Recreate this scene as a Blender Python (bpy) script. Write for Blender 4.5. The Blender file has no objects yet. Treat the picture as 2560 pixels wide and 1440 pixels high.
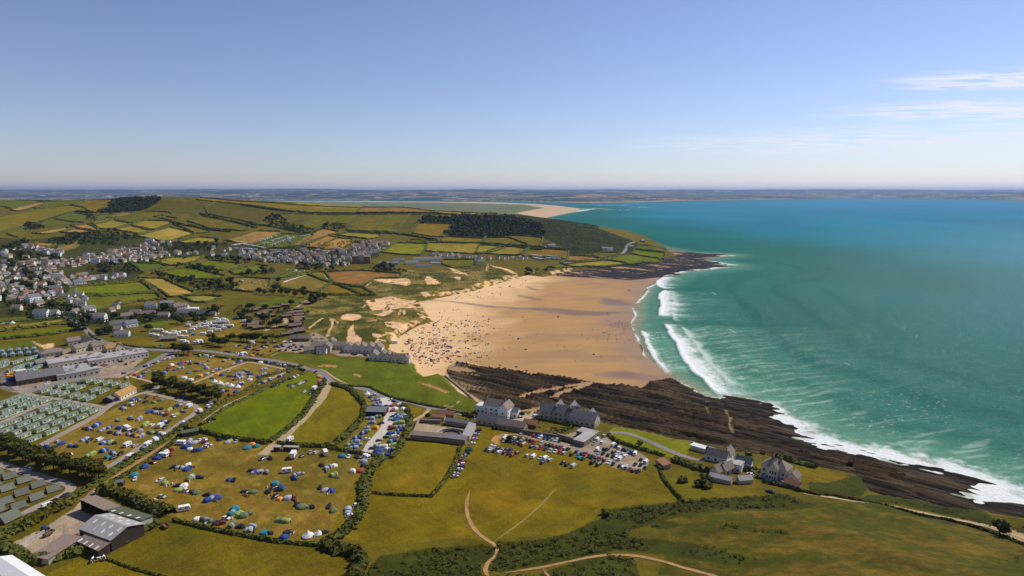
import bpy, math, random
import numpy as np
from mathutils import Vector

random.seed(7)
rng = np.random.default_rng(7)
R = math.radians
scene = bpy.context.scene
coll = scene.collection

# ------------------------------------------------------------------ camera
CAM_H = 160.0
FPX = 1580.0                       # focal length in photo pixels (2560 wide)
PITCH = math.atan2(240.0, FPX)     # looking down a little
cam_data = bpy.data.cameras.new("camera")
cam = bpy.data.objects.new("camera", cam_data)
coll.objects.link(cam)
cam.location = (0, 0, CAM_H)
cam.rotation_euler = (math.pi / 2 - PITCH, 0, 0)
cam_data.sensor_width = 36.0
cam_data.lens = 36.0 * FPX / 2560.0
cam_data.clip_start = 1.0
cam_data.clip_end = 200000.0
scene.camera = cam

# ------------------------------------------------------------------ sky, sun, exposure
SUN_AZ, SUN_EL = 54.0, 47.0        # degrees right of the view axis / above the horizon
world = bpy.data.worlds.new("World")
scene.world = world
world.use_nodes = True
wn, wl = world.node_tree.nodes, world.node_tree.links
for n in list(wn):
    wn.remove(n)
w_out = wn.new("ShaderNodeOutputWorld")
w_bg = wn.new("ShaderNodeBackground")
w_bg.inputs["Strength"].default_value = 0.105
w_sky = wn.new("ShaderNodeTexSky")
w_sky.sky_type = 'NISHITA'
w_sky.sun_disc = False
w_sky.sun_elevation = R(SUN_EL)
w_sky.sun_rotation = R(SUN_AZ)
w_sky.altitude = 100.0
w_sky.air_density = 1.0
w_sky.dust_density = 0.1
w_sky.ozone_density = 3.0

def wmath(op, a, b=None, c=None):
    n = wn.new("ShaderNodeMath"); n.operation = op
    for i, v in enumerate((a, b, c)):
        if v is None: continue
        if isinstance(v, (int, float)): n.inputs[i].default_value = v
        else: wl.new(v, n.inputs[i])
    return n.outputs[0]

# thin cirrus: streaky noise on a high flat layer
tc = wn.new("ShaderNodeTexCoord")
sep = wn.new("ShaderNodeSeparateXYZ"); wl.new(tc.outputs["Generated"], sep.inputs[0])
zc = wmath('MAXIMUM', sep.outputs[2], 0.02)
lx = wmath('DIVIDE', sep.outputs[0], zc)
ly = wmath('DIVIDE', sep.outputs[1], zc)
comb = wn.new("ShaderNodeCombineXYZ"); wl.new(lx, comb.inputs[0]); wl.new(ly, comb.inputs[1])
mp = wn.new("ShaderNodeMapping"); mp.inputs["Rotation"].default_value = (0, 0, R(-8)); mp.inputs["Scale"].default_value = (0.6, 1.5, 1)
wl.new(comb.outputs[0], mp.inputs[0])
cn = wn.new("ShaderNodeTexNoise"); cn.inputs["Scale"].default_value = 1.5; cn.inputs["Detail"].default_value = 9; cn.inputs["Roughness"].default_value = 0.62; cn.inputs["Distortion"].default_value = 1.3
wl.new(mp.outputs[0], cn.inputs["Vector"])
# the bank of cirrus lies out over the sea, ahead and to the right
def blob(cx, cy, rx, ry):
    dx = wmath('DIVIDE', wmath('SUBTRACT', lx, cx), rx)
    dy = wmath('DIVIDE', wmath('SUBTRACT', ly, cy), ry)
    return wmath('MAXIMUM', wmath('SUBTRACT', 1.0, wmath('ADD', wmath('MULTIPLY', dx, dx), wmath('MULTIPLY', dy, dy))), 0.0)
bank = wmath('MINIMUM', wmath('ADD', wmath('ADD', blob(4.5, 5.9, 1.3, 0.7), blob(5.9, 8.1, 2.2, 1.3)), wmath('MULTIPLY', blob(9.0, 13.5, 7.0, 5.0), 0.75)), 1.0)
dens = wmath('MULTIPLY', wmath('SMOOTHSTEP' if False else 'MAXIMUM', wmath('SUBTRACT', cn.outputs["Fac"], 0.40), 0.0), 5.5)
cl = wmath('MINIMUM', wmath('MULTIPLY', dens, bank), 0.75)
mix = wn.new("ShaderNodeMixRGB"); mix.inputs["Color2"].default_value = (8.8, 8.7, 8.9, 1)
hs = wn.new("ShaderNodeHueSaturation"); hs.inputs["Saturation"].default_value = 0.86; hs.inputs["Value"].default_value = 1.0
tint = wn.new("ShaderNodeMixRGB"); tint.blend_type = 'MULTIPLY'; tint.inputs[0].default_value = 1.0; tint.inputs[2].default_value = (0.120 * 1.03, 0.120 * 0.965, 0.120 * 1.10, 1)
wl.new(w_sky.outputs[0], tint.inputs[1])
gam = wn.new("ShaderNodeGamma"); gam.inputs[1].default_value = 1.22      # a clear polarised blue
wl.new(tint.outputs[0], gam.inputs[0])
back = wn.new("ShaderNodeMixRGB"); back.blend_type = 'MULTIPLY'; back.inputs[0].default_value = 1.0; back.inputs[2].default_value = (8.0, 8.0, 8.0, 1); back.use_clamp = False
wl.new(gam.outputs[0], back.inputs[1]); wl.new(back.outputs[0], hs.inputs["Color"])
wl.new(cl, mix.inputs["Fac"]); wl.new(hs.outputs[0], mix.inputs["Color1"])
wl.new(mix.outputs[0], w_bg.inputs["Color"])
wl.new(w_bg.outputs[0], w_out.inputs["Surface"])

sun_data = bpy.data.lights.new("sun", 'SUN')
sun_data.energy = 4.5
sun_data.angle = R(0.5)
sun_data.color = (1.0, 0.93, 0.82)
sun = bpy.data.objects.new("sun", sun_data)
coll.objects.link(sun)
to_sun = Vector((math.sin(R(SUN_AZ)) * math.cos(R(SUN_EL)), math.cos(R(SUN_AZ)) * math.cos(R(SUN_EL)), math.sin(R(SUN_EL))))
sun.rotation_euler = to_sun.to_track_quat('Z', 'Y').to_euler()
sun.location = (300, 0, 600)

scene.view_settings.view_transform = 'Standard'
scene.view_settings.look = 'None'
scene.view_settings.exposure = 0.0
scene.view_settings.gamma = 1.0
scene.view_settings.use_curve_mapping = False
scene.render.engine = 'CYCLES'
cy = scene.cycles
cy.use_denoising = True
try:
    cy.denoiser = 'OPENIMAGEDENOISE'
    cy.denoising_input_passes = 'RGB_ALBEDO_NORMAL'
    cy.denoising_prefilter = 'ACCURATE'
except Exception:
    pass
cy.max_bounces = 4
cy.diffuse_bounces = 2
cy.glossy_bounces = 2
cy.transmission_bounces = 2
cy.transparent_max_bounces = 4
cy.volume_bounces = 0
cy.sample_clamp_indirect = 4.0
cy.sample_clamp_direct = 0.0
cy.use_fast_gi = False

# ------------------------------------------------------------------ pixel <-> place
CT, ST = math.cos(PITCH), math.sin(PITCH)

def ray(px, py):
    """Unit-forward directions of photo pixels (arrays)."""
    u = np.asarray(px, float) - 1280.0
    v = 720.0 - np.asarray(py, float)
    dx = u
    dy = FPX * CT + v * ST
    dz = -FPX * ST + v * CT
    return dx, dy, dz

def on_plane(px, py, z):
    dx, dy, dz = ray(px, py)
    t = (z - CAM_H) / dz
    return dx * t, dy * t

def Z(k):
    """Origins of the 4x study crops of the photograph."""
    return {1: (0, 460), 2: (600, 460), 3: (1200, 460), 4: (0, 780), 5: (600, 780), 6: (0, 1080), 7: (600, 1080), 8: (1100, 960),
            9: (1700, 960), 10: (1920, 1080), 11: (1200, 1080), 12: (1000, 640), 13: (1500, 560), 14: (1500, 800)}[k]

def zp(k, pts):
    ox, oy = Z(k)
    return [(ox + x / 4.0, oy + y / 4.0) for x, y in pts]

# ------------------------------------------------------------------ noise
def _hash(ix, iy, seed):
    h = (ix.astype(np.int64) * 374761393 + iy.astype(np.int64) * 668265263 + seed * 1442695041) & 0xFFFFFFFF
    h = ((h ^ (h >> 13)) * 1274126177) & 0xFFFFFFFF
    h = (h ^ (h >> 16)) & 0xFFFFFFFF
    return h / 4294967295.0

_TAB = np.random.default_rng(99).random((256, 256)).astype(np.float32)
_TABF = _TAB.ravel()
def vnoise(x, y, seed=0):
    x = np.asarray(x, np.float32); y = np.asarray(y, np.float32)
    ix = np.floor(x); iy = np.floor(y)
    fx = x - ix; fy = y - iy
    fx = fx * fx * (3 - 2 * fx); fy = fy * fy * (3 - 2 * fy)
    i0 = (ix.astype(np.int32) + seed * 37) & 255; j0 = (iy.astype(np.int32) + seed * 91) & 255
    i1 = (i0 + 1) & 255; j1 = (j0 + 1) & 255
    i0 <<= 8; i1 <<= 8
    a = _TABF[i0 + j0]; b = _TABF[i1 + j0]; c = _TABF[i0 + j1]; d = _TABF[i1 + j1]
    a += (b - a) * fx; c += (d - c) * fx
    return a + (c - a) * fy

def fbm(x, y, seed=0, octv=4, gain=0.5):
    s = 0.0; a = 1.0; t = 0.0
    for o in range(octv):
        c, sn = math.cos(0.6 * o), math.sin(0.6 * o)
        s = s + a * vnoise((x * c - y * sn) * 2 ** o, (x * sn + y * c) * 2 ** o, seed + 17 * o)
        t += a; a *= gain
    return s / t                      # 0..1

def sstep(a, b, x):
    t = np.clip((x - a) / (b - a), 0, 1)
    return t * t * (3 - 2 * t)

def inside(poly, x, y):
    """Points in a polygon (even-odd), arrays."""
    poly = np.asarray(poly, float)
    res = np.zeros(x.shape, bool)
    bx0, by0 = poly.min(0); bx1, by1 = poly.max(0)
    sel = np.nonzero((x >= bx0) & (x <= bx1) & (y >= by0) & (y <= by1))[0]
    if len(sel) == 0: return res
    xs, ys = x[sel], y[sel]
    r = np.zeros(len(sel), bool)
    n = len(poly)
    for i in range(n):
        x1, y1 = poly[i]; x2, y2 = poly[(i + 1) % n]
        if y1 == y2: continue
        c = ((y1 > ys) != (y2 > ys)) & (xs < (x2 - x1) * (ys - y1) / (y2 - y1) + x1)
        r ^= c
    res[sel] = r
    return res

def dist_line(pts, x, y, closed=False, signed=False):
    """Distance to a polyline; with signed also (side, along)."""
    pts = np.asarray(pts, float)
    best = np.full(x.shape, 1e12); side = np.zeros(x.shape); along = np.zeros(x.shape)
    n = len(pts); acc = 0.0
    for i in range(n if closed else n - 1):
        a = pts[i]; b = pts[(i + 1) % n]
        d = b - a; L = math.hypot(*d) + 1e-9
        t = np.clip(((x - a[0]) * d[0] + (y - a[1]) * d[1]) / (L * L), 0, 1)
        ex = x - (a[0] + t * d[0]); ey = y - (a[1] + t * d[1])
        dd = ex * ex + ey * ey
        m = dd < best
        best = np.where(m, dd, best)
        if signed:
            side = np.where(m, np.sign(d[1] * (x - a[0]) - d[0] * (y - a[1])), side)
            along = np.where(m, acc + t * L, along)
        acc += L
    best = np.sqrt(best)
    return (best, side, along) if signed else best

def dist_grid(pts, X, Y, shape, near=45.0):
    """Distance to a polyline over a sheet: coarse far from it, exact close to it."""
    X2, Y2 = X.reshape(shape), Y.reshape(shape)
    ri = np.unique(np.append(np.arange(0, shape[0], 7), shape[0] - 1)); ci = np.unique(np.append(np.arange(0, shape[1], 7), shape[1] - 1))
    cxx, cyy_ = X2[np.ix_(ri, ci)], Y2[np.ix_(ri, ci)]
    dc = dist_line(pts, cxx.ravel(), cyy_.ravel()).reshape(len(ri), len(ci))
    fr = np.interp(np.arange(shape[0]), ri, np.arange(len(ri))); fc = np.interp(np.arange(shape[1]), ci, np.arange(len(ci)))
    i = np.minimum(fr.astype(int), len(ri) - 2); j = np.minimum(fc.astype(int), len(ci) - 2); u = (fr - i)[:, None]; v = (fc - j)[None]
    a = dc[i] * (1 - u) + dc[i + 1] * u
    out = (a[:, j] * (1 - v) + a[:, j + 1] * v).ravel()
    k = np.nonzero(out < near + 0.03 * np.hypot(X, Y))[0]
    out[k] = dist_line(pts, X[k], Y[k])
    return out

def lin(c):
    c = np.asarray(c, float) / 255.0
    return np.where(c <= 0.04045, c / 12.92, ((c + 0.055) / 1.055) ** 2.4)
# ------------------------------------------------------------------ body shapes, grown on a skeleton while the scene is still empty
POSES = {}
def body_shape(pose):
    if pose == "stand": J = dict(pel=(0, 0, .95), che=(0, 0, 1.3), nec=(0, 0, 1.5), hea=(0.02, 0, 1.68), kL=(0.04, .11, .5), fL=(0, .12, .06), tL=(.14, .12, .04), kR=(0.02, -.11, .5), fR=(-.05, -.12, .06), tR=(.1, -.12, .04), sL=(0, .19, 1.42), eL=(-.02, .27, 1.14), hL=(.08, .27, .88), sR=(0, -.19, 1.42), eR=(-.02, -.27, 1.14), hR=(.1, -.25, .88))
    elif pose == "walk": J = dict(pel=(0, 0, .93), che=(.04, 0, 1.28), nec=(.06, 0, 1.48), hea=(.09, 0, 1.66), kL=(.24, .1, .52), fL=(.3, .1, .06), tL=(.44, .1, .08), kR=(-.1, -.1, .5), fR=(-.38, -.1, .1), tR=(-.26, -.1, .03), sL=(.04, .19, 1.4), eL=(-.14, .25, 1.16), hL=(-.12, .26, .92), sR=(.04, -.19, 1.4), eR=(.16, -.25, 1.15), hR=(.34, -.22, 1.0))
    elif pose == "sit": J = dict(pel=(0, 0, .12), che=(-.08, 0, .46), nec=(-.06, 0, .66), hea=(-.02, 0, .84), kL=(.42, .14, .42), fL=(.66, .13, .06), tL=(.8, .13, .05), kR=(.42, -.14, .42), fR=(.68, -.13, .06), tR=(.82, -.13, .05), sL=(-.07, .19, .58), eL=(-.2, .26, .32), hL=(-.26, .26, .06), sR=(-.07, -.19, .58), eR=(.1, -.27, .36), hR=(.32, -.2, .4))
    else: J = dict(pel=(0, 0, .12), che=(-.36, 0, .13), nec=(-.56, 0, .14), hea=(-.75, 0, .15), kL=(.45, .12, .14), fL=(.9, .14, .08), tL=(.95, .16, .18), kR=(.45, -.12, .12), fR=(.9, -.14, .08), tR=(.95, -.16, .18), sL=(-.48, .19, .12), eL=(-.3, .34, .08), hL=(-.05, .36, .07), sR=(-.48, -.19, .12), eR=(-.66, -.36, .08), hR=(-.82, -.2, .08))
    rad = dict(pel=.15, che=.15, nec=.065, hea=.115, kL=.07, fL=.05, tL=.04, kR=.07, fR=.05, tR=.04, sL=.065, eL=.045, hL=.04, sR=.065, eR=.045, hR=.04)
    E = [("pel", "che"), ("che", "nec"), ("nec", "hea"), ("pel", "kL"), ("kL", "fL"), ("fL", "tL"), ("pel", "kR"), ("kR", "fR"), ("fR", "tR"), ("che", "sL"), ("sL", "eL"), ("eL", "hL"), ("che", "sR"), ("sR", "eR"), ("eR", "hR")]
    names = list(J); me = bpy.data.meshes.new("person_skeleton")
    me.from_pydata([J[n] for n in names], [(names.index(a), names.index(b_)) for a, b_ in E], [])
    o = bpy.data.objects.new("person_skeleton", me); coll.objects.link(o)
    o.modifiers.new("skin", 'SKIN')
    for i, n in enumerate(names): me.skin_vertices[0].data[i].radius = (rad[n], rad[n])
    me.skin_vertices[0].data[0].use_root = True
    dg = bpy.context.evaluated_depsgraph_get(); ev = o.evaluated_get(dg); m2 = ev.to_mesh()
    V = np.array([v.co[:] for v in m2.vertices]); F = [tuple(p.vertices) for p in m2.polygons]
    ev.to_mesh_clear(); bpy.data.objects.remove(o); bpy.data.meshes.remove(me)
    POSES[pose] = (J, rad, E, V, F)
for pose_ in ("stand", "walk", "sit", "lie"): body_shape(pose_)
# ------------------------------------------------------------------ the shape of the land
COAST = [(2950, 1420), (2700, 1320), (2560, 1262), (2440, 1263), (2425, 1245), (2440, 1218), (2380, 1182), (2240, 1152), (2080, 1116), (2000, 1086), (1962, 1052),
         (1905, 1014), (1850, 1001), (1800, 997), (1765, 990), (1725, 972), (1672, 940), (1635, 905), (1608, 888), (1598, 862), (1584, 830), (1577, 808),
         (1588, 790), (1580, 770), (1588, 762), (1607, 735), (1622, 712), (1650, 697), (1660, 690), (1685, 683), (1720, 676), (1750, 675), (1775, 671), (1805, 667),
         (1797, 660), (1770, 653), (1755, 647), (1800, 641), (1812, 636), (1750, 633), (1707, 631), (1640, 617), (1570, 600), (1500, 584), (1440, 571),
         (1395, 558), (1368, 543), (1440, 529), (1452, 522), (1390, 514), (1330, 509.5), (1240, 506), (1100, 504.5), (900, 503.8), (650, 502.6), (300, 502), (-900, 502)]
UPLAND = [(3000, 1500), (2750, 1370), (2560, 1315), (2495, 1297), (2457, 1282), (2395, 1276), (2345, 1266), (2295, 1253), (2215, 1245), (2185, 1238), (2168, 1218), (2172, 1200),
          (2112, 1183), (2040, 1170), (1970, 1150), (1900, 1143), (1835, 1133), (1775, 1121), (1735, 1111), (1600, 1079), (1535, 1066), (1490, 1058), (1462, 1042), (1440, 1022),
          (1357, 1020), (1330, 1030), (1290, 1030), (1212, 1011), (1150, 977), (1125, 950), (1107, 933), (1090, 931), (1062, 940), (1040, 922), (1037, 907), (1010, 886), (970, 872),
          (975, 858), (1007, 833), (1037, 815), (1080, 800), (1066, 780), (1045, 752), (1100, 742), (1175, 727), (1237, 710), (1287, 692), (1320, 686), (1357, 690), (1380, 686),
          (1425, 678), (1465, 673), (1515, 666), (1570, 662), (1620, 658), (1652, 653), (1675, 646), (1706, 637), (1662, 625), (1600, 612), (1500, 590), (1440, 576), (1380, 562),
          (1350, 546), (1290, 532), (1360, 519.5), (1310, 511), (1100, 506), (900, 505), (650, 503.6), (300, 503), (-900, 503)]
FARLAND = [(-900, 498), (300, 499.5), (650, 500), (900, 501), (1100, 501.5), (1240, 502.5), (1330, 504.5), (1480, 507.5), (1580, 505.5), (1680, 502.5), (1900, 499.5), (2080, 495.5),
           (2300, 496.5), (2560, 501), (2900, 508)]

def plane_poly(pts, z):
    a = np.asarray(pts, float)
    x, y = on_plane(a[:, 0], a[:, 1], z)
    return np.stack([x, y], 1)

NEAR_CLOSE = np.array([[-6000, 9000], [-6000, -200], [400, -200]])
coast_w = plane_poly(COAST, 0.0)
upland_w = plane_poly(UPLAND, 6.0)
coast_poly = np.concatenate([coast_w, [[-30000, 9000], [-30000, -300], [600, -300]]])
upland_poly = np.concatenate([upland_w, [[-30000, 8000], [-30000, -300], [500, -300]]])
far_w = plane_poly(FARLAND, 0.0)
far_poly = np.concatenate([far_w, [[90000, 60000], [90000, 120000], [-90000, 120000], [-90000, 12000]]])

# heights of the upland: (px, py, z) seen points, or (px, py, d, 0) seen points at a known distance
CTRL_Z = [(1280, 1440, 24), (1600, 1440, 31), (1900, 1440, 38), (2250, 1440, 42), (2560, 1440, 40), (2850, 1440, 44), (2000, 1270, 19), (2300, 1310, 20), (2560, 1345, 13), (2500, 1400, 28),
          (2200, 1370, 36), (1700, 1330, 22), (1450, 1360, 19), (1000, 1440, 18), (700, 1440, 16), (300, 1440, 15), (0, 1440, 15), (-400, 1440, 16), (300, 1300, 14), (600, 1360, 14),
          (1950, 1230, 15), (2100, 1215, 12), (2250, 1262, 10), (2400, 1290, 9), (2160, 1235, 11), (1900, 1165, 11), (2000, 1180, 11),
          (100, 1200, 13), (500, 1100, 12), (800, 1250, 12), (1050, 1150, 10), (1500, 1160, 11), (1400, 1060, 9), (1750, 1150, 10), (1620, 1090, 9), (1300, 1050, 9),
          (1200, 1000, 8), (900, 900, 9), (1000, 960, 9), (1110, 990, 8), (750, 890, 10), (1120, 945, 7), (1050, 930, 7.5),
          (-300, 1000, 16), (-300, 1250, 15), (-300, 850, 20), (-300, 720, 40),
          (850, 830, 13), (930, 800, 13), (1000, 835, 9), (800, 780, 12), (1040, 790, 8), (1000, 700, 14), (1150, 700, 12), (880, 700, 12), (1200, 675, 11), (1260, 690, 9), (950, 745, 8), (1040, 755, 6),
          (1370, 675, 10), (1500, 655, 11), (1640, 648, 9), (1690, 636, 6),
          (600, 850, 11), (300, 850, 13), (100, 850, 16), (100, 950, 14), (700, 700, 11), (500, 690, 13), (300, 720, 16), (50, 720, 28), (600, 750, 10),
          (150, 640, 46), (0, 620, 62), (350, 625, 38), (700, 640, 19), (900, 650, 16), (1000, 650, 16), (1250, 645, 15), (1450, 640, 20), (1600, 630, 19), (1550, 615, 30)]
CTRL_D = [  # px, py, distance
          (-400, 500, 2900), (0, 500, 2800), (120, 500, 2700), (230, 498, 2700), (400, 492, 2450), (550, 497, 2400), (700, 504, 2330), (850, 512, 2250), (1000, 519, 2150), (1150, 531, 2050),
          (1240, 534, 1990), (1310, 538, 1930), (1400, 556, 1820), (1500, 579, 1720), (1570, 600, 1650), (1640, 619, 1580),
          (100, 560, 2050), (300, 560, 1950), (-300, 570, 2000), (550, 560, 1850), (800, 545, 1980), (600, 525, 2150), (300, 520, 2350), (100, 530, 2350), (1250, 575, 1740), (1000, 560, 1830), (1000, 580, 1740),
          (450, 590, 1680), (700, 580, 1720), (900, 600, 1600), (1200, 607, 1570), (1400, 598, 1590), (1500, 612, 1520), (200, 600, 1650), (1350, 560, 1790), (1150, 560, 1830)]
CTRL_P = []  # px, distance, z (hidden ground behind the down and the far country)
for px_, z_ in ((-500, 90), (0, 90), (300, 85), (500, 70), (700, 50), (900, 22), (1100, 8)):
    CTRL_P += [(px_, 3300, z_), (px_, 4200, min(z_, 18)), (px_, 5200, 6)]
CTRL_P += [(1250, 2500, 35), (1350, 2300, 25), (1250, 3300, 6), (1100, 2800, 30), (950, 2800, 50)]
for px_ in (-500, 0, 400, 800, 1200):
    CTRL_P += [(px_, 8000, 5), (px_, 10500, 5)]

def px_az(px):
    return np.arctan2(np.asarray(px, float) - 1280.0, FPX * CT)
cx, cyy, cz = [], [], []
for p in CTRL_Z:
    x, y = on_plane(p[0], p[1], p[2]); cx.append(float(x)); cyy.append(float(y)); cz.append(p[2])
for px, py, d in CTRL_D:
    dx, dy, dz = ray(px, py); h = math.hypot(dx, dy); cx.append(dx / h * d); cyy.append(dy / h * d); cz.append(CAM_H + dz / h * d)
for px, d, z in CTRL_P:
    a = float(px_az(px)); cx.append(math.sin(a) * d); cyy.append(math.cos(a) * d); cz.append(z)
for x, y, z in ((0, 60, 95), (-200, 100, 45), (250, 80, 90), (0, 160, 42), (-150, 190, 22), (300, 160, 62), (0, -150, 120), (-600, 0, 40), (500, 0, 90)):
    cx.append(x); cyy.append(y); cz.append(z)
CX, CY, CZ = map(np.array, (cx, cyy, cz))
D_ = np.hypot(CX[:, None] - CX[None], CY[:, None] - CY[None])
A_ = np.zeros((len(CX) + 1, len(CX) + 1))
A_[:-1, :-1] = -np.sqrt(D_ ** 2 + 15.0 ** 2) + np.eye(len(CX)) * -2.0
A_[:-1, -1] = 1; A_[-1, :-1] = 1
W_ = np.linalg.solve(A_, np.append(CZ, 0))

def rbf(x, y):
    out = np.full(x.shape, W_[-1])
    for i in range(len(CX)):
        out -= W_[i] * np.sqrt((x - CX[i]) ** 2 + (y - CY[i]) ** 2 + 225.0)
    return out

# polar sheet: fine near the beach and the village, coarser far out
AZ0, AZ1, NAZ = -46.0, 46.0, 860
az = np.radians(np.linspace(AZ0, AZ1, NAZ))
dl = [60.0]
while dl[-1] < 60000:
    d = dl[-1]
    if d < 180: s = 4.0
    elif d < 700: s = 0.95 + (d - 180) / 520 * 2.5
    elif d < 1500: s = 3.45 + (d - 700) / 800 * 1.55
    elif d < 2700: s = 5.0
    elif d < 6000: s = 5 + (d - 2700) * 0.012
    else: s = d * 0.013
    dl.append(d + s)
DR = np.array(dl); NR = len(DR)
GX = np.sin(az)[None, :] * DR[:, None]
GY = np.cos(az)[None, :] * DR[:, None]
gx, gy = GX.ravel(), GY.ravel()
gd = np.repeat(DR, NAZ)

ins_coast = inside(coast_poly, gx, gy)
ins_far = inside(far_poly, gx, gy)
ins_up = inside(upland_poly, gx, gy)
dcoast = dist_grid(coast_w, gx, gy, (NR, NAZ))
dup = dist_grid(upland_w, gx, gy, (NR, NAZ))
dfar = dist_grid(far_w, gx, gy, (NR, NAZ))
land = rbf(gx, gy)
shore = 5.0 * (1 - np.exp(-dcoast / 130.0)) + 0.012 * dcoast * 0
s_up = np.where(ins_up, sstep(0, 1, np.clip(dup / np.clip(gd * 0.012, 3, 30), 0, 1)), 0.0)
h = shore * (1 - s_up) + np.maximum(land, 4.5) * s_up
# far country
fh = 8 + 70 * sstep(0, 5000, dfar) + 190 * sstep(2000, 16000, dfar) * (0.55 + 0.75 * fbm(gx / 5200, gy / 5200, 5, 4))
fh = fh + 90 * (fbm(gx / 1700, gy / 1700, 9, 4) - 0.5) * sstep(300, 3500, dfar)
cliff = sstep(1600, 2600, gx / np.maximum(gy, 1) * 2600)        # the bold cliffed coast on the right
fh = fh + cliff * 105 * sstep(0, 900, dfar) * (1 - sstep(3000, 15000, dfar))
h = np.where(ins_far, np.maximum(fh, 2), h)
off = ~(ins_coast | ins_far)
h = np.where(off, -np.minimum(0.03 * np.minimum(dcoast, dfar) + 0.02, 12), h)
H = h.reshape(NR, NAZ)

def grid_at(F, x, y):
    d = np.hypot(x, y); a = np.degrees(np.arctan2(x, y))
    fi = np.interp(d, DR, np.arange(NR)); fj = np.clip((a - AZ0) / (AZ1 - AZ0) * (NAZ - 1), 0, NAZ - 1.001)
    fi = np.clip(fi, 0, NR - 1.001)
    i = fi.astype(int); j = fj.astype(int); u = fi - i; v = fj - j
    return (F[i, j] * (1 - u) + F[i + 1, j] * u) * (1 - v) + (F[i, j + 1] * (1 - u) + F[i + 1, j + 1] * u) * v

def height(x, y):
    return grid_at(H, np.asarray(x, float), np.asarray(y, float))

_T = np.concatenate([np.arange(150, 2800, 6.0), np.geomspace(2800, 58000, 260)])
def place(pts, lift=0.0):
    """Photo pixels -> points on the land (first hit of the sight line)."""
    a = np.asarray(pts, float).reshape(-1, 2)
    dx, dy, dz = ray(a[:, 0], a[:, 1])
    hh = np.hypot(dx, dy); ux, uy, uz = dx / hh, dy / hh, dz / hh
    out = np.zeros((len(a), 3))
    for i in range(len(a)):
        x, y, z = ux[i] * _T, uy[i] * _T, CAM_H + uz[i] * _T
        g = z - np.maximum(height(x, y), 0) - lift
        k = np.nonzero(g < 0)[0]
        if len(k) == 0:
            t = _T[-1]
        elif k[0] == 0:
            t = _T[0]
        else:
            t0, t1 = _T[k[0] - 1], _T[k[0]]
            for _ in range(18):
                tm = 0.5 * (t0 + t1)
                if CAM_H + uz[i] * tm - max(float(height(ux[i] * tm, uy[i] * tm)), 0) - lift < 0: t1 = tm
                else: t0 = tm
            t = t1
        out[i] = (ux[i] * t, uy[i] * t, 0)
    out[:, 2] = np.maximum(height(out[:, 0], out[:, 1]), 0)
    return out

def place_xy(pts):
    return place(pts)[:, :2]
# ------------------------------------------------------------------ materials
MATS = {}
def new_mat(name):
    m = bpy.data.materials.new(name); m.use_nodes = True
    nt = m.node_tree
    b = nt.nodes["Principled BSDF"]
    return m, nt, b

def node(nt, kind, **kw):
    n = nt.nodes.new(kind)
    for k, v in kw.items():
        if hasattr(n, k): setattr(n, k, v)
        else: n.inputs[k].default_value = v
    return n

def link(nt, a, b):
    nt.links.new(a, b)

def ramp(nt, fac, stops):
    n = nt.nodes.new("ShaderNodeValToRGB")
    e = n.color_ramp.elements
    while len(e) < len(stops): e.new(0.5)
    for i, (p, c) in enumerate(stops):
        e[i].position = p; e[i].color = (c, c, c, 1) if isinstance(c, (int, float)) else (*c, 1)
    link(nt, fac, n.inputs[0])
    return n.outputs[0]

def mulcol(nt, a, b, fac=1.0, mode='MULTIPLY'):
    n = nt.nodes.new("ShaderNodeMixRGB"); n.blend_type = mode; n.inputs[0].default_value = fac
    for i, v in ((1, a), (2, b)):
        if isinstance(v, tuple): n.inputs[i].default_value = (*v, 1)
        else: link(nt, v, n.inputs[i])
    return n.outputs[0]

def noise_fac(nt, scale, detail=5, rough=0.6, vec=None, dist=0.0):
    n = nt.nodes.new("ShaderNodeTexNoise")
    n.inputs["Scale"].default_value = scale; n.inputs["Detail"].default_value = detail; n.inputs["Roughness"].default_value = rough; n.inputs["Distortion"].default_value = dist
    if vec is not None: link(nt, vec, n.inputs["Vector"])
    return n.outputs["Fac"]

def geo_pos(nt):
    return nt.nodes.new("ShaderNodeNewGeometry").outputs["Position"]

def stretched(nt, vec, scale, rotz=0.0):
    m = nt.nodes.new("ShaderNodeMapping"); m.vector_type = 'TEXTURE'; m.inputs["Scale"].default_value = tuple(1.0 / v for v in scale); m.inputs["Rotation"].default_value = (0, 0, rotz)
    link(nt, vec, m.inputs[0]); return m.outputs[0]

def bump(nt, bsdf, hgt, strength, dist):
    n = nt.nodes.new("ShaderNodeBump"); n.inputs["Strength"].default_value = strength; n.inputs["Distance"].default_value = dist
    link(nt, hgt, n.inputs["Height"]); link(nt, n.outputs[0], bsdf.inputs["Normal"])

def attr(nt, name):
    n = nt.nodes.new("ShaderNodeAttribute"); n.attribute_name = name
    return n

# grass and other growing ground: colour of the cover, broken up at several sizes
m, nt, b = new_mat("grass_cover")
pos = geo_pos(nt)
c = attr(nt, "cover").outputs["Color"]
n1 = ramp(nt, noise_fac(nt, 0.9, 6, 0.7, pos), [(0.25, 0.62), (0.75, 1.36)])
n2 = ramp(nt, noise_fac(nt, 0.06, 5, 0.62, pos, 0.4), [(0.3, 0.72), (0.7, 1.28)])
n3 = ramp(nt, noise_fac(nt, 0.013, 3, 0.5, pos), [(0.3, (0.86, 0.92, 0.95)), (0.7, (1.16, 1.06, 1.0))])
st = ramp(nt, noise_fac(nt, 1.0, 3, 0.6, stretched(nt, pos, (0.5, 0.04, 0.2), R(35))), [(0.3, 0.9), (0.7, 1.1)])
c = mulcol(nt, mulcol(nt, mulcol(nt, mulcol(nt, c, n1), n2), n3), st)
link(nt, c, b.inputs["Base Color"]); b.inputs["Roughness"].default_value = 0.95; b.inputs["Specular IOR Level"].default_value = 0.08
bump(nt, b, noise_fac(nt, 1.4, 6, 0.7, pos), 0.9, 0.7)
MATS["grass"] = m
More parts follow.
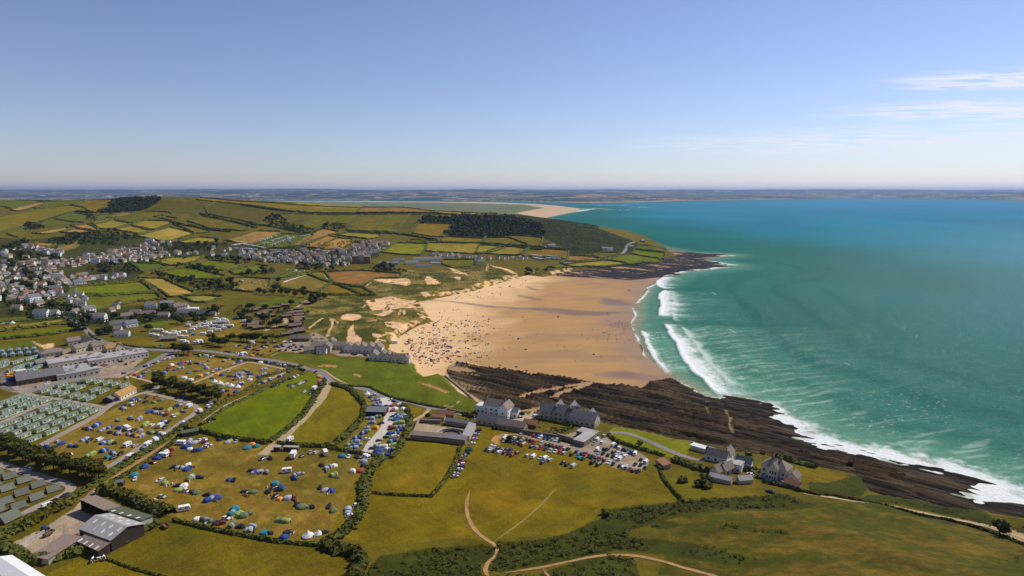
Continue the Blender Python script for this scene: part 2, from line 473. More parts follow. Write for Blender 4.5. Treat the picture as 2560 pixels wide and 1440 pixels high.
# sand
m, nt, b = new_mat("beach_sand")
pos = geo_pos(nt)
c = attr(nt, "cover").outputs["Color"]; w = attr(nt, "wet").outputs["Fac"]
n1 = ramp(nt, noise_fac(nt, 1.2, 6, 0.75, pos), [(0.25, 0.84), (0.75, 1.14)])
n2 = ramp(nt, noise_fac(nt, 0.035, 5, 0.6, stretched(nt, pos, (0.5, 1.6, 1), R(10))), [(0.3, 0.9), (0.7, 1.1)])
c = mulcol(nt, mulcol(nt, c, n1), n2)
link(nt, c, b.inputs["Base Color"])
rr = nt.nodes.new("ShaderNodeMapRange"); rr.inputs[3].default_value = 0.92; rr.inputs[4].default_value = 0.34
link(nt, w, rr.inputs[0]); link(nt, rr.outputs[0], b.inputs["Roughness"])
sp = nt.nodes.new("ShaderNodeMapRange"); sp.inputs[3].default_value = 0.08; sp.inputs[4].default_value = 0.2
link(nt, w, sp.inputs[0]); link(nt, sp.outputs[0], b.inputs["Specular IOR Level"])
bump(nt, b, noise_fac(nt, 0.8, 5, 0.7, pos), 0.35, 0.4)
MATS["sand"] = m
# reef rock: tilted beds running along the shore
STRIKE = None
def rock_mat(name, strike):
    m, nt, b = new_mat(name)
    pos = geo_pos(nt)
    c = attr(nt, "cover").outputs["Color"]
    bed = noise_fac(nt, 1.0, 5, 0.65, stretched(nt, pos, (0.028, 0.36, 0.3), strike), 0.3)
    spk = noise_fac(nt, 0.9, 6, 0.75, pos)
    c = mulcol(nt, mulcol(nt, c, ramp(nt, bed, [(0.40, 0.3), (0.62, 2.0)])), ramp(nt, spk, [(0.3, 0.55), (0.72, 1.5)]))
    link(nt, c, b.inputs["Base Color"]); b.inputs["Roughness"].default_value = 0.85; b.inputs["Specular IOR Level"].default_value = 0.08
    mx = nt.nodes.new("ShaderNodeMath"); mx.operation = 'ADD'; link(nt, bed, mx.inputs[0]); link(nt, spk, mx.inputs[1])
    bump(nt, b, mx.outputs[0], 1.0, 1.6)
    return m

# ------------------------------------------------------------------ land cover
C = dict(base=(98, 88, 20), garden=(62, 64, 22), olive=(118, 101, 14), olive2=(102, 94, 15), hill=(88, 82, 18), green=(88, 96, 18), bright=(98, 105, 4), mid=(100, 98, 18), lime=(118, 116, 16), tan=(156, 122, 62),
         tan2=(136, 106, 48), straw=(154, 134, 56), yel=(136, 122, 36), wood=(40, 48, 20), scrub=(62, 66, 16), dry=(122, 104, 34), dune=(100, 92, 36), sand=(214, 172, 124), tar=(116, 108, 102),
         park=(156, 138, 116), track=(170, 144, 104), dirt=(176, 134, 84), concrete=(172, 154, 130), heath=(90, 76, 18), brack=(50, 57, 20))
def P1(k, *pts): return zp(k, pts)
# (colour, polygon in photo pixels, words for it)
FIELDS = [
 ('tan', P1(1,(0,140),(180,150),(205,160),(0,176))), ('green', P1(1,(0,182),(160,165),(350,165),(440,180),(110,245),(0,215))), ('tan', P1(1,(118,252),(350,185),(455,186),(400,215),(200,272),(130,266))),
 ('green', P1(1,(338,238),(480,190),(850,160),(830,185),(640,215),(430,247))), ('olive', P1(1,(-400,420),(0,330),(330,260),(680,215),(845,240),(760,272),(600,312),(380,382),(0,482),(-400,540))),
 ('olive', P1(1,(710,205),(900,165),(1170,155),(1130,190),(1000,240),(980,288),(880,282),(870,240))), ('green', P1(1,(570,350),(740,290),(870,310),(908,345),(830,387),(700,372))),
 ('green', P1(1,(378,392),(560,355),(700,380),(765,396),(580,412),(450,424))), ('olive2', P1(1,(98,490),(250,440),(282,462),(180,534),(108,514))), ('tan', P1(1,(338,492),(660,433),(684,456),(560,492),(420,503))),
 ('tan', P1(1,(718,420),(880,404),(975,450),(962,470),(820,446))), ('tan', P1(1,(618,482),(760,450),(955,481),(900,494),(700,494))), ('olive2', P1(1,(958,320),(1100,300),(1132,311),(958,362))),
 ('tan2', P1(1,(1098,322),(1250,285),(1352,289),(1200,332),(1078,337))), ('yel', P1(1,(918,391),(1090,345),(1142,345),(960,402))), ('mid', P1(1,(1168,347),(1450,275),(1690,288),(1704,311),(1340,392),(1180,372))),
 ('yel', P1(1,(948,406),(1150,360),(1292,396),(1120,452),(1010,452))), ('yel', P1(1,(1318,411),(1420,365),(1722,376),(1692,396),(1532,458))), ('yel', P1(1,(1148,457),(1310,420),(1503,471),(1380,498))),
 ('straw', P1(1,(1396,522),(1700,434),(1942,500),(1662,578))), ('olive', P1(1,(1738,406),(1800,404),(2093,470),(2082,486),(1960,492))), ('olive2', P1(1,(1886,376),(2010,319),(2494,421),(2442,472),(2100,442))),
 ('hill', P1(1,(2060,240),(2160,180),(2560,222),(2960,282),(2860,330),(2560,395),(2100,302))), ('olive', P1(1,(1548,326),(1620,314),(1784,351),(1700,362))), ('yel', P1(1,(1808,572),(2000,534),(2193,551),(2100,587),(1850,592))),
 ('tan', P1(1,(2258,562),(2460,505),(2560,473),(2800,480),(2780,500),(2550,600),(2440,602))), ('yel', P1(1,(1488,762),(1740,735),(2024,714),(1942,772),(1740,818))), ('green', P1(1,(1298,790),(1600,800),(1653,831),(1420,884),(1400,842))),
 ('bright', P1(1,(1588,882),(1850,839),(1950,850),(2243,921),(2202,948),(1880,953),(1650,893))), ('bright', P1(1,(1998,802),(2080,764),(2423,800),(2250,863),(2180,863))), ('bright', P1(1,(2318,872),(2560,808),(2675,826),(2650,848),(2490,892),(2360,904))),
 ('bright', P1(1,(698,1112),(770,1028),(1400,983),(1534,1066),(1450,1087),(1020,1118),(900,1102))), ('mid', P1(1,(578,1172),(900,1132),(1560,1094),(1603,1161),(1300,1182),(960,1263),(620,1202))),
 ('straw', P1(1,(1398,945),(1640,950),(1934,1081),(1900,1112),(1700,1133),(1560,1030))), ('straw', P1(1,(1818,1126),(2060,1119),(2214,1136),(2080,1183),(1950,1182))), ('tan2', P1(1,(598,632),(800,558),(822,580),(740,642),(578,688))),
 ('tan2', P1(1,(268,612),(380,584),(553,600),(480,638),(290,623))), ('green', P1(1,(-300,1360),(0,1340),(260,1325),(272,1362),(0,1387),(-300,1410))),
 ('olive', P1(2,(0,175),(300,190),(620,215),(1212,240),(1150,290),(700,285),(400,265),(0,205),(-420,160),(-400,140))), ('yel', P1(2,(560,199),(1282,215),(1232,239),(780,239))), ('tan2', P1(2,(1178,287),(1220,234),(1700,244),(1953,275),(1900,290))),
 ('straw', P1(2,(1958,291),(2000,274),(2560,299),(2562,312),(2170,306))), ('hill', P1(2,(428,302),(700,300),(742,310),(640,362),(430,392))), ('olive2', P1(2,(618,412),(760,310),(1213,305),(1062,402),(920,397),(690,453))),
 ('olive2', P1(2,(1067,462),(1230,309),(1484,304),(1322,473))), ('olive2', P1(2,(1337,467),(1490,304),(1694,304),(1562,442),(1540,483))), ('hill', P1(2,(1557,493),(1700,309),(1824,309),(1702,482),(1690,513))),
 ('olive2', P1(2,(1838,312),(2164,304),(2142,336),(1850,327))), ('olive', P1(2,(1737,493),(1790,394),(2104,400),(2062,528),(1900,523))),
 ('tan', P1(2,(298,426),(360,413),(654,466),(600,488),(440,452))), ('green', P1(2,(130,610),(400,500),(733,509),(562,623),(200,643))),
 ('tan', P1(2,(517,627),(730,490),(800,443),(993,485),(920,507),(780,542),(600,613))), ('tan', P1(2,(627,632),(880,518),(963,540),(790,638))), ('tan', P1(2,(797,643),(970,543),(1123,555),(1102,592),(980,668))),
 ('tan', P1(2,(1007,667),(1130,589),(1214,589),(1060,673))), ('yel', P1(2,(977,512),(1080,488),(1393,505),(1382,537),(1280,553),(1100,527))), ('tan2', P1(2,(617,692),(680,667),(793,680),(700,703))),
 ('lime', P1(2,(1427,683),(1560,594),(1874,600),(1802,713),(1650,708))), ('yel', P1(2,(1867,662),(1890,589),(2360,594),(2640,635),(2560,665),(2390,703),(1880,673))), ('olive', P1(2,(1987,577),(2060,529),(2424,545),(2382,588),(2200,583))),
 ('mid', P1(2,(1687,582),(1700,559),(1974,570),(1900,587))), ('olive', P1(2,(2427,587),(2470,540),(2690,540),(3010,660),(2560,605))),
 ('olive', P1(2,(717,892),(840,878),(903,960),(870,978),(700,912))), ('tan2', P1(2,(860,882),(1200,868),(1603,898),(1580,942),(1340,952),(1250,1002),(1180,1022),(960,992))),
 ('dry', P1(2,(407,1002),(440,973),(680,903),(893,995),(780,1093),(560,1063),(430,1042))), ('olive', P1(2,(777,1087),(900,1004),(960,1009),(1194,1105),(860,1113))), ('olive2', P1(2,(1057,1030),(1230,1039),(1344,1111),(1230,1113))),
 ('dry', P1(2,(-70,950),(70,938),(303,960),(270,1042),(120,1083),(-60,1062))), ('green', P1(2,(147,1212),(360,1128),(693,1161),(580,1222),(450,1233),(300,1217))), ('green', P1(2,(277,947),(560,853),(703,859),(640,892),(330,953))),
 ('mid', P1(2,(2017,792),(2040,763),(2334,758),(2344,802),(2120,833))),
 ('olive2', P1(3,(17,587),(70,528),(350,513),(614,540),(590,623))), ('yel', P1(3,(-40,690),(0,613),(204,624),(20,695))), ('yel', P1(3,(27,693),(220,628),(494,639),(380,713))),
 ('olive', P1(3,(387,713),(490,639),(874,669),(852,752),(500,722))), ('mid', P1(3,(1127,716),(1230,689),(1374,690),(1393,706),(1230,743))), ('tan2', P1(3,(867,773),(900,718),(1150,734),(1204,756),(1000,773))),
 ('yel', P1(3,(877,802),(1240,763),(1444,800),(1300,817),(930,833))), ('bright', P1(3,(1287,762),(1420,718),(1510,703),(1784,755),(1803,782),(1480,803))), ('bright', P1(3,(1527,702),(1560,658),(1834,690),(1832,732),(1780,747))),
 ('bright', P1(3,(1557,652),(1600,618),(1853,655),(1822,687))), ('bright', P1(3,(697,832),(800,793),(884,831),(760,842))),
 ('yel', P1(4,(-200,180),(0,152),(640,73),(560,122),(0,183))), ('bright', P1(4,(-300,260),(0,213),(690,148),(704,181),(400,233),(60,267),(0,263))), ('green', P1(4,(-300,400),(0,322),(300,278),(403,342),(0,373))),
 ('green', P1(4,(1400,120),(1690,85),(1720,110),(1480,165))), ('olive2', P1(4,(1260,310),(1440,270),(1640,310),(1680,345),(1400,340))),
 ('dry', P1(4,(1290,640),(1500,540),(1720,430),(2200,430),(2470,480),(2880,575),(2900,600),(2240,830),(1640,690),(1530,690))),
 ('dry', P1(4,(340,1370),(1180,950),(1480,820),(1900,900),(1990,970),(1200,1480),(1040,1560),(880,1500))),
 ('bright', P1(4,(1990,1150),(2240,965),(2560,820),(3000,615),(3140,590),(3200,640),(3180,760),(3050,960),(2880,1190),(2700,1265),(2400,1255),(2100,1215))),
 ('olive', P1(5,(860,830),(915,735),(1080,768),(1243,930),(1222,1012),(960,1312),(700,1333),(500,1292),(410,1296))),
 ('green', P1(5,(305,445),(400,408),(1300,480),(1705,503),(1760,560),(1835,643),(2045,612),(2110,690),(2200,790),(2465,932),(2380,1003),(2120,970),(1950,932),(1500,862),(1333,752),(1080,718),(952,658),(880,610),(780,552),(520,480))),
 ('dry', P1(5,(1230,790),(1400,830),(1660,900),(1680,1050),(1600,1250),(1500,1450),(1240,1420),(1010,1400),(1230,1040),(1260,960))),
 ('olive', P1(5,(1680,918),(1860,928),(1893,982),(1730,1093),(1680,1100))),
 ('dry', P1(7,(-640,-30),(-540,90),(0,92),(350,120),(500,180),(1330,255),(1240,400),(1200,560),(1190,800),(1100,960),(800,1115),(0,1022),(-640,860),(-1480,560))),
 ('olive', P1(7,(1340,600),(1560,260),(1690,85),(2260,135),(2180,205),(2060,440),(1920,640),(1350,618))),
 ('olive2', P1(6,(1090,1250),(1560,930),(1780,890),(2500,1060),(3250,1150),(3560,1300),(3400,1560),(1900,1560),(1480,1400))),
 ('olive', P1(6,(560,1560),(430,1440),(760,1270),(1050,1275),(1480,1410),(1850,1560))),
 ('olive', P1(8,(330,440),(430,425),(1300,660),(2180,900),(2400,1180),(1640,1260),(1450,1400),(1300,1500),(500,1560),(150,1540),(-600,1640),(-1100,1500),(-900,1050),(-650,750),(-80,780),(0,1010),(120,720))),
 ('lime', P1(8,(1690,470),(1740,425),(2540,600),(2480,700),(2350,740),(2000,660),(1720,530))),
 ('green', P1(9,(540,690),(800,735),(780,800),(640,830),(530,760))), ('olive', P1(9,(720,840),(860,760),(1040,790),(1360,850),(1640,890),(1900,960),(1480,1000),(1280,980),(1150,900),(850,900))),
 ('olive2', P1(9,(0,850),(240,900),(300,1010),(500,1060),(860,1110),(1200,1110),(700,1150),(-40,1180),(-150,990))),
]
# cover under the built places and other patches (colour, polygon)
PATCHES = [
 ('garden', P1(1,(-400,500),(250,560),(900,480),(1400,520),(2100,570),(2600,620),(3700,560),(3800,720),(3400,820),(2500,760),(2000,720),(1400,900),(1300,980),(700,1040),(560,1180),(900,1260),(1700,1180),(2000,1320),(1200,1440),(-400,1340))),
 ('hill', P1(1,(1480,265),(1620,170),(1900,150),(2160,175),(2080,250),(2000,312),(1720,292))), ('wood', P1(1,(1000,290),(1100,200),(1200,150),(1620,140),(1560,200),(1400,270),(1180,287))),
 ('hill', P1(2,(0,215),(380,275),(460,287),(400,312),(200,332),(140,392),(0,378),(-500,330),(-520,240))),
 ('hill', P1(2,(430,390),(640,362),(760,310),(690,450),(600,420))),
 ('wood', P1(2,(1790,392),(1860,328),(2120,338),(2160,310),(2560,318),(2730,320),(3040,420),(3040,528),(2720,520),(2450,540),(2060,527),(2100,400),(2080,402))),
 ('brack', P1(3,(330,312),(800,342),(1200,452),(1560,578),(1700,625),(1600,618),(1560,650),(1500,700),(1400,690),(1220,665),(1090,705),(900,715),(880,662),(760,600),(640,545),(640,420))),
 ('heath', P1(3,(600,612),(640,558),(760,600),(880,662),(790,652),(660,632))),
 ('dune', P1(2,(1250,1000),(1340,950),(1600,900),(1700,860),(1990,870),(2120,830),(2340,800),(2560,810),(2760,900),(2880,930),(2560,1010),(2200,1110),(1800,1130),(1680,1160),(1380,1110),(1240,1040))),
 ('dune', P1(5,(620,180),(640,0),(640,-120),(780,-130),(1000,-200),(1240,-160),(1760,-120),(1850,-40),(1920,60),(1720,150),(1640,200),(1500,330),(1060,380),(1040,300),(860,280),(720,210))),
 ('dune', P1(3,(420,880),(640,850),(900,840),(1300,820),(1800,780),(1840,740),(2000,700),(1700,640),(1650,640),(1850,660),(1820,745),(1790,790),(1480,830),(1000,860),(730,905),(500,905))),
 ('scrub', P1(9,(1280,980),(1480,990),(1900,955),(1960,1040),(1800,1130),(1500,1120),(1300,1060))),
 ('scrub', P1(10,(1000,640),(1500,690),(1900,780),(2300,900),(2700,1000),(2800,1200),(2560,1040),(2000,870),(1300,720),(900,680))),
 ('heath', P1(10,(-1200,1700),(-900,700),(-200,640),(400,640),(1000,700),(2000,900),(2560,1060),(3200,1250),(3300,1900))),
 ('scrub', P1(11,(1230,850),(1270,770),(1700,730),(2560,650),(3000,620),(3400,760),(2900,800),(2400,800),(2000,850),(1500,980),(1480,1050),(2100,1100),(2700,1250),(2500,1330),(1900,1230),(1350,1180),(900,1290),(200,1400),(60,1380),(170,1240),(160,1110),(600,1080),(850,1030))),
 ('scrub', P1(11,(-1200,1500),(-1000,1240),(-600,1180),(0,1135),(190,1150),(200,1200),(0,1330),(0,1420),(100,1480),(600,1440),(720,1370),(1000,1290),(1350,1230),(1560,1300),(1600,1440),(1500,1700),(-1000,1700))),
 ('scrub', P1(11,(1700,960),(1760,900),(1950,890),(2000,930),(1860,980))),
 ('park', P1(8,(640,500),(880,490),(1360,610),(1430,620),(1560,560),(1680,530),(1720,590),(2000,690),(2080,740),(2080,800),(2000,880),(1780,850),(1500,740),(1340,680),(1100,600),(780,510))),
 ('dirt', P1(8,(510,570),(540,520),(640,500),(720,505),(620,540),(580,570),(620,620),(560,600))),
 ('tar', P1(8,(1000,330),(1010,260),(1090,280),(1080,350))), ('concrete', P1(8,(700,350),(760,290),(900,300),(960,250),(1000,260),(940,340),(860,420),(780,400))),
 ('concrete', P1(6,(120,1110),(440,960),(640,830),(740,770),(880,620),(960,580),(1000,640),(800,780),(960,850),(800,970),(860,1010),(700,1030),(480,1250),(300,1230),(170,1160))),
 ('park', P1(4,(160,760),(300,700),(560,690),(900,640),(1240,560),(1420,560),(1200,660),(940,660),(620,720),(320,800),(260,830),(100,790))),
 ('park', P1(4,(440,480),(520,400),(700,360),(1000,380),(1400,420),(1440,470),(1330,560),(1100,610),(900,620),(560,560),(440,560))), ('sand', P1(4,(300,285),(420,330),(540,310),(540,350),(470,380),(400,345))),
 ('tar', P1(4,(0,590),(80,560),(80,660),(180,770),(100,800),(0,760))),
 ('park', P1(5,(340,330),(700,280),(760,400),(620,410),(400,390),(350,390))), ('park', P1(5,(880,400),(1000,370),(1060,400),(1300,410),(1330,450),(1000,440))),
 ('park', P1(5,(680,230),(760,200),(860,260),(920,300),(740,290))),
 ('dry', P1(5,(-180,320),(340,290),(370,390),(240,440),(0,400),(-200,400))),
 ('concrete', P1(5,(1730,1200),(1790,1110),(2320,1190),(2250,1280),(1730,1230))),
 ('dry', P1(4,(1490,220),(2120,60),(2560,70),(2640,160),(2250,290),(2000,280),(1800,290),(1560,260))),
 ('lime', P1(5,(1545,395),(1640,420),(1680,470),(1560,440))),
 ('dirt', P1(5,(780,545),(850,525),(980,535),(960,552),(860,548))), ('dirt', P1(5,(1125,620),(1160,615),(1220,645),(1200,655))), ('dirt', P1(5,(1780,700),(1900,720),(2090,800),(2060,812),(1900,750))),
 ('track', P1(5,(2010,935),(2130,940),(2190,880),(2200,900),(2150,920),(2120,955))), ('concrete', P1(8,(1180,530),(1370,470),(1420,440),(1400,500),(1340,540))),
 ('dirt', P1(10,(800,685),(880,680),(1000,700),(1320,740),(1290,750),(1000,715),(860,705))), ('track', P1(10,(2240,930),(2380,950),(2560,1020),(2700,1080),(2560,1100),(2380,1040))),
]
SANDPATCH = [P1(2,(1330,965),(1450,940),(1690,945),(1710,990),(1660,1010),(1400,990)), P1(2,(1860,925),(1900,930),(2010,990),(1880,998),(1850,960)), P1(2,(2050,830),(2150,850),(2250,890),(2290,925),(2180,890)),
             P1(2,(2110,930),(2200,930),(2210,960)), P1(2,(1800,1080),(1870,1080),(1910,1115),(1850,1135)), P1(5,(1000,60),(1060,20),(1200,40),(1220,60),(1150,90),(1030,85)),
             P1(5,(1060,330),(1080,180),(1130,130),(1150,220),(1220,270),(1190,330)), P1(5,(1440,110),(1560,100),(1700,150),(1640,200),(1480,170)), P1(5,(1260,-120),(1500,-160),(1760,-120),(1700,-70),(1480,-90),(1440,-20),(1320,-10)),
             P1(3,(100,815),(200,830),(320,870),(380,920),(280,880)), P1(5,(1330,215),(1420,230),(1400,255),(1320,240)), P1(2,(1230,1150),(1400,1170),(1600,1190),(1400,1200)), P1(2,(1480,1210),(1700,1200),(1800,1240),(1560,1260),(1440,1330),(1340,1310),(1500,1260)),
             P1(3,(1810,760),(1900,770),(1960,785),(1840,782)), P1(3,(720,880),(900,875),(1000,880),(880,910),(740,910))]
PATHLETS = [P1(5,(690,165),(830,60)), P1(5,(870,240),(930,120),(910,70),(980,110)), P1(2,(1250,1030),(1320,985)), P1(2,(1230,1230),(1260,1190)), P1(2,(2460,870),(2480,810)), P1(5,(1430,0),(1480,-40)), P1(2,(1590,1310),(1610,1265)), P1(2,(1640,1310),(1645,1270)), P1(2,(520,1010),(590,1050)), P1(5,(1270,100),(1350,90))]

POLYW = [place_xy(p) for _, p in FIELDS]
PATCHW = [place_xy(p) for _, p in PATCHES]

def near_line(pw, w):
    r = np.zeros(len(gx), bool)
    k = np.nonzero((gx > pw[:, 0].min() - w) & (gx < pw[:, 0].max() + w) & (gy > pw[:, 1].min() - w) & (gy < pw[:, 1].max() + w))[0]
    r[k] = dist_line(pw, gx[k], gy[k]) < w
    return r
ncell = len(gx)
col = np.tile(lin(C['base']), (ncell, 1))
fid = np.full(ncell, -1, int)            # which field
cls = np.zeros(ncell, np.int8)           # 0 ground, 1 beach, 2 reef, 3 dune, 4 wood, 5 scrub, 6 built, 7 far
# hinterland and far country: a quilt of small fields
def quilt(x, y, size, seed):
    u = x / size + 0.35 * fbm(x / size / 2, y / size / 2, seed + 3, 2); v = y / (size * 1.6) + 0.35 * fbm(x / size / 2, y / size / 2, seed + 5, 2)
    best = np.full(x.shape, 9e9); second = best.copy(); idv = np.zeros(x.shape)
    iu, iv = np.floor(u), np.floor(v)
    for a in (-1, 0, 1):
        for b in (-1, 0, 1):
            cu = iu + a + _hash(iu + a, iv + b, seed); cv = iv + b + _hash(iu + a, iv + b, seed + 1)
            d = (u - cu) ** 2 + (v - cv) ** 2
            closer = d < best
            second = np.where(closer, best, np.minimum(second, d)); idv = np.where(closer, _hash(iu + a, iv + b, seed + 2), idv); best = np.where(closer, d, best)
    return idv, np.sqrt(second) - np.sqrt(best)
qi, qe = quilt(gx, gy, 320.0, 11)
pal = np.array([lin(c) for c in ((70, 84, 44), (88, 98, 44), (132, 116, 66), (62, 78, 40), (150, 126, 78), (46, 58, 36), (96, 104, 50), (112, 96, 62))])
qc = pal[(qi * 7.99).astype(int)]
dark = sstep(0.10, 0.03, qe)[:, None]
qc = qc * (1 - dark) + lin((38, 50, 30)) * dark
wd = (sstep(0.5, 0.58, fbm(gx / 900, gy / 900, 31, 4)))[:, None]
qc = qc * (1 - wd) + lin((40, 52, 32)) * wd
farm = ((gd > 2500) & (ins_up)) | ins_far
col[farm] = qc[farm]
burr = ins_up & (gd > 3000) & (h < 16)
col[burr] = lin((104, 108, 66)) * (0.75 + 0.5 * fbm(gx[burr] / 130, gy[burr] / 300, 3, 4))[:, None]
town = ins_far & (fbm(gx / 600, gy / 600, 77, 3) > 0.62) & (h < 110)
tw = town & (vnoise(gx / 60, gy / 160, 5) > 0.72)
col[tw] = lin((170, 160, 150))
cls[farm] = 7
band = ins_far & (dfar < np.where(gx > 800, 130, 60)) & (gx < 6500)
col[band] = lin((170, 150, 120))
# beach, reef, spit
beach = ins_coast & ~ins_up
wetn = fbm(gx / 45, gy / 45, 4, 4)
dryness = sstep(135, 225, dcoast + 90 * (wetn - 0.5))
cb = lin((172, 134, 88))[None] * (1 - dryness[:, None]) + lin((222, 184, 136))[None] * dryness[:, None]
damp = sstep(60, 5, dcoast + 60 * (wetn - 0.5))
cb = cb * (1 - 0.45 * damp[:, None]) + lin((120, 100, 86))[None] * 0.45 * damp[:, None]
wet = damp * 0.75
STREAMS = [(P1(12, (170, 448), (330, 440), (520, 455), (700, 480), (900, 505), (1150, 520), (1400, 530), (1560, 545), (1750, 565), (1950, 575), (2120, 560)), (3, 5, 5, 5, 6, 7, 12, 17, 18, 14, 9)),
           (P1(12, (1270, 305), (1330, 330), (1390, 340)), (3, 6, 2)), (P1(12, (1190, 395), (1290, 415), (1380, 435), (1440, 440)), (4, 7, 6, 2)), (P1(12, (2050, 420), (2150, 470), (2230, 480)), (6, 20, 14)), (P1(12, (2000, 1190), (2250, 1190), (2460, 1220)), (6, 12, 14))]
for pts, ws in STREAMS:
    pw = place_xy(pts)
    for i in range(len(pw) - 1):
        a, b2 = pw[i], pw[i + 1]
        k = np.nonzero(beach & (gx > min(a[0], b2[0]) - 60) & (gx < max(a[0], b2[0]) + 60) & (gy > min(a[1], b2[1]) - 60) & (gy < max(a[1], b2[1]) + 60))[0]
        d = dist_line(pw[i:i + 2], gx[k], gy[k])
        t = np.clip(((gx[k] - a[0]) * (b2 - a)[0] + (gy[k] - a[1]) * (b2 - a)[1]) / ((b2 - a) @ (b2 - a)), 0, 1)
        wdt = ws[i] * (1 - t) + ws[i + 1] * t
        f = sstep(1.45, 0.5, (d + 9 * (wetn[k] - 0.5)) / wdt)
        cb[k] = cb[k] * (1 - 0.6 * f[:, None]) + lin((122, 96, 78))[None] * 0.6 * f[:, None]
        wet[k] = np.maximum(wet[k], f * 0.8)
wlow = sstep(0.56, 0.66, fbm(gx / 70 + 9, gy / 40, 41, 4)) * sstep(200, 60, dcoast)
wet = np.maximum(wet, 0.5 * wlow); cb = cb * (1 - 0.18 * wlow[:, None])
spit = beach & (gd > 2500)
cb[spit] = lin((192, 164, 128)); wet[spit] = 0
col[beach] = cb[beach]; cls[beach] = 1

for (cn_, _), pw in zip(PATCHES, PATCHW):
    k = inside(pw, gx, gy) & (ins_up | True) & ~beach
    col[k] = lin(C[cn_])
    cls[k] = {'dune': 3, 'wood': 4, 'scrub': 5, 'brack': 5, 'heath': 5, 'park': 6, 'tar': 6, 'concrete': 6, 'dirt': 6, 'track': 6, 'sand': 6}.get(cn_, 0)
    fid[k] = -1
NP = len(PATCHES)
frng = np.random.default_rng(3)
for i, (f, pw) in enumerate(zip(FIELDS, POLYW)):
    k = inside(pw, gx, gy) & ~beach & ((cls == 0) | (cls == 7) | (cls == 3))
    j = frng.uniform(0.92, 1.08, 3) * frng.uniform(0.92, 1.08)
    c0 = pw.mean(0); th = frng.uniform(0, 3.14); cu, su = math.cos(th), math.sin(th)
    uu = (gx[k] - c0[0]) * cu + (gy[k] - c0[1]) * su; vv = -(gx[k] - c0[0]) * su + (gy[k] - c0[1]) * cu
    rows_ = fbm(uu / 2.2, vv / 90, i, 3); blot = fbm(uu / 26 + 3, vv / 34, i + 7, 4); small = fbm(uu / 5, vv / 5, i + 9, 3)
    cc = lin(C[f[0]]) * j * (0.84 + 0.32 * rows_)[:, None]
    dr_ = (0.55 * sstep(0.52, 0.74, blot))[:, None]; gr_ = (0.4 * sstep(0.46, 0.28, blot))[:, None]
    cc = cc * (1 - dr_) + (lin(C[f[0]]) * np.array([1.28, 1.1, 1.2])) * dr_; cc = cc * (1 - gr_) + (lin(C[f[0]]) * np.array([0.72, 0.86, 0.75])) * gr_
    if f[0] == 'dry': wp = (0.5 * sstep(0.6, 0.72, small))[:, None]; cc = cc * (1 - wp) + lin((158, 130, 58)) * wp
    col[k] = cc
    cls[k] = 0
    fid[k] = i
# rough dune ground with blown sand
dn = cls == 3
v1 = fbm(gx / 22, gy / 22, 8, 4)
veg = (sstep(0.30, 0.62, v1))[:, None]
cd = lin((132, 116, 56)) * (1 - veg) + lin((76, 78, 24)) * veg
for sp_ in SANDPATCH:
    pw = place_xy(sp_)
    f = inside(pw, gx, gy) & (fbm(gx / 9, gy / 9, 12, 3) > 0.3)
    cd[f] = lin((222, 180, 134))
    f2 = inside(pw, gx, gy) & ~beach & ~dn
    col[f2] = lin((212, 172, 128))
fr = dn & (dup < 14) & (fbm(gx / 7, gy / 7, 14, 3) > 0.52)
cd[fr] = lin((216, 174, 128))
for pp in PATHLETS:
    f = near_line(place_xy(pp), 1.4)
    cd[f] = lin((206, 172, 120))
col[dn] = cd[dn]
cliffd = dn & (gd > 1250) & (gx > 120)
col[cliffd] = lin((88, 84, 46)) * (0.7 + 0.6 * fbm(gx[cliffd] / 10, gy[cliffd] / 10, 6, 3))[:, None]
# heath and scrub: bracken, dry grass
hs_ = cls == 5
v2 = (0.5 * fbm(gx / 20 + 5, gy / 10, 21, 4) + 0.5 * fbm(gx / 3.2, gy / 2.4, 23, 4))[:, None]
ch = lin((70, 72, 12)) * (1 - sstep(0.40, 0.70, v2)) + lin((106, 88, 26)) * sstep(0.40, 0.70, v2)
isheath = hs_ & (np.abs(col[:, 0] - lin(C['heath'])[0]) < 1e-9)
col[isheath] = ch[isheath]
# reef
REEF1 = P1(12, (460, 1170), (480, 1120), (540, 1090), (700, 1110), (1000, 1140), (1200, 1165), (1340, 1200), (1380, 1190), (1600, 1220), (1820, 1240), (1930, 1265), (2100, 1280), (2300, 1310), (2560, 1330), (2800, 1370), (3050, 1420), (3300, 1400)) + \
        [(1850, 1001), (1900, 1012), (1962, 1050), (2000, 1085), (2080, 1115), (2240, 1151), (2380, 1181), (2445, 1216), (2430, 1245), (2445, 1265), (2560, 1258), (2750, 1330), (2750, 1372), (2560, 1318), (2457, 1284), (2345, 1268), (2295, 1255), (2215, 1247), (2180, 1238), (2166, 1218), (2170, 1201),
         (2112, 1185), (2040, 1172), (1970, 1152), (1900, 1145), (1835, 1135), (1735, 1113), (1600, 1081), (1490, 1060), (1440, 1024), (1357, 1022), (1290, 1031), (1212, 1012), (1150, 978), (1125, 952)]
REEF2 = P1(3, (600, 915), (760, 905), (950, 885), (1200, 850), (1480, 815), (1800, 790), (1850, 745), (2040, 700), (1850, 670), (2400, 700), (2300, 760), (2420, 820), (2300, 850), (2100, 850), (1900, 900), (1780, 930), (1500, 962), (1200, 950), (900, 940))
r1 = inside(plane_poly(REEF1, 2.0), gx, gy) & beach
r2 = inside(plane_poly(REEF2, 1.5), gx, gy) & (beach | (h < 5))
tipk = (beach) & (gd > 1300) & (gd < 2500) & (gx > 150)
r2 = r2 | (tipk & (dcoast < 400) & inside(plane_poly(P1(3, (700, 895), (1100, 850), (1800, 770), (2040, 690), (1640, 600), (2600, 690), (2500, 860), (1800, 925), (1400, 965), (620, 930)), 1.0), gx, gy))
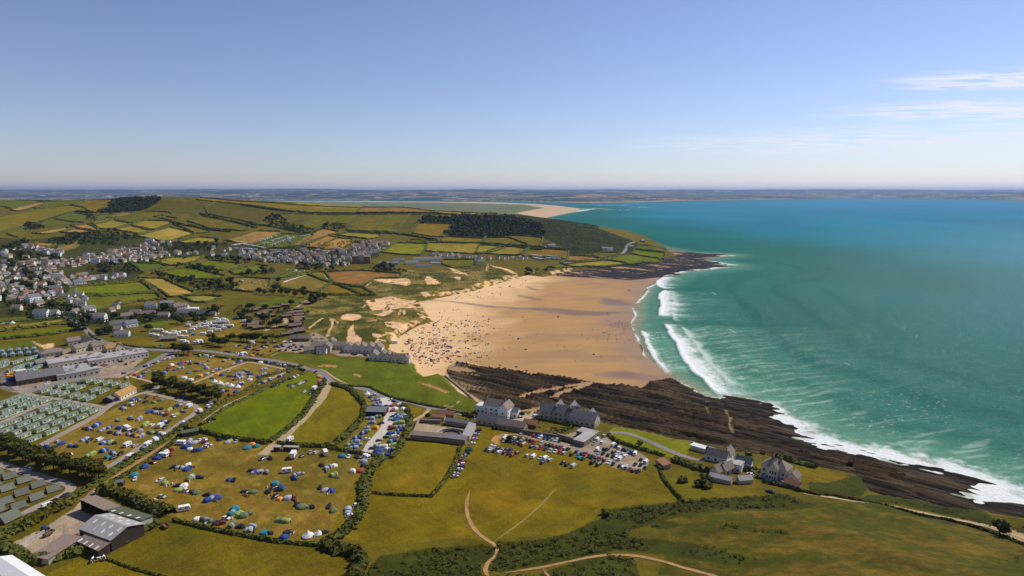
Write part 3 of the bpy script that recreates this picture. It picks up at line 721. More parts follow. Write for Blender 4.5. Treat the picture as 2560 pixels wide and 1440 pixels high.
rc_line = plane_poly([(1800, 996), (1850, 1001), (1905, 1014), (1962, 1052), (2000, 1086), (2080, 1116), (2240, 1152), (2380, 1182), (2440, 1218), (2425, 1245), (2440, 1263), (2560, 1262), (2700, 1320)], 0.0)
drc = dist_grid(rc_line, gx, gy, (NR, NAZ))
r1 = r1 | (beach & (drc < 60) & (gx > 90))
reefsea = (drc < 26) & ~ins_up
rc2 = plane_poly([(1665, 689), (1720, 676), (1775, 671), (1805, 667), (1797, 660), (1755, 647), (1812, 636), (1750, 633)], 0.0)
drc2 = dist_grid(rc2, gx, gy, (NR, NAZ))
sa = plane_poly([(1500, 1000), (2100, 1122)], 2.0); STRIKE = math.atan2(*(sa[1] - sa[0])[::-1])
cs, sn = math.cos(STRIKE), math.sin(STRIKE)
ru = gx * cs + gy * sn; rv = -gx * sn + gy * cs
beds = fbm(ru / 60, rv / 5.0, 51, 4, 0.6)
beds2 = fbm(ru / 25, rv / 2.2, 53, 3)
gaps = fbm(ru / 90 + 7, rv / 14, 57, 4)
sandy = r1 & (gaps < 0.40 - 0.28 * sstep(-140, 60, gx)) & (gx < 160)
pth = P1(12, (1210, 1430), (1330, 1370), (1500, 1340), (1700, 1300), (1900, 1262))
pth2 = P1(12, (1510, 1430), (1640, 1360), (1800, 1310), (1930, 1265))
for q in (pth, pth2):
    sandy |= r1 & near_line(plane_poly(q, 2.5), 2.6)
gully = r1 & (near_line(plane_poly(P1(14, (1050, 800), (1080, 900), (1110, 960)), 2), 1.0) | near_line(plane_poly(P1(14, (1220, 800), (1265, 900), (1305, 960), (1310, 1050), (1330, 1110)), 2), 1.4))
rockm = (r1 & ~sandy & ~gully)
bm_ = sstep(0.40, 0.64, 0.55 * beds + 0.45 * beds2)[:, None]; rk = lin((24, 20, 17)) * (1 - bm_) + lin((74, 59, 42)) * bm_
weed = sstep(0.5, 0.7, fbm(gx / 20, gy / 20, 61, 3))[:, None]
rk = rk * (1 - 0.5 * weed) + lin((60, 52, 22)) * 0.5 * weed
palek = (sstep(30, 4, dup) * sstep(0.4, 0.6, fbm(ru / 30, rv / 6, 63, 3)))[:, None]
rk = rk * (1 - palek) + lin((98, 82, 56)) * palek
col[rockm] = rk[rockm]; cls[rockm | gully] = 2; wet[rockm] = 0
col[gully] = lin((128, 116, 84))
col[sandy] = lin((170, 136, 96)) * 0.9
h2rock = r2 & (fbm(ru / 40, rv / 8, 58, 4) > 0.34)
col[h2rock] = lin((46, 42, 44)) * (0.6 + 0.8 * fbm(gx[h2rock] / 25, gy[h2rock] / 9, 59, 3))[:, None]
cls[h2rock] = 2
# small relief
relief = np.zeros(ncell)
relief[rockm] = (6.5 * (beds - 0.42) + 3.2 * (beds2 - 0.5))[rockm] * np.clip(dcoast[rockm] / 25, 0.25, 1)
ledge = P1(10, (610, 160), (800, 130), (1240, 215), (1480, 280), (1960, 430), (1700, 430), (1200, 400), (860, 330), (680, 220))
ld = inside(plane_poly(ledge, 3), gx, gy)
relief[ld] += 3.0
bigl = inside(plane_poly(P1(10, (300, 160), (620, 200), (1000, 330), (1500, 430), (2050, 510), (2040, 545), (1560, 500), (900, 420), (640, 290)), 3), gx, gy)
relief[bigl & rockm] += 1.6 * beds[bigl & rockm]
relief[gully] -= 1.6
relief[h2rock] = 2.5 * (fbm(gx / 18, gy / 18, 66, 4) - 0.4)[h2rock]
relief[dn] = (7.0 * (fbm(gx / 38, gy / 38, 71, 4) - 0.5))[dn] * np.clip(dup[dn] / 15, 0.15, 1)
relief[hs_] = (3.0 * (fbm(gx / 25, gy / 25, 73, 4) - 0.5))[hs_]
open_g = (cls == 0) & (gd < 2600)
relief[open_g] = (0.9 * (fbm(gx / 60, gy / 60, 75, 3) - 0.5))[open_g]
h = h + relief
h[beach & ~off] = np.maximum(h[beach & ~off], 0.05)
sgn = np.where(ins_coast, 1.0, -1.0)
ragged = 3.6 * (fbm(ru / 34, rv / 5.5, 81, 4, 0.6) - 0.5) + sgn * drc * 0.075 + 0.15
k = reefsea & (drc < 26)
h[k] = np.where(sgn[k] > 0, np.minimum(h[k], ragged[k] + 0.0), ragged[k]); h[k] = np.clip(h[k], -1.4, 3.5)
cls[k] = 2; col[k] = (lin((22, 19, 16)) * (1 - bm_) + lin((70, 57, 40)) * bm_)[k]; wet[k] = 0
rag2 = 4.2 * (fbm(gx / 30, gy / 12, 83, 4, 0.6) - 0.5) + sgn * drc2 * 0.05 + 0.1
k = (drc2 < 40) & ~ins_up
h[k] = np.clip(rag2[k], -1.4, 3.5); cls[k] = 2; col[k] = lin((44, 40, 42)) * (0.6 + 0.8 * fbm(gx[k] / 25, gy[k] / 9, 59, 3))[:, None]; wet[k] = 0
H = h.reshape(NR, NAZ)

# ------------------------------------------------------------------ build the land as separate sheets
OBJ_COUNT = {}
def set_props(o, label=None, cat=None, group=None, kind=None):
    if label: o["label"] = label
    if cat: o["category"] = cat
    if group: o["group"] = group
    if kind: o["kind"] = kind
    return o

def mesh_np(name, verts, faces, mats=(), fmat=None, attrs=None, smooth=True):
    me = bpy.data.meshes.new(name)
    v = np.asarray(verts, np.float32)
    me.vertices.add(len(v)); me.vertices.foreach_set("co", v.ravel())
    if isinstance(faces, np.ndarray):
        k = faces.shape[1]; nf = len(faces)
        me.loops.add(nf * k); me.loops.foreach_set("vertex_index", faces.astype(np.int32).ravel())
        me.polygons.add(nf); me.polygons.foreach_set("loop_start", np.arange(nf, dtype=np.int32) * k)
        try: me.polygons.foreach_set("loop_total", np.full(nf, k, np.int32))
        except Exception: pass
    else:
        tot = np.array([len(f) for f in faces], np.int32); nf = len(faces)
        me.loops.add(int(tot.sum())); me.loops.foreach_set("vertex_index", np.array([i for f in faces for i in f], np.int32))
        me.polygons.add(nf); me.polygons.foreach_set("loop_start", np.concatenate([[0], np.cumsum(tot)[:-1]]).astype(np.int32))
        try: me.polygons.foreach_set("loop_total", tot)
        except Exception: pass
    for m in mats: me.materials.append(m)
    if fmat is not None: me.polygons.foreach_set("material_index", np.asarray(fmat, np.int32))
    me.polygons.foreach_set("use_smooth", np.full(nf, bool(smooth)))
    for an, av in (attrs or {}).items():
        if av.ndim == 2:
            a = me.attributes.new(an, 'FLOAT_COLOR', 'POINT'); full = np.ones((len(av), 4), np.float32); full[:, :3] = av; a.data.foreach_set("color", full.ravel())
        else:
            a = me.attributes.new(an, 'FLOAT', 'POINT'); a.data.foreach_set("value", av.astype(np.float32))
    me.update(calc_edges=True)
    return me

def link_obj(name, me, parent=None, loc=None, rotz=0.0, scale=None):
    o = bpy.data.objects.new(name, me); coll.objects.link(o)
    if parent is not None: o.parent = parent
    if loc is not None: o.location = loc
    if rotz: o.rotation_euler = (0, 0, rotz)
    if scale is not None: o.scale = scale if not isinstance(scale, (int, float)) else (scale,) * 3
    return o

ii, jj = np.meshgrid(np.arange(NR - 1), np.arange(NAZ - 1), indexing='ij')
q = np.stack([ii * NAZ + jj, ii * NAZ + jj + 1, (ii + 1) * NAZ + jj + 1, (ii + 1) * NAZ + jj], -1).reshape(-1, 4)
keep = (h[q].max(1) > -1.0)
q = q[keep]
fcls = cls[q[:, 0]]; ffid = fid[q[:, 0]]
# a face belongs to what most of its corners lie in (first corner decides ties)
MATS["rock"] = rock_mat("reef_rock", STRIKE)
ALL = np.stack([gx, gy, h], 1)
def sheet(name, mask, mat, label):
    f = q[mask]
    if len(f) < 2: return None
    u, inv = np.unique(f, return_inverse=True)
    me = mesh_np(name, ALL[u], inv.reshape(-1, 4), [mat], attrs={"cover": col[u], "wet": wet[u]})
    o = link_obj(name, me)
    set_props(o, label, None, None, "structure")
    return o
nof = ffid < 0
sheet("ground", nof & ((fcls == 0) | (fcls == 4)), MATS["grass"], "rough grass and garden ground between the fields and houses")
sheet("hills", nof & (fcls == 7), MATS["grass"], "distant blue hills and farmland beyond the down")
sheet("beach", fcls == 1, MATS["sand"], "wide sandy beach with wet patches and a stream")
sheet("rock_reef", fcls == 2, MATS["rock"], "dark layered rock reef along the shore")
sheet("dunes", fcls == 3, MATS["grass"], "grassy sand dunes with blown bare hollows")
sheet("hillside", fcls == 5, MATS["grass"], "rough bracken hillside with dry grass")
sheet("yard", fcls == 6, MATS["grass"], "bare ground of car parks, yards and worn patches")
order = np.argsort(ffid, kind='stable'); bnd = np.searchsorted(ffid[order], np.arange(len(FIELDS) + 1))
for i in range(len(FIELDS)):
    k = order[bnd[i]:bnd[i + 1]]
    sheet("field", k[fcls[k] == 0], MATS["grass"], None)
# ------------------------------------------------------------------ the sea
sd = [230.0]
while sd[-1] < 70000:
    d = sd[-1]
    s = 0.9 + (d - 230) / 700 * 2.3 if d < 930 else (3.2 + (d - 930) * 0.004 if d < 2500 else d * 0.011)
    sd.append(d + s)
SD = np.array(sd)
SAZ = np.radians(np.linspace(-46, 46, 900))
sx = (np.sin(SAZ)[None] * SD[:, None]).ravel(); sy = (np.cos(SAZ)[None] * SD[:, None]).ravel(); sdd = np.repeat(SD, len(SAZ))
ground_h = height(sx, sy)
need = ground_h < 1.2
SHP = (len(SD), len(SAZ))
dsh = np.minimum(dist_grid(coast_w, sx, sy, SHP), dist_grid(far_w, sx, sy, SHP))
inl = inside(coast_poly, sx, sy)
dsh = np.where(inl, 0, dsh)
# body colour: sandy in the shallows, green turquoise off the beach, bluer far out
def mixc(a, b, t): return a * (1 - t[:, None]) + b * t[:, None]
big = fbm(sx / 260, sy / 260, 91, 4)
sc = np.tile(lin((142, 128, 100)), (len(sx), 1))
sc = mixc(sc, lin((74, 124, 104)), sstep(0, 22, dsh + 14 * (big - 0.5)))
sc = mixc(sc, lin((10, 98, 86)), sstep(10, 80, dsh + 60 * (big - 0.5)))
sc = mixc(sc, lin((16, 118, 138)), sstep(200, 900, dsh + 300 * (big - 0.5)))
sc = mixc(sc, lin((20, 118, 150)), sstep(900, 3500, dsh + 700 * (big - 0.5)))
patch = fbm(sx / 420 + 3, sy / 700, 93, 4)
sc = sc * (0.80 + 0.40 * patch)[:, None]
foam_glint = np.zeros(len(sx))  # white of the surf, plus the painted sun glints
aer = np.zeros(len(sx))                  # milky, aerated water behind the breakers
fine = fbm(sx / 3.2, sy / 5.0, 95, 4, 0.6)
mid_ = fbm(sx / 14, sy / 22, 97, 4)
streak = fbm((sx * 0.94 + sy * 0.34) / 26, (-sx * 0.34 + sy * 0.94) / 4.5, 98, 4, 0.6)
def breaker(pts, core, trail, seed, strength=1.0, taper=True):
    global foam_glint, aer
    pw = plane_poly(pts, 0.0)
    box = (sx > pw[:, 0].min() - trail * 5) & (sx < pw[:, 0].max() + trail * 5) & (sy > pw[:, 1].min() - trail * 5) & (sy < pw[:, 1].max() + trail * 5)
    k = np.nonzero(box)[0]
    d, sd_, al = dist_line(pw, sx[k], sy[k], signed=True)
    L = np.hypot(*np.diff(pw, axis=0).T).sum()
    s = -d * sd_                             # + seaward
    tp = sstep(0, 0.06, al / L) * sstep(1, 0.92, al / L)
    wob = 2.0 * (mid_[k] - 0.5) * 3
    s = s + wob
    front = sstep(-1.6, 0.4, s)
    c = front * np.exp(-np.maximum(s, 0) / (core * (0.35 + 1.3 * vnoise(al / 22.0, 0 * al, seed))))
    f = sstep(0.2, 0.72, c * (0.55 + 0.9 * fine[k])) * tp
    t = front * np.exp(-np.maximum(s, 0) / trail)
    lace = sstep(0.46, 0.78, 0.6 * streak[k] + 0.4 * fine[k]) * t * (0.35 + 0.6 * t)
    foam_glint[k] = np.maximum(foam_glint[k], np.maximum(f, lace * tp) * strength)
    aer[k] = np.maximum(aer[k], t * tp * strength)
    hgt[k] += 1.3 * np.exp(-((s - 1.0) / 3.0) ** 2) * tp * strength * (core > 4)
hgt = np.zeros(len(sx))
breaker(P1(13, (620, 525), (560, 575), (575, 625), (640, 650)), 18, 20, 1)
breaker(P1(13, (640, 660), (590, 715), (610, 790), (600, 860), (600, 930)), 22, 36, 2)
breaker(P1(14, (635, 30), (680, 110), (730, 190), (785, 280), (815, 370), (860, 440), (920, 500), (1000, 580), (1100, 660), (1160, 730), (1230, 790)), 19, 70, 3)
breaker(P1(14, (405, 105), (450, 190), (480, 260), (530, 370), (600, 460), (690, 550)), 7, 26, 4)
breaker(P1(14, (800, 60), (900, 190), (980, 300), (1060, 420), (1200, 560), (1330, 690)), 9, 45, 17, 0.55)
breaker(P1(13, (700, 660), (730, 760), (720, 880), (760, 980)), 8, 40, 18, 0.45)
breaker(P1(14, (690, 560), (760, 605), (830, 640)), 1.6, 4, 5)
breaker(P1(14, (840, 640), (900, 680), (980, 730)), 1.8, 4, 6)
breaker(P1(13, (560, 600), (470, 640), (460, 690), (400, 750), (350, 805)), 2.5, 8, 7)
breaker(P1(13, (315, 830), (345, 910), (300, 1000), (330, 1080)), 1.6, 4, 8)
breaker(P1(14, (340, 130), (380, 200), (420, 290), (430, 360), (510, 495)), 1.4, 3, 9)
breaker(P1(13, (170, 775), (250, 830), (255, 910)), 0.9, 2, 10)
breaker(P1(13, (1125, 685), (1160, 705)), 1.0, 2, 11, 0.5)
breaker(P1(14, (1275, 95), (1365, 130)), 1.0, 2, 12, 0.6); breaker(P1(14, (2440, 430), (2500, 455)), 0.8, 2, 13, 0.5)
breaker([(1368, 541), (1400, 535), (1440, 529), (1480, 526)], 90, 160, 14, 0.95); breaker([(1440, 529), (1490, 522), (1530, 521)], 60, 120, 15, 0.8)
for a_, b_ in (((1515, 525), (1540, 524)), ((1550, 525.5), (1575, 525)), ((1570, 518), (1640, 519)), ((1480, 514), (1580, 513)), ((1560, 508), (1690, 502.5))):
    breaker([a_, b_], 35, 80, 16, 0.8)
# white water round the rocks
def surf(pts, reach, seed, strength=1.0):
    pw = plane_poly(pts, 0.0)
    d = dist_grid(pw, sx, sy, SHP)
    t = np.exp(-d / reach)
    swirl = fbm(sx / 9, sy / 9, seed, 5, 0.6)
    f = sstep(0.36, 0.76, t * 0.8 + (swirl - 0.34) * 1.1 * sstep(3.6 * reach, 0.8 * reach, d))
    foam_glint[:] = np.maximum(foam_glint, f * strength * sstep(4.5 * reach, 2 * reach, d))
    aer[:] = np.maximum(aer, 0.9 * np.exp(-d / (reach * 2.2)))
surf([(1835, 1000), (1905, 1014), (1962, 1052), (2000, 1086), (2080, 1116)], 15, 101)
surf([(2080, 1112), (2240, 1146), (2380, 1176), (2450, 1212)], 15, 102)
surf([(2450, 1212), (2470, 1235), (2450, 1255), (2540, 1256), (2640, 1280)], 18, 103)
surf([(1665, 687), (1720, 676), (1770, 672), (1805, 667)], 10, 104, 0.95)
surf([(1790, 655), (1810, 661), (1832, 662)], 12, 105); surf([(1800, 640), (1830, 639)], 7, 106)
# offshore ribbons of foam lace from the breaking surf
lace = sstep(0.60, 0.74, streak) * sstep(110, 30, dsh) * sstep(0.42, 0.6, big) * (sdd < 900)
foam_glint = np.maximum(foam_glint, 0.3 * lace * (sx > 90))
aer = np.clip(aer + 0.25 * sstep(150, 40, dsh) * (sdd < 1000) * (0.2 + streak), 0, 1)
sc = mixc(sc, lin((110, 165, 138)), np.clip(aer * (0.1 + 0.75 * streak), 0, 0.7))
glint_fleck = sstep(0.70, 0.80, fbm(sx / 2.4, sy / 1.1, 121, 3, 0.6)) * sstep(0.4, 0.62, fbm(sx / 60, sy / 60, 123, 3)) * sstep(760, 380, sdd) * sstep(25, 60, dsh) * (sx > 150)  # sun glints on the near water, painted in as white specks
foam_glint = np.maximum(foam_glint, 0.55 * glint_fleck)
# swell: long crests turning in towards the beach
phase = (dsh + 70 * (big - 0.5)) / 74.0 * 2 * math.pi
amp = 1.1 * sstep(15, 120, dsh) * sstep(520, 120, dsh) * sstep(2200, 500, sdd)
hgt += amp * (np.sin(phase) + 0.35 * np.sin(2 * phase)) * (0.4 + patch)
hgt += 0.25 * (fbm(sx / 9, sy / 14, 111, 3) - 0.5) * sstep(900, 200, sdd)
hgt *= sstep(-0.0, 3.0, dsh)
NS = len(SAZ)
ii, jj = np.meshgrid(np.arange(len(SD) - 1), np.arange(NS - 1), indexing='ij')
sq = np.stack([ii * NS + jj, ii * NS + jj + 1, (ii + 1) * NS + jj + 1, (ii + 1) * NS + jj], -1).reshape(-1, 4)
sq = sq[need[sq].any(1)]
u, uinv = np.unique(sq, return_inverse=True)

m, nt, b = new_mat("sea_water")
pos = geo_pos(nt)
c = attr(nt, "cover").outputs["Color"]; fo = attr(nt, "foam_glint").outputs["Fac"]
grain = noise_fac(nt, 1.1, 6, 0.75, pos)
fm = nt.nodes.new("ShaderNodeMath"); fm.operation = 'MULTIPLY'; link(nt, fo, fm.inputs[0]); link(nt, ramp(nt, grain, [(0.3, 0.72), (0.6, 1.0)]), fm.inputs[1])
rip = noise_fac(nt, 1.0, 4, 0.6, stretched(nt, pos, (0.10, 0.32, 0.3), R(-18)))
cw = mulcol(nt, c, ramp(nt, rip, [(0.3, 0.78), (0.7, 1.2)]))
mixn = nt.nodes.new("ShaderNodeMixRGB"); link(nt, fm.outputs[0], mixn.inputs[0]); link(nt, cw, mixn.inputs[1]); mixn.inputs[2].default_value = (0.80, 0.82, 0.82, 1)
dif = nt.nodes.new("ShaderNodeBsdfDiffuse"); link(nt, mixn.outputs[0], dif.inputs["Color"])
glo = nt.nodes.new("ShaderNodeBsdfGlossy"); glo.inputs["Roughness"].default_value = 0.16
fre = nt.nodes.new("ShaderNodeFresnel"); fre.inputs["IOR"].default_value = 1.33
fcl = nt.nodes.new("ShaderNodeMath"); fcl.operation = 'MULTIPLY'; link(nt, fre.outputs[0], fcl.inputs[0]); fcl.inputs[1].default_value = 0.12     # steep little waves hide most of the grazing mirror
inv = nt.nodes.new("ShaderNodeMath"); inv.operation = 'SUBTRACT'; inv.inputs[0].default_value = 1.0; link(nt, fm.outputs[0], inv.inputs[1])
fk = nt.nodes.new("ShaderNodeMath"); fk.operation = 'MULTIPLY'; link(nt, fcl.outputs[0], fk.inputs[0]); link(nt, inv.outputs[0], fk.inputs[1])
ms = nt.nodes.new("ShaderNodeMixShader"); link(nt, fk.outputs[0], ms.inputs[0]); link(nt, dif.outputs[0], ms.inputs[1]); link(nt, glo.outputs[0], ms.inputs[2])
link(nt, ms.outputs[0], [n for n in nt.nodes if n.type == 'OUTPUT_MATERIAL'][0].inputs["Surface"])
w1 = noise_fac(nt, 0.3, 3, 0.55, stretched(nt, pos, (1, 2.0, 1), R(30)))
w2 = noise_fac(nt, 0.9, 2, 0.5, pos)
ad = nt.nodes.new("ShaderNodeMath"); ad.operation = 'MULTIPLY_ADD'; link(nt, w1, ad.inputs[0]); ad.inputs[1].default_value = 2.6; link(nt, w2, ad.inputs[2])
bmp = nt.nodes.new("ShaderNodeBump"); bmp.inputs["Strength"].default_value = 1.0; bmp.inputs["Distance"].default_value = 0.5; link(nt, ad.outputs[0], bmp.inputs["Height"])
for n_ in (dif, glo): link(nt, bmp.outputs[0], n_.inputs["Normal"])
nt.nodes.remove(b)
MATS["water"] = m
me = mesh_np("sea", np.stack([sx[u], sy[u], hgt[u]], 1), uinv.reshape(-1, 4), [m], attrs={"cover": sc[u], "foam_glint": foam_glint[u]})
set_props(link_obj("sea", me), "turquoise sea with white breakers rolling onto the beach", None, None, "structure")
# ------------------------------------------------------------------ kit: paints, shapes, things
def paint(key, rgb, rough=0.6, var=0.16, scale=1.5, spec=0.3, metal=0.0, streak=None):
    if key in MATS: return MATS[key]
    m, nt, b = new_mat(key)
    pos = geo_pos(nt)
    oi = nt.nodes.new("ShaderNodeObjectInfo")
    f = noise_fac(nt, scale, 5, 0.65, stretched(nt, pos, streak, 0.4) if streak else pos)
    c = mulcol(nt, tuple(float(v) for v in rgb), ramp(nt, f, [(0.3, 1 - var), (0.7, 1 + var)]))
    c = mulcol(nt, c, ramp(nt, oi.outputs["Random"], [(0.0, 0.88), (1.0, 1.1)]))
    link(nt, c, b.inputs["Base Color"])
    b.inputs["Roughness"].default_value = rough; b.inputs["Specular IOR Level"].default_value = spec; b.inputs["Metallic"].default_value = metal
    MATS[key] = m
    return m

def leafmat(key, a, c2, scale=0.5):
    if key in MATS: return MATS[key]
    m, nt, b = new_mat(key)
    pos = geo_pos(nt)
    oi = nt.nodes.new("ShaderNodeObjectInfo")
    f = noise_fac(nt, scale, 6, 0.72, pos)
    r = nt.nodes.new("ShaderNodeValToRGB"); r.color_ramp.elements[0].position = 0.32; r.color_ramp.elements[1].position = 0.68
    r.color_ramp.elements[0].color = (*a, 1); r.color_ramp.elements[1].color = (*c2, 1)
    link(nt, f, r.inputs[0])
    c = mulcol(nt, r.outputs[0], ramp(nt, oi.outputs["Random"], [(0.0, (0.75, 0.8, 0.8)), (1.0, (1.2, 1.12, 1.0))]))
    link(nt, c, b.inputs["Base Color"]); b.inputs["Roughness"].default_value = 0.8; b.inputs["Specular IOR Level"].default_value = 0.12
    MATS[key] = m
    return m
def P3(a): return tuple(float(v) for v in lin(a))
paint("white", (0.78, 0.78, 0.76)); paint("cream", (0.66, 0.58, 0.44)); paint("render", (0.72, 0.64, 0.5), 0.85, 0.14, 0.6); paint("stone", (0.48, 0.42, 0.33), 0.9, 0.3, 1.2); paint("brown_stone", (0.27, 0.21, 0.15), 0.9, 0.3, 1.0)
paint("slate", (0.16, 0.155, 0.16), 0.7, 0.25, 0.8); paint("slate_brown", (0.20, 0.165, 0.135), 0.8, 0.25, 0.8); paint("tile_red", (0.27, 0.13, 0.075), 0.85, 0.25, 0.8); paint("tile_orange", (0.38, 0.21, 0.07), 0.85, 0.3, 0.5)
paint("flat_roof", (0.34, 0.32, 0.31), 0.9, 0.25, 0.3); paint("sheet_grey", (0.30, 0.28, 0.27), 0.75, 0.18, 0.6, streak=(2.0, 0.1, 0.1)); paint("sheet_brown", (0.22, 0.16, 0.13), 0.8, 0.18, 0.6, streak=(2.0, 0.1, 0.1)); paint("sheet_green", (0.085, 0.10, 0.055), 0.75, 0.18, 0.6)
paint("sheet_white", (0.66, 0.66, 0.66), 0.5, 0.08); paint("timber", (0.17, 0.10, 0.06), 0.85, 0.25, 1.0); paint("timber_dark", (0.05, 0.036, 0.028), 0.85, 0.25, 1.0); paint("glass", (0.02, 0.026, 0.032), 0.08, 0.1, 1.0, 0.6); paint("rubber", (0.015, 0.015, 0.015), 0.8)
paint("static_wall", (0.36, 0.47, 0.27), 0.6, 0.08); paint("static_roof", (0.17, 0.18, 0.185), 0.7, 0.2, 0.8); paint("static_wall_teal", (0.27, 0.42, 0.36), 0.6, 0.08); paint("static_roof_blue", (0.17, 0.25, 0.31), 0.6, 0.15); paint("lodge_roof", (0.15, 0.16, 0.125), 0.8, 0.2, 0.8); paint("chalet_roof", (0.17, 0.115, 0.08), 0.85, 0.2, 0.8)
paint("blind_white", (0.7, 0.7, 0.68), 0.5); paint("bark", (0.10, 0.07, 0.045), 0.9, 0.3, 2.0); paint("galv", (0.42, 0.43, 0.44), 0.45, 0.1, 1.0, 0.4, 0.3); paint("concrete_wall", (0.40, 0.37, 0.32), 0.9, 0.2, 0.6)
for k_, v_ in dict(k=(0.012, 0.013, 0.016), g=(0.09, 0.092, 0.10), s=(0.42, 0.43, 0.45), w=(0.74, 0.75, 0.76), r=(0.36, 0.018, 0.012), b=(0.018, 0.05, 0.19), t=(0.015, 0.20, 0.26), o=(0.55, 0.28, 0.06), n=(0.03, 0.09, 0.05)).items():
    paint("car_" + k_, v_, 0.28, 0.05, 1.0, 0.6)
for k_, v_ in dict(b=(0.02, 0.06, 0.23), t=(0.02, 0.19, 0.27), g=(0.12, 0.16, 0.08), l=(0.27, 0.36, 0.09), s=(0.33, 0.34, 0.40), w=(0.72, 0.69, 0.64), r=(0.38, 0.04, 0.035), o=(0.70, 0.27, 0.03), p=(0.62, 0.06, 0.22), k=(0.03, 0.03, 0.035), y=(0.65, 0.45, 0.05)).items():
    paint("cloth_" + k_, v_, 0.8, 0.18, 0.8)
leafmat("leaf_broad", (0.022, 0.032, 0.007), (0.075, 0.085, 0.018)); leafmat("leaf_cypress", (0.024, 0.032, 0.006), (0.115, 0.105, 0.018)); leafmat("leaf_hedge", (0.042, 0.056, 0.01), (0.14, 0.145, 0.026)); leafmat("leaf_gorse", (0.026, 0.034, 0.005), (0.09, 0.088, 0.013))
leafmat("leaf_yellow", (0.05, 0.052, 0.008), (0.17, 0.14, 0.018)); leafmat("leaf_wood", (0.022, 0.033, 0.008), (0.075, 0.088, 0.022)); leafmat("leaf_marram", (0.04, 0.05, 0.016), (0.14, 0.13, 0.05))

class Shape:
    """Collects faces with paints; becomes one mesh."""
    def __init__(s): s.v = []; s.f = []; s.m = []; s.mats = []
    def mi(s, m):
        if m not in s.mats: s.mats.append(m)
        return s.mats.index(m)
    def add(s, verts, faces, m):
        o = len(s.v); s.v += [tuple(map(float, p)) for p in verts]
        k = s.mi(m)
        for f in faces: s.f.append(tuple(i + o for i in f)); s.m.append(k)
        return s
    def box(s, x0, x1, y0, y1, z0, z1, m, taper=(0, 0)):
        tx, ty = taper
        v = [(x0, y0, z0), (x1, y0, z0), (x1, y1, z0), (x0, y1, z0), (x0 + tx, y0 + ty, z1), (x1 - tx, y0 + ty, z1), (x1 - tx, y1 - ty, z1), (x0 + tx, y1 - ty, z1)]
        return s.add(v, [(0, 3, 2, 1), (4, 5, 6, 7), (0, 1, 5, 4), (1, 2, 6, 5), (2, 3, 7, 6), (3, 0, 4, 7)], m)
    def prism(s, prof, y0, y1, m):
        """profile in x,z swept along y"""
        n = len(prof); v = [(x, y0, z) for x, z in prof] + [(x, y1, z) for x, z in prof]
        f = [tuple(range(n)), tuple(range(2 * n - 1, n - 1, -1))] + [(i, i + n, (i + 1) % n + n, (i + 1) % n) for i in range(n)]
        return s.add(v, f, m)
    def cyl(s, cx_, cy_, z0, z1, r0, r1, m, n=8, axis='z'):
        v = []
        for z, r in ((z0, r0), (z1, r1)):
            for i in range(n):
                a = 2 * math.pi * i / n
                p = (cx_ + r * math.cos(a), cy_ + r * math.sin(a), z)
                if axis == 'y': p = (cx_ + r * math.cos(a), z, cy_ + r * math.sin(a))
                v.append(p)
        f = [tuple(range(n))[::-1], tuple(range(n, 2 * n))] + [(i, (i + 1) % n, (i + 1) % n + n, i + n) for i in range(n)]
        return s.add(v, f, m)
    def moved(s, dx=0, dy=0, dz=0, rot=0.0):
        c, sn = math.cos(rot), math.sin(rot)
        s.v = [(x * c - y * sn + dx, x * sn + y * c + dy, z + dz) for x, y, z in s.v]
        return s
    def mesh(s, name, smooth=False):
        return mesh_np(name, s.v, s.f, [MATS[m] for m in s.mats], s.m, smooth=smooth)

def gable(s, L, W, z0, zr, m, over=0.35, thick=0.18, y_c=0.0):
    """ridge along x"""
    l = L / 2 + over; w = W / 2 + over; drop = (zr - z0) * over / (W / 2)
    z0 = z0 - drop
    for sg in (-1, 1):
        v = [(-l, sg * w, z0), (l, sg * w, z0), (l, 0, zr), (-l, 0, zr)]
        v += [(x, y, z + thick) for x, y, z in v]
        if sg < 0: f = [(0, 3, 2, 1), (4, 5, 6, 7), (0, 1, 5, 4), (1, 2, 6, 5), (2, 3, 7, 6), (3, 0, 4, 7)]
        else: f = [(0, 1, 2, 3), (7, 6, 5, 4), (4, 5, 1, 0), (5, 6, 2, 1), (6, 7, 3, 2), (7, 4, 0, 3)]
        s.add([(x, y + y_c, z) for x, y, z in v], f, m)
    return s
def hip(s, L, W, z0, zr, m, over=0.4, inset=None):
    l = L / 2 + over; w = W / 2 + over; i = (W / 2 if inset is None else inset)
    v = [(-l, -w, z0), (l, -w, z0), (l, w, z0), (-l, w, z0), (-l + i + over, 0, zr), (l - i - over, 0, zr)]
    return s.add(v, [(0, 1, 5, 4), (1, 2, 5), (2, 3, 4, 5), (3, 0, 4), (3, 2, 1, 0)], m)
def gable_walls(s, L, W, h_, zr, m, base=-1.2):
    l, w = L / 2, W / 2
    v = [(-l, -w, base), (l, -w, base), (l, w, base), (-l, w, base), (-l, -w, h_), (l, -w, h_), (l, w, h_), (-l, w, h_), (-l, 0, zr), (l, 0, zr)]
    return s.add(v, [(0, 1, 5, 4), (2, 3, 7, 6), (1, 2, 6, 9, 5), (3, 0, 4, 8, 7), (0, 3, 2, 1)], m)

MESH = {}
def shared(key, build, smooth=False):
    if key not in MESH:
        MESH[key] = build().mesh(key.split("|")[0], smooth)
    return MESH[key]

THINGS = []           # (object, noun, look, place, group) -> labels are written at the end
def reg(o, noun, look, where, group=None, label=None):
    THINGS.append((o, noun, look, where, group, label))
    o["category"] = noun
    return o

def children(root, parts):
    for name, me, loc in parts:
        link_obj(name, me, root, loc)

def at(k, pts):
    return place(zp(k, pts))
def yaw_at(k, a, b_):
    p = at(k, [a, b_]); d = p[1] - p[0]
    return math.atan2(d[1], d[0])

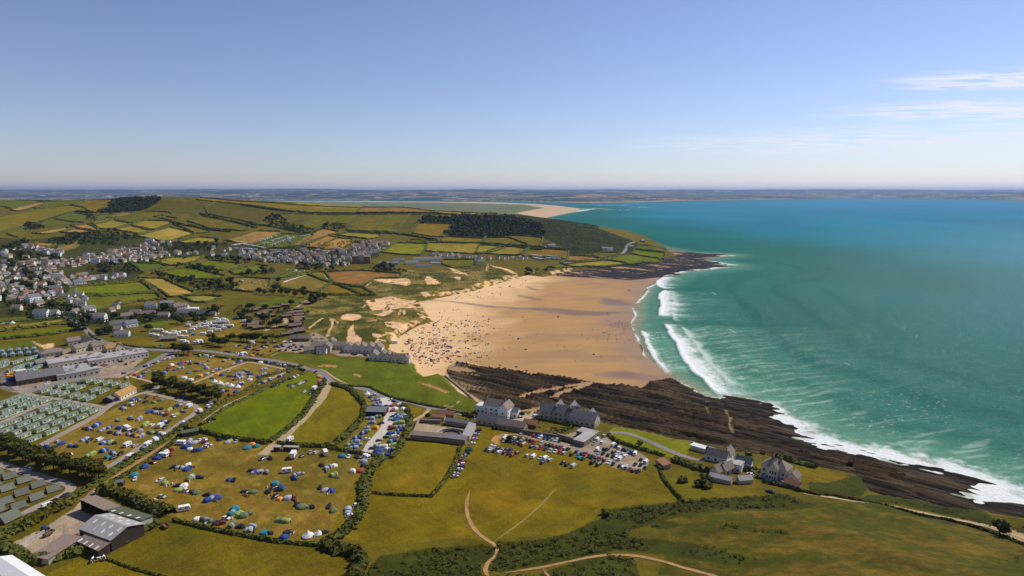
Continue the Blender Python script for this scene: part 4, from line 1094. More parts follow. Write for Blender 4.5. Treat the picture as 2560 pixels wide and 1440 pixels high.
# ---- vehicles
def car_shape(L=4.3, W=1.75, Hh=1.45, m="car_k", kind="hatch"):
    s = Shape()
    hx, hy = L / 2, W / 2
    # lower body with bonnet and tail: sections (x, bottom, top, half width)
    hood = 0.62 * Hh
    if kind == "van":
        prof = [(-hx, 0.3, 0.55 * Hh, 0.92), (-hx + 0.05, 0.25, hood + 0.1, 0.98), (hx - 0.9, 0.25, hood + 0.1, 1.0), (hx - 0.1, 0.25, hood - 0.12, 0.95), (hx, 0.32, 0.45 * Hh, 0.88)]
    else:
        prof = [(-hx, 0.35, 0.52 * Hh, 0.86), (-hx + 0.15, 0.24, hood, 0.95), (-hx + 0.9, 0.22, hood + 0.03, 1.0), (hx - 1.2, 0.22, hood + 0.02, 1.0), (hx - 0.25, 0.24, hood - 0.14, 0.94), (hx, 0.35, 0.42 * Hh, 0.82)]
    v = []; f = []
    for x, zb, zt, w in prof:
        v += [(x, -hy * w, zb), (x, -hy * w, zt - 0.08), (x, -hy * w * 0.9, zt), (x, hy * w * 0.9, zt), (x, hy * w, zt - 0.08), (x, hy * w, zb)]
    n = len(prof)
    for i in range(n - 1):
        for j in range(6):
            a = i * 6 + j; b_ = i * 6 + (j + 1) % 6
            f.append((a, b_, b_ + 6, a + 6))
    f.append(tuple(range(5, -1, -1))); f.append(tuple((n - 1) * 6 + j for j in range(6)))
    s.add(v, [tuple(reversed(q_)) for q_ in f], m)
    # roof and pillars
    if kind == "van": x0, x1, xr0, xr1 = -hx + 0.05, hx - 0.55, -hx + 0.12, hx - 1.25
    elif kind == "estate": x0, x1, xr0, xr1 = -hx + 0.12, hx - 1.05, -hx + 0.45, hx - 1.95
    else: x0, x1, xr0, xr1 = -hx + 0.2, hx - 1.0, -hx + 0.85, hx - 1.95
    zt = Hh
    g = Shape()
    wy, ry = hy * 0.93, hy * 0.76
    g.add([(x0, -wy, hood), (x1, -wy, hood), (x1, wy, hood), (x0, wy, hood), (xr0, -ry, zt - 0.1), (xr1, -ry, zt - 0.1), (xr1, ry, zt - 0.1), (xr0, ry, zt - 0.1)],
          [(0, 1, 5, 4), (1, 2, 6, 5), (2, 3, 7, 6), (3, 0, 4, 7)], "glass")
    s.add([(xr0 - 0.04, -ry - 0.03, zt - 0.1), (xr1 + 0.06, -ry - 0.03, zt - 0.1), (xr1 + 0.06, ry + 0.03, zt - 0.1), (xr0 - 0.04, ry + 0.03, zt - 0.1), (xr0 + 0.15, -ry + 0.15, zt), (xr1 - 0.1, -ry + 0.15, zt), (xr1 - 0.1, ry - 0.15, zt), (xr0 + 0.15, ry - 0.15, zt)],
          [(4, 5, 6, 7), (0, 1, 5, 4), (1, 2, 6, 5), (2, 3, 7, 6), (3, 0, 4, 7)], m)
    if kind == "van":
        s.box(-hx + 0.08, hx - 1.9, -wy - 0.01, wy + 0.01, hood, zt - 0.12, m, (0.04, 0.1))
    for sg in (-1, 1):   # pillar between front and rear glass
        xm = 0.5 * (xr0 + xr1)
        s.add([(xm - 0.06, sg * (wy + 0.012), hood), (xm + 0.06, sg * (wy + 0.012), hood), (xm + 0.06, sg * (ry + 0.012), zt - 0.1), (xm - 0.06, sg * (ry + 0.012), zt - 0.1)], [(0, 1, 2, 3) if sg < 0 else (3, 2, 1, 0)], m)
    return s, g
def wheel_shape():
    s = Shape(); s.cyl(0, 0, -0.1, 0.1, 0.32, 0.32, "rubber", 10, 'y'); s.cyl(0, 0, -0.115, 0.115, 0.18, 0.18, "galv", 8, 'y'); return s
CARDIM = {"hatch": (4.0, 1.72, 1.47), "estate": (4.5, 1.78, 1.5), "van": (4.9, 1.92, 1.98)}
CNAME = dict(k="black", g="dark grey", s="silver", w="white", r="red", b="blue", t="teal", o="orange", n="dark green")
def car(p, yaw, c, kind=None, parts=True, where="", group=None):
    kind = kind or random.choice(["hatch", "hatch", "estate", "estate"])
    L, W, Hh = CARDIM[kind]
    key = f"car_body|{kind}{c}"
    if key not in MESH:
        s, g = car_shape(L, W, Hh, "car_" + c, kind)
        MESH[key] = s.mesh("car_body"); MESH[f"windows|{kind}"] = g.mesh("windows")
        if "wheel" not in MESH: MESH["wheel"] = wheel_shape().mesh("wheel")
        # plain one-piece copy for far cars
        t = Shape(); t.add(s.v, s.f, "car_" + c); t.add(g.v, g.f, "glass")
        for sx_ in (-1, 1): t.box(sx_ * (L / 2 - 0.85) - 0.3, sx_ * (L / 2 - 0.85) + 0.3, -W / 2 + 0.04, W / 2 - 0.04, 0, 0.5, "rubber")
        MESH[f"car_far|{kind}{c}"] = t.mesh("car_far")
    nm = "parked_van" if kind == "van" else "parked_car"
    if parts:
        o = link_obj(nm, MESH[key], None, tuple(p), yaw)
        children(o, [("windows", MESH[f"windows|{kind}"], (0, 0, 0))] + [("wheel", MESH["wheel"], (sx_ * (L / 2 - 0.82), sy_ * (W / 2 - 0.1), 0.32)) for sx_ in (-1, 1) for sy_ in (-1, 1)])
    else:
        o = link_obj(nm, MESH[f"car_far|{kind}{c}"], None, tuple(p), yaw)
    noun = "van" if kind == "van" else "car"
    look = {"hatch": "hatchback", "estate": "estate car", "van": "van"}[kind]
    return reg(o, noun, f"{CNAME[c]} {look}", where, group)

def caravan(p, yaw, where, group=None, c="white", parts=True, scale=1.0):
    def body():
        s = Shape(); pr = [(-2.6, 0.45), (2.3, 0.45), (2.75, 0.8), (2.6, 1.7), (2.15, 2.45), (-2.2, 2.55), (-2.6, 2.2)]
        s.prism(pr, -1.1, 1.1, c); s.box(2.7, 3.7, -0.08, 0.08, 0.42, 0.5, "galv"); s.box(-0.5, 0.2, -0.35, 0.35, 2.5, 2.62, "blind_white"); return s
    def win():
        s = Shape()
        for sg in (-1, 1):
            for x0, x1 in ((-1.9, -0.9), (0.5, 1.6)): s.box(x0, x1, sg * 1.1 - 0.02, sg * 1.1 + 0.02, 1.3, 1.9, "glass")
        s.box(-2.64, -2.56, -0.8, 0.8, 1.3, 1.95, "glass")
        return s
    o = link_obj("touring_caravan", shared("caravan_body|" + c, body), None, tuple(p), yaw, scale)
    if "wheel" not in MESH: MESH["wheel"] = wheel_shape().mesh("wheel")
    if parts: children(o, [("windows", shared("caravan_windows", win), None), ("wheel", MESH["wheel"], (-0.2, -1.0, 0.32)), ("wheel", MESH["wheel"], (-0.2, 1.0, 0.32))])
    else: children(o, [("windows", shared("caravan_windows", win), None)])
    return reg(o, "caravan", "white touring caravan" if c == "white" else f"{c} touring caravan", where, group)

def motorhome(p, yaw, where, group=None):
    def body():
        s = Shape(); s.prism([(-3.0, 0.4), (2.9, 0.4), (3.0, 1.1), (2.2, 1.35), (1.9, 1.9), (2.5, 2.1), (2.4, 2.8), (-3.0, 2.85)], -1.1, 1.1, "white"); return s
    def win():
        s = Shape()
        for sg in (-1, 1):
            for x0, x1 in ((-2.2, -1.2), (-0.3, 0.7)): s.box(x0, x1, sg * 1.1 - 0.02, sg * 1.1 + 0.02, 1.5, 2.1, "glass")
            s.box(1.35, 2.0, sg * 1.1 - 0.02, sg * 1.1 + 0.02, 1.3, 1.85, "glass")
        s.add([(2.24, -0.95, 1.36), (2.24, 0.95, 1.36), (1.95, 0.95, 1.88), (1.95, -0.95, 1.88)], [(0, 1, 2, 3)], "glass")
        return s
    o = link_obj("motorhome", shared("motorhome_body", body), None, tuple(p), yaw)
    if "wheel" not in MESH: MESH["wheel"] = wheel_shape().mesh("wheel")
    children(o, [("windows", shared("motorhome_windows", win), None)] + [("wheel", MESH["wheel"], (x_, y_, 0.32)) for x_ in (-1.8, 1.9) for y_ in (-1, 1)])
    return reg(o, "motorhome", "white coachbuilt motorhome", where, group)

# ---- tents
TNAME = dict(b="blue", t="turquoise", g="dark green", l="lime green", s="grey", w="white", r="red", o="orange", p="pink", k="black", y="yellow")
def dome_tent(p, yaw, c, where, group=None, scale=1.0):
    def build():
        s = Shape(); R0, hh = 1.9, 1.7
        rings = [(1.0, 0.0), (0.94, 0.42), (0.74, 0.78), (0.42, 0.96)]
        v = []
        for rr_, zz in rings:
            for i in range(12):
                a = 2 * math.pi * i / 12; rb = rr_ * (1.0 if i % 3 else 1.1)
                v.append((R0 * rb * math.cos(a) * 1.15, R0 * rb * math.sin(a), hh * zz * (0.93 if i % 3 else 1.02)))
        v.append((0, 0, hh))
        f = []
        for r_ in range(3):
            for i in range(12): f.append((r_ * 12 + i, r_ * 12 + (i + 1) % 12, r_ * 12 + 12 + (i + 1) % 12, r_ * 12 + 12 + i))
        for i in range(12): f.append((36 + i, 36 + (i + 1) % 12, 48))
        s.add(v, f, "cloth_" + c); return s
    def porch():
        s = Shape()
        s.add([(1.6, -0.7, 0), (2.7, 0, 0), (1.6, 0.7, 0), (1.3, 0.0, 1.35)], [(0, 1, 3), (1, 2, 3)], "cloth_" + ("s" if c != "s" else "k")); return s
    o = link_obj("dome_tent", shared("dome_canopy|" + c, build), None, tuple(p), yaw, scale)
    children(o, [("porch", shared("dome_porch|" + c, porch), None)])
    return reg(o, "tent", f"{TNAME[c]} dome tent", where, group)
def tunnel_tent(p, yaw, c, where, group=None, scale=1.0):
    c2 = {"b": "s", "s": "b", "g": "s", "l": "g", "w": "s"}.get(c, "s")
    def build():
        s = Shape(); v = []; N = 9
        secs = [(-3.0, 0.35), (-2.5, 0.85), (-1.2, 1.0), (0, 0.92), (1.2, 1.0), (2.4, 0.95), (3.0, 0.62)]
        for x, r_ in secs:
            for i in range(N):
                a = math.pi * i / (N - 1)
                v.append((x, -1.55 * r_ * math.cos(a), 2.0 * r_ * math.sin(a) ** 0.8))
        f = [(i * N + j, i * N + j + 1, i * N + N + j + 1, i * N + N + j) for i in range(len(secs) - 1) for j in range(N - 1)]
        f = [tuple(reversed(x)) for x in f]
        f.append(tuple(range(N))); f.append(tuple(range(len(secs) * N - 1, (len(secs) - 1) * N - 1, -1)))
        s.add(v, f, "cloth_" + c)
        k2 = s.mi("cloth_" + c2)
        for idx in range(2 * (N - 1), 3 * (N - 1)): s.m[idx] = k2
        return s
    def door():
        s = Shape(); s.add([(3.03, -0.55, 0.02), (3.03, 0.55, 0.02), (3.02, 0.4, 1.05), (3.02, -0.4, 1.05)], [(0, 1, 2, 3)], "cloth_k")
        for sg in (-1, 1): s.box(0.9, 1.7, sg * 1.5 - 0.02, sg * 1.5 + 0.02, 0.5, 1.0, "glass")
        return s
    o = link_obj("tunnel_tent", shared("tunnel_canopy|" + c, build), None, tuple(p), yaw, scale)
    children(o, [("door", shared("tunnel_door", door), None)])
    return reg(o, "tent", f"{TNAME[c]} tunnel tent", where, group)
def bell_tent(p, yaw, c, where, group=None, scale=1.0):
    def build():
        s = Shape(); s.cyl(0, 0, 0, 0.7, 2.5, 2.45, "cloth_" + c, 14); s.cyl(0, 0, 0.7, 2.0, 2.6, 0.95, "cloth_" + c, 14); s.cyl(0, 0, 2.0, 3.1, 0.95, 0.04, "cloth_" + c, 14); return s
    def door():
        s = Shape(); s.add([(2.46, -0.5, 0.05), (2.46, 0.5, 0.05), (1.9, 0.0, 1.45)], [(0, 1, 2)], "cloth_k"); return s
    o = link_obj("bell_tent", shared("bell_canopy|" + c, build), None, tuple(p), yaw, scale)
    children(o, [("door", shared("bell_door", door), None)])
    return reg(o, "tent", "white bell tent", where, group)

# ---- static caravans and lodges
def static_caravan(p, yaw, where, group, teal=False):
    w_, r_ = ("static_wall_teal", "static_roof_blue") if teal else ("static_wall", "static_roof")
    def body():
        s = Shape(); gable_walls(s, 10.5, 3.6, 2.9, 3.35, w_, 0.35); s.box(-5.15, 5.15, -1.7, 1.7, 0.0, 0.4, "rubber"); return s
    def roof(): return gable(Shape(), 10.5, 3.6, 2.9, 3.35, r_, 0.15, 0.08)
    def win():
        s = Shape()
        for sg in (-1, 1): s.box(-0.55, 0.55, sg * 1.8 - 0.025, sg * 1.8 + 0.025, 1.35, 2.3, "glass")
        return s
    def end():
        s = Shape(); s.box(5.23, 5.28, -1.3, 1.3, 1.2, 2.4, "glass"); return s
    def door():
        s = Shape(); s.box(0.2, 1.0, -1.84, -1.79, 0.45, 2.4, "blind_white"); return s
    o = link_obj("static_caravan", shared("static_body|" + w_, body), None, tuple(p), yaw, 0.84)
    children(o, [("roof", shared("static_roof|" + r_, roof), None), ("windows", shared("static_window", win), (-3.2, 0, 0)), ("windows", shared("static_window", win), (-1.2, 0, 0)), ("windows", shared("static_window", win), (3.2, 0, 0)), ("end_window", shared("static_end", end), None), ("door", shared("static_door", door), None)])
    return reg(o, "caravan", ("teal" if teal else "pale green") + " static caravan", where, group)
def a_lodge(p, yaw, where, group, scale=1.0):
    def wall():
        s = Shape(); gable_walls(s, 6.8, 5.2, 1.2, 4.2, "timber", -0.6); s.box(3.4, 5.2, -2.4, 2.4, -0.5, 0.25, "timber"); return s
    def roof(): return gable(Shape(), 6.8, 5.2, 1.2, 4.2, "lodge_roof", 0.55, 0.16)
    def win():
        s = Shape(); s.box(3.40, 3.45, -1.3, 1.3, 0.4, 2.2, "glass"); return s
    o = link_obj("a_frame_lodge", shared("lodge_wall", wall), None, tuple(p), yaw, 0.74 * scale)
    children(o, [("roof", shared("lodge_roof_mesh", roof), None), ("window", shared("lodge_window", win), None)])
    return reg(o, "lodge", "grey-roofed A-frame lodge", where, group)

# ---- houses
def house(p, yaw, L, W, h_, rise, wall, roof, where, group=None, look=None, chim=1, rows=2, hipd=False, parts=True, name="house", noun="house", label=None, extra=None):
    L, W, h_, rise = round(L, 1), round(W, 1), round(h_, 1), round(rise, 1)
    key = f"{L}{W}{h_}{rise}{wall}{roof}{chim}{rows}{hipd}"
    def walls():
        s = Shape()
        if hipd: s.box(-L / 2, L / 2, -W / 2, W / 2, -1.5, h_, wall)
        else: gable_walls(s, L, W, h_, h_ + rise, wall, -1.5)
        return s
    def roofs():
        s = Shape()
        if rise < 0.3: s.box(-L / 2 - 0.2, L / 2 + 0.2, -W / 2 - 0.2, W / 2 + 0.2, h_, h_ + 0.3, roof)
        elif hipd: hip(s, L, W, h_, h_ + rise, roof)
        else: gable(s, L, W, h_, h_ + rise, roof)
        return s
    def window():
        s = Shape(); s.box(-0.6, 0.6, -0.05, 0.05, -0.62, 0.62, "glass"); return s
    def frame():
        s = Shape(); s.box(-0.7, 0.7, -0.04, 0.04, -0.74, -0.62, "blind_white"); s.box(-0.7, 0.7, -0.04, 0.04, 0.62, 0.72, "blind_white"); s.box(-0.03, 0.03, -0.065, 0.065, -0.62, 0.62, "blind_white"); return s
    def chimney():
        s = Shape(); s.box(-0.45, 0.45, -0.35, 0.35, -0.9, 1.1, "brown_stone"); s.cyl(0, 0, 1.1, 1.5, 0.14, 0.12, "tile_red", 6); return s
    spots = []
    nlev = max(1, int(h_ / 2.6)) if rows else 0
    for lv in range(min(nlev, rows if rows else 0)):
        z = 1.5 + lv * 2.7
        if z + 0.7 > h_: break
        n = max(1, int(L / 3.2))
        for i in range(n):
            x = -L / 2 + (i + 0.5) * L / n
            spots += [(x, -W / 2, z, 0), (x, W / 2, z, 0)]
        n = max(1, int(W / 4))
        for i in range(n):
            y = -W / 2 + (i + 0.5) * W / n
            spots += [(-L / 2, y, z, 1), (L / 2, y, z, 1)]
    if parts:
        o = link_obj(name, shared("house_wall|" + key, walls), None, tuple(p), yaw)
        ro = link_obj("roof", shared("house_roof|" + key, roofs), o)
        for i in range(chim):
            cxp = (-L / 2 + 0.8) if i == 0 else (L / 2 - 0.8)
            if hipd: cxp *= 0.35
            link_obj("chimney", shared("house_chimney", chimney), ro, (cxp, 0, h_ + rise))
        if math.hypot(p[0], p[1]) > 560:
            def allw():
                s = Shape()
                for x, y, z, r_ in spots:
                    a, b_ = (0.6, 0.05) if not r_ else (0.05, 0.6)
                    s.box(x - a, x + a, y - b_, y + b_, z - 0.62, z + 0.62, "glass")
                return s
            if spots: link_obj("windows", shared("house_windows|" + key, allw), o)
        else:
            for x, y, z, r_ in spots:
                wv = link_obj("window", shared("house_window", window), o, (x, y, z), math.pi / 2 * r_)
                if L * W > 90: link_obj("frame", shared("house_frame", frame), wv)
        if extra: extra(o)
    else:
        def whole():
            s = walls(); t = roofs(); s.add(t.v, t.f, roof)
            for x, y, z, r_ in spots:
                a, b_ = (0.55, 0.05) if not r_ else (0.05, 0.55)
                s.box(x - a, x + a, y - b_, y + b_, z - 0.6, z + 0.6, "glass")
            for i in range(chim):
                cxp = (-L / 2 + 0.8) if i == 0 else (L / 2 - 0.8)
                s.box(cxp - 0.45, cxp + 0.45, -0.35, 0.35, h_ + rise - 0.9, h_ + rise + 1.1, "brown_stone")
            return s
        o = link_obj(name, shared("house_far|" + key, whole), None, tuple(p), yaw)
    return reg(o, noun, look or "house", where, group, label)
# ------------------------------------------------------------------ roads and paths (draped strips)
def resample(pw, step):
    pw = np.asarray(pw, float); seg = np.hypot(*np.diff(pw, axis=0).T); acc = np.concatenate([[0], np.cumsum(seg)])
    n = max(2, int(acc[-1] / step) + 1); t = np.linspace(0, acc[-1], n)
    # smooth the corners a little
    x = np.interp(t, acc, pw[:, 0]); y = np.interp(t, acc, pw[:, 1])
    k = max(1, int(6 / step))
    for _ in range(2):
        if n > 2 * k + 2:
            xs, ys = x.copy(), y.copy()
            xs[k:-k] = (x[:-2 * k] + x[k:-k] * 2 + x[2 * k:]) / 4; ys[k:-k] = (y[:-2 * k] + y[k:-k] * 2 + y[2 * k:]) / 4
            x, y = xs, ys
    return np.stack([x, y], 1)
def strip_mat(key, rgb, var=0.2):
    m, nt, b = new_mat(key); pos = geo_pos(nt)
    c = mulcol(nt, P3(rgb), ramp(nt, noise_fac(nt, 0.7, 6, 0.7, pos), [(0.3, 1 - var), (0.7, 1 + var)]))
    c = mulcol(nt, c, ramp(nt, noise_fac(nt, 0.05, 3, 0.6, pos), [(0.3, 0.85), (0.7, 1.15)]))
    link(nt, c, b.inputs["Base Color"]); b.inputs["Roughness"].default_value = 0.9; b.inputs["Specular IOR Level"].default_value = 0.15
    MATS[key] = m
strip_mat("tarmac", (128, 122, 120)); strip_mat("stone_track", (168, 146, 112), 0.25); strip_mat("concrete_road", (186, 178, 166)); strip_mat("bare_earth", (160, 124, 82), 0.3); strip_mat("park_road", (150, 136, 124)); strip_mat("worn_grass", (136, 116, 58), 0.3)
def strip(name, px, w, mat, label, lift=0.14):
    pw = place_xy(px)
    step = float(np.clip(np.hypot(*pw.T).mean() * 0.006, 1.2, 8))
    c = resample(pw, step)
    t = np.gradient(c, axis=0); t /= np.maximum(np.hypot(*t.T), 1e-6)[:, None]
    nrm = np.stack([-t[:, 1], t[:, 0]], 1)
    n = len(c)
    ta = np.arange(n) * step; ends = 0.25 + 0.75 * np.minimum(sstep(0, 12, ta), sstep(0, 12, ta[-1] - ta)) if name == 'path' else 1.0
    wob = ((1 + 0.5 * (fbm(ta / 6.0, np.zeros(n), 7, 3) - 0.5)) * ends)[:, None]
    offs = (-0.5, -0.25, 0, 0.25, 0.5)
    rows = [c + nrm * (w * k * wob) for k in offs]
    P = np.stack(rows, 1).reshape(-1, 2)
    z = height(P[:, 0], P[:, 1]) + lift
    K = len(offs)
    i, j = np.meshgrid(np.arange(n - 1), np.arange(K - 1), indexing='ij')
    f = np.stack([i * K + j, i * K + j + 1, (i + 1) * K + j + 1, (i + 1) * K + j], -1).reshape(-1, 4)[:, ::-1]
    me = mesh_np(name, np.column_stack([P, z]), f, [MATS[mat]])
    o = link_obj(name, me); set_props(o, label, None, None, "structure")
    return o
def PZ(*parts):
    out = []
    for k, pts in parts: out += zp(k, pts)
    return out
ROADS = [
 ("road", PZ((4, [(880, 190), (930, 250), (1030, 300), (1150, 322), (1300, 352), (1500, 376), (1740, 386), (1960, 382), (2150, 402), (2300, 420)]), (5, [(160, 462), (420, 500), (560, 530), (680, 570), (780, 592), (850, 640), (900, 700), (1000, 725), (1150, 750), (1250, 772), (1340, 805), (1450, 850), (1600, 882), (1800, 922), (1900, 958), (2050, 972), (2200, 1012), (2400, 1062)])), 6.5, "tarmac", "grey seaside lane winding past the camping fields to the hotel"),
 ("track", PZ((5, [(885, 705), (860, 790), (780, 910), (640, 1060), (500, 1190), (380, 1310), (300, 1370), (220, 1430)])), 6, "stone_track", "pale stony track between the two green fields"),
 ("road", PZ((5, [(1440, 855), (1490, 950), (1510, 1030), (1470, 1130), (1380, 1260), (1255, 1410)])), 7, "concrete_road", "pale concrete road through the narrow tent strip"),
 ("road", PZ((4, [(335, 1375), (700, 1180), (1000, 1020), (1100, 930), (1300, 850), (1480, 800), (1560, 780), (1560, 740)])), 5, "park_road", "holiday park road beside the rows of static caravans"),
 ("road", PZ((4, [(1480, 815), (1700, 860), (1900, 910), (1990, 960), (1960, 1010), (1700, 1180), (1400, 1360)]), (6, [(1240, 260), (1040, 372)])), 4.2, "park_road", "loop road round the lower camping field"),
 ("road", PZ((4, [(60, 690), (200, 785), (300, 832), (600, 872), (900, 932), (1090, 962)])), 4.5, "park_road", "park road above the static caravan rows"),
 ("road", PZ((4, [(520, 905), (300, 975), (120, 1060), (0, 1115)])), 4, "park_road", "short park road between static caravans"),
 ("road", PZ((4, [(260, 815), (330, 780), (560, 708), (900, 652), (1200, 602), (1400, 560), (1560, 480), (1700, 402), (1760, 388)])), 7, "tarmac", "entrance road of the holiday park"),
 ("track", PZ((4, [(1300, 645), (1420, 570), (1520, 530), (1720, 430)])), 3, "stone_track", "gravel track on the edge of the upper tent field"),
 ("track", PZ((4, [(1300, 640), (1400, 670), (1530, 705)])), 3, "stone_track", "gravel spur below the upper tent field"),
 ("track", PZ((4, [(1930, 712), (2200, 600), (2480, 500)]), (5, [(80, 500), (440, 570), (470, 592), (380, 640), (180, 720), (0, 790)])), 3.2, "stone_track", "gravel loop through the upper tent field"),
 ("road", PZ((6, [(-60, 300), (250, 402), (560, 492), (740, 540), (700, 612), (500, 692), (200, 832)])), 5, "park_road", "park road round the A-frame lodges"),
 ("path", PZ((6, [(890, 612), (1100, 482), (1400, 292), (1730, 72)])), 2, "bare_earth", "earth footpath along the hedge bank beside the big tent field"),
 ("path", PZ((4, [(2000, 1115), (2250, 935), (2560, 800)]), (5, [(300, 722), (640, 602)])), 2.2, "stone_track", "footpath between hedges above the bright green field"),
 ("road", PZ((8, [(1700, 500), (1720, 482), (1800, 478), (1950, 512), (2150, 602), (2350, 692), (2560, 762)]), (9, [(250, 770)])), 4, "tarmac", "curving tarmac drive across the seafront lawn"),
 ("path", PZ((7, [(2300, 590), (2265, 680), (2258, 780), (2300, 920), (2400, 1042), (2520, 1112)]), (11, [(130, 1108), (215, 1160), (190, 1222), (60, 1312), (15, 1372), (60, 1425), (120, 1500)])), 1.7, "bare_earth", "worn earth path crossing the large car field"),
 ("path", PZ((11, [(130, 1104), (280, 1000), (480, 850), (640, 702), (760, 560)])), 1.2, "worn_grass", "faint worn path across the car field"),
 ("path", PZ((11, [(250, 1410), (600, 1362), (900, 1292), (1200, 1232), (1500, 1222), (1700, 1262), (2100, 1372), (2400, 1462), (2700, 1560)])), 2.2, "bare_earth", "sandy path through the scrub on the near hillside"),
 ("path", PZ((11, [(630, 1368), (690, 1450), (720, 1560)])), 1.6, "bare_earth", "short sandy branch path through scrub"),
 ("path", PZ((10, [(360, 615), (560, 652), (800, 692), (1100, 712), (1400, 772), (1800, 862), (2200, 932), (2400, 1002), (2560, 1062), (2750, 1130)])), 3, "stone_track", "pale coast path along the foot of the hillside"),
 ("road", PZ((1, [(655, 935), (700, 1000), (750, 1050), (700, 1095), (620, 1130), (400, 1165), (200, 1180)])), 7, "tarmac", "village road bending past the bright field"),
 ("road", PZ((1, [(640, 1260), (680, 1340), (760, 1372), (880, 1470)]), (4, [(900, 220)])), 6, "tarmac", "village lane down to the holiday park"),
 ("road", PZ((3, [(1550, 577), (1470, 612), (1460, 652), (1410, 712), (1300, 742), (1150, 766), (900, 778), (850, 790)])), 7, "tarmac", "coast road climbing over the headland"),
 ("road", PZ((3, [(880, 682), (850, 762), (910, 828)])), 5, "tarmac", "side lane on the headland"),
 ("track", PZ((2, [(840, 880), (870, 942), (940, 1002), (1080, 1042), (1240, 1122)])), 4, "stone_track", "sandy track behind the dunes"),
 ("track", PZ((2, [(425, 985), (520, 952), (660, 907)])), 7, "concrete_road", "pale track beside the far camp field"),
 ("track", PZ((2, [(470, 1330), (540, 1252), (670, 1162)])), 4, "stone_track", "track through the wooden chalets"),
 ("track", PZ((5, [(250, 190), (330, 150), (470, 110), (440, 40), (420, 0)])), 5, "stone_track", "drive between the dark chalets"),
 ("track", PZ((5, [(1725, 1092), (1850, 1032), (1890, 972)])), 3, "stone_track", "short track to the walled stone yard"),
 ("path", PZ((5, [(310, 440), (350, 420), (400, 408)])), 3, "stone_track", "path at the corner of the clifftop green"),
 ("path", PZ((5, [(760, 560), (850, 590), (930, 650), (1000, 690), (1080, 722)])), 2, "stone_track", "footpath beside the lane"),
]
for nm, px, w_, mt, lb in ROADS: strip(nm, px, w_, mt, lb)

# ------------------------------------------------------------------ hedges
def hedge_mesh(pw, h_, w_, mat, seed, closed=False):
    d = float(np.hypot(*np.asarray(pw).T).mean())
    step = float(np.clip(d * 0.0032, 0.9, 6))
    c = resample(pw, step); n = len(c)
    t = np.gradient(c, axis=0); t /= np.maximum(np.hypot(*t.T), 1e-6)[:, None]
    nrm = np.stack([-t[:, 1], t[:, 0]], 1)
    s_ = np.arange(n) * step
    hv = h_ * (0.55 + 0.9 * fbm(s_ / 6.0, np.full(n, seed * 3.1), seed, 3)); wv = w_ * (0.6 + 0.8 * fbm(s_ / 5.0, np.full(n, seed * 7.7), seed + 5, 3))
    prof = [(-0.5, -0.3), (-0.5, 0.35), (-0.32, 0.8), (0.0, 1.0), (0.32, 0.82), (0.5, 0.35), (0.5, -0.3)]
    K = len(prof); r_ = np.random.default_rng(seed)
    V = np.zeros((n, K, 3)); zb = height(c[:, 0], c[:, 1])
    for k, (o, z) in enumerate(prof):
        jit = r_.normal(0, 0.13, n) * w_ * (z > 0)
        xy = c + nrm * (o * wv + jit)[:, None] + t * (r_.normal(0, 0.25, n) * step * (z > 0))[:, None]
        V[:, k, :2] = xy; V[:, k, 2] = zb + hv * z * (1 + r_.normal(0, 0.14, n) * (z > 0.2))
    i, j = np.meshgrid(np.arange(n - 1), np.arange(K - 1), indexing='ij')
    F = np.stack([i * K + j, i * K + j + 1, (i + 1) * K + j + 1, (i + 1) * K + j], -1).reshape(-1, 4)
    V = V.reshape(-1, 3)
    # leafy sprays standing out of the mass
    if d < 1100:
        m = int(n * (9 if d < 620 else 4))
        ci = r_.integers(0, n, m); o = r_.uniform(-0.5, 0.5, m); lf = 0.3 + 0.45 * r_.random(m) * min(w_ / 4, 1)
        base = c[ci] + nrm[ci] * (o * wv[ci])[:, None] + t[ci] * r_.uniform(-1, 1, m)[:, None] * step
        bz = zb[ci] + hv[ci] * (1 - (np.abs(o) * 1.5) ** 2) * r_.uniform(0.7, 1.1, m)
        C0 = np.column_stack([base, bz])
        a = r_.normal(size=(m, 3)); a /= np.linalg.norm(a, axis=1)[:, None]; b_ = np.cross(a, r_.normal(size=(m, 3))); b_ /= np.linalg.norm(b_, axis=1)[:, None]
        q4 = np.stack([C0 + (a * x_ + b_ * y_) * lf[:, None] for x_, y_ in ((-1, -0.6), (0.8, -0.8), (1, 0.7), (-0.7, 0.9))], 1).reshape(-1, 3)
        F = np.concatenate([F, np.arange(m * 4).reshape(-1, 4) + len(V)]); V = np.concatenate([V, q4])
    return mesh_np("hedge", V, F[:, ::-1], [MATS[mat]], smooth=False)
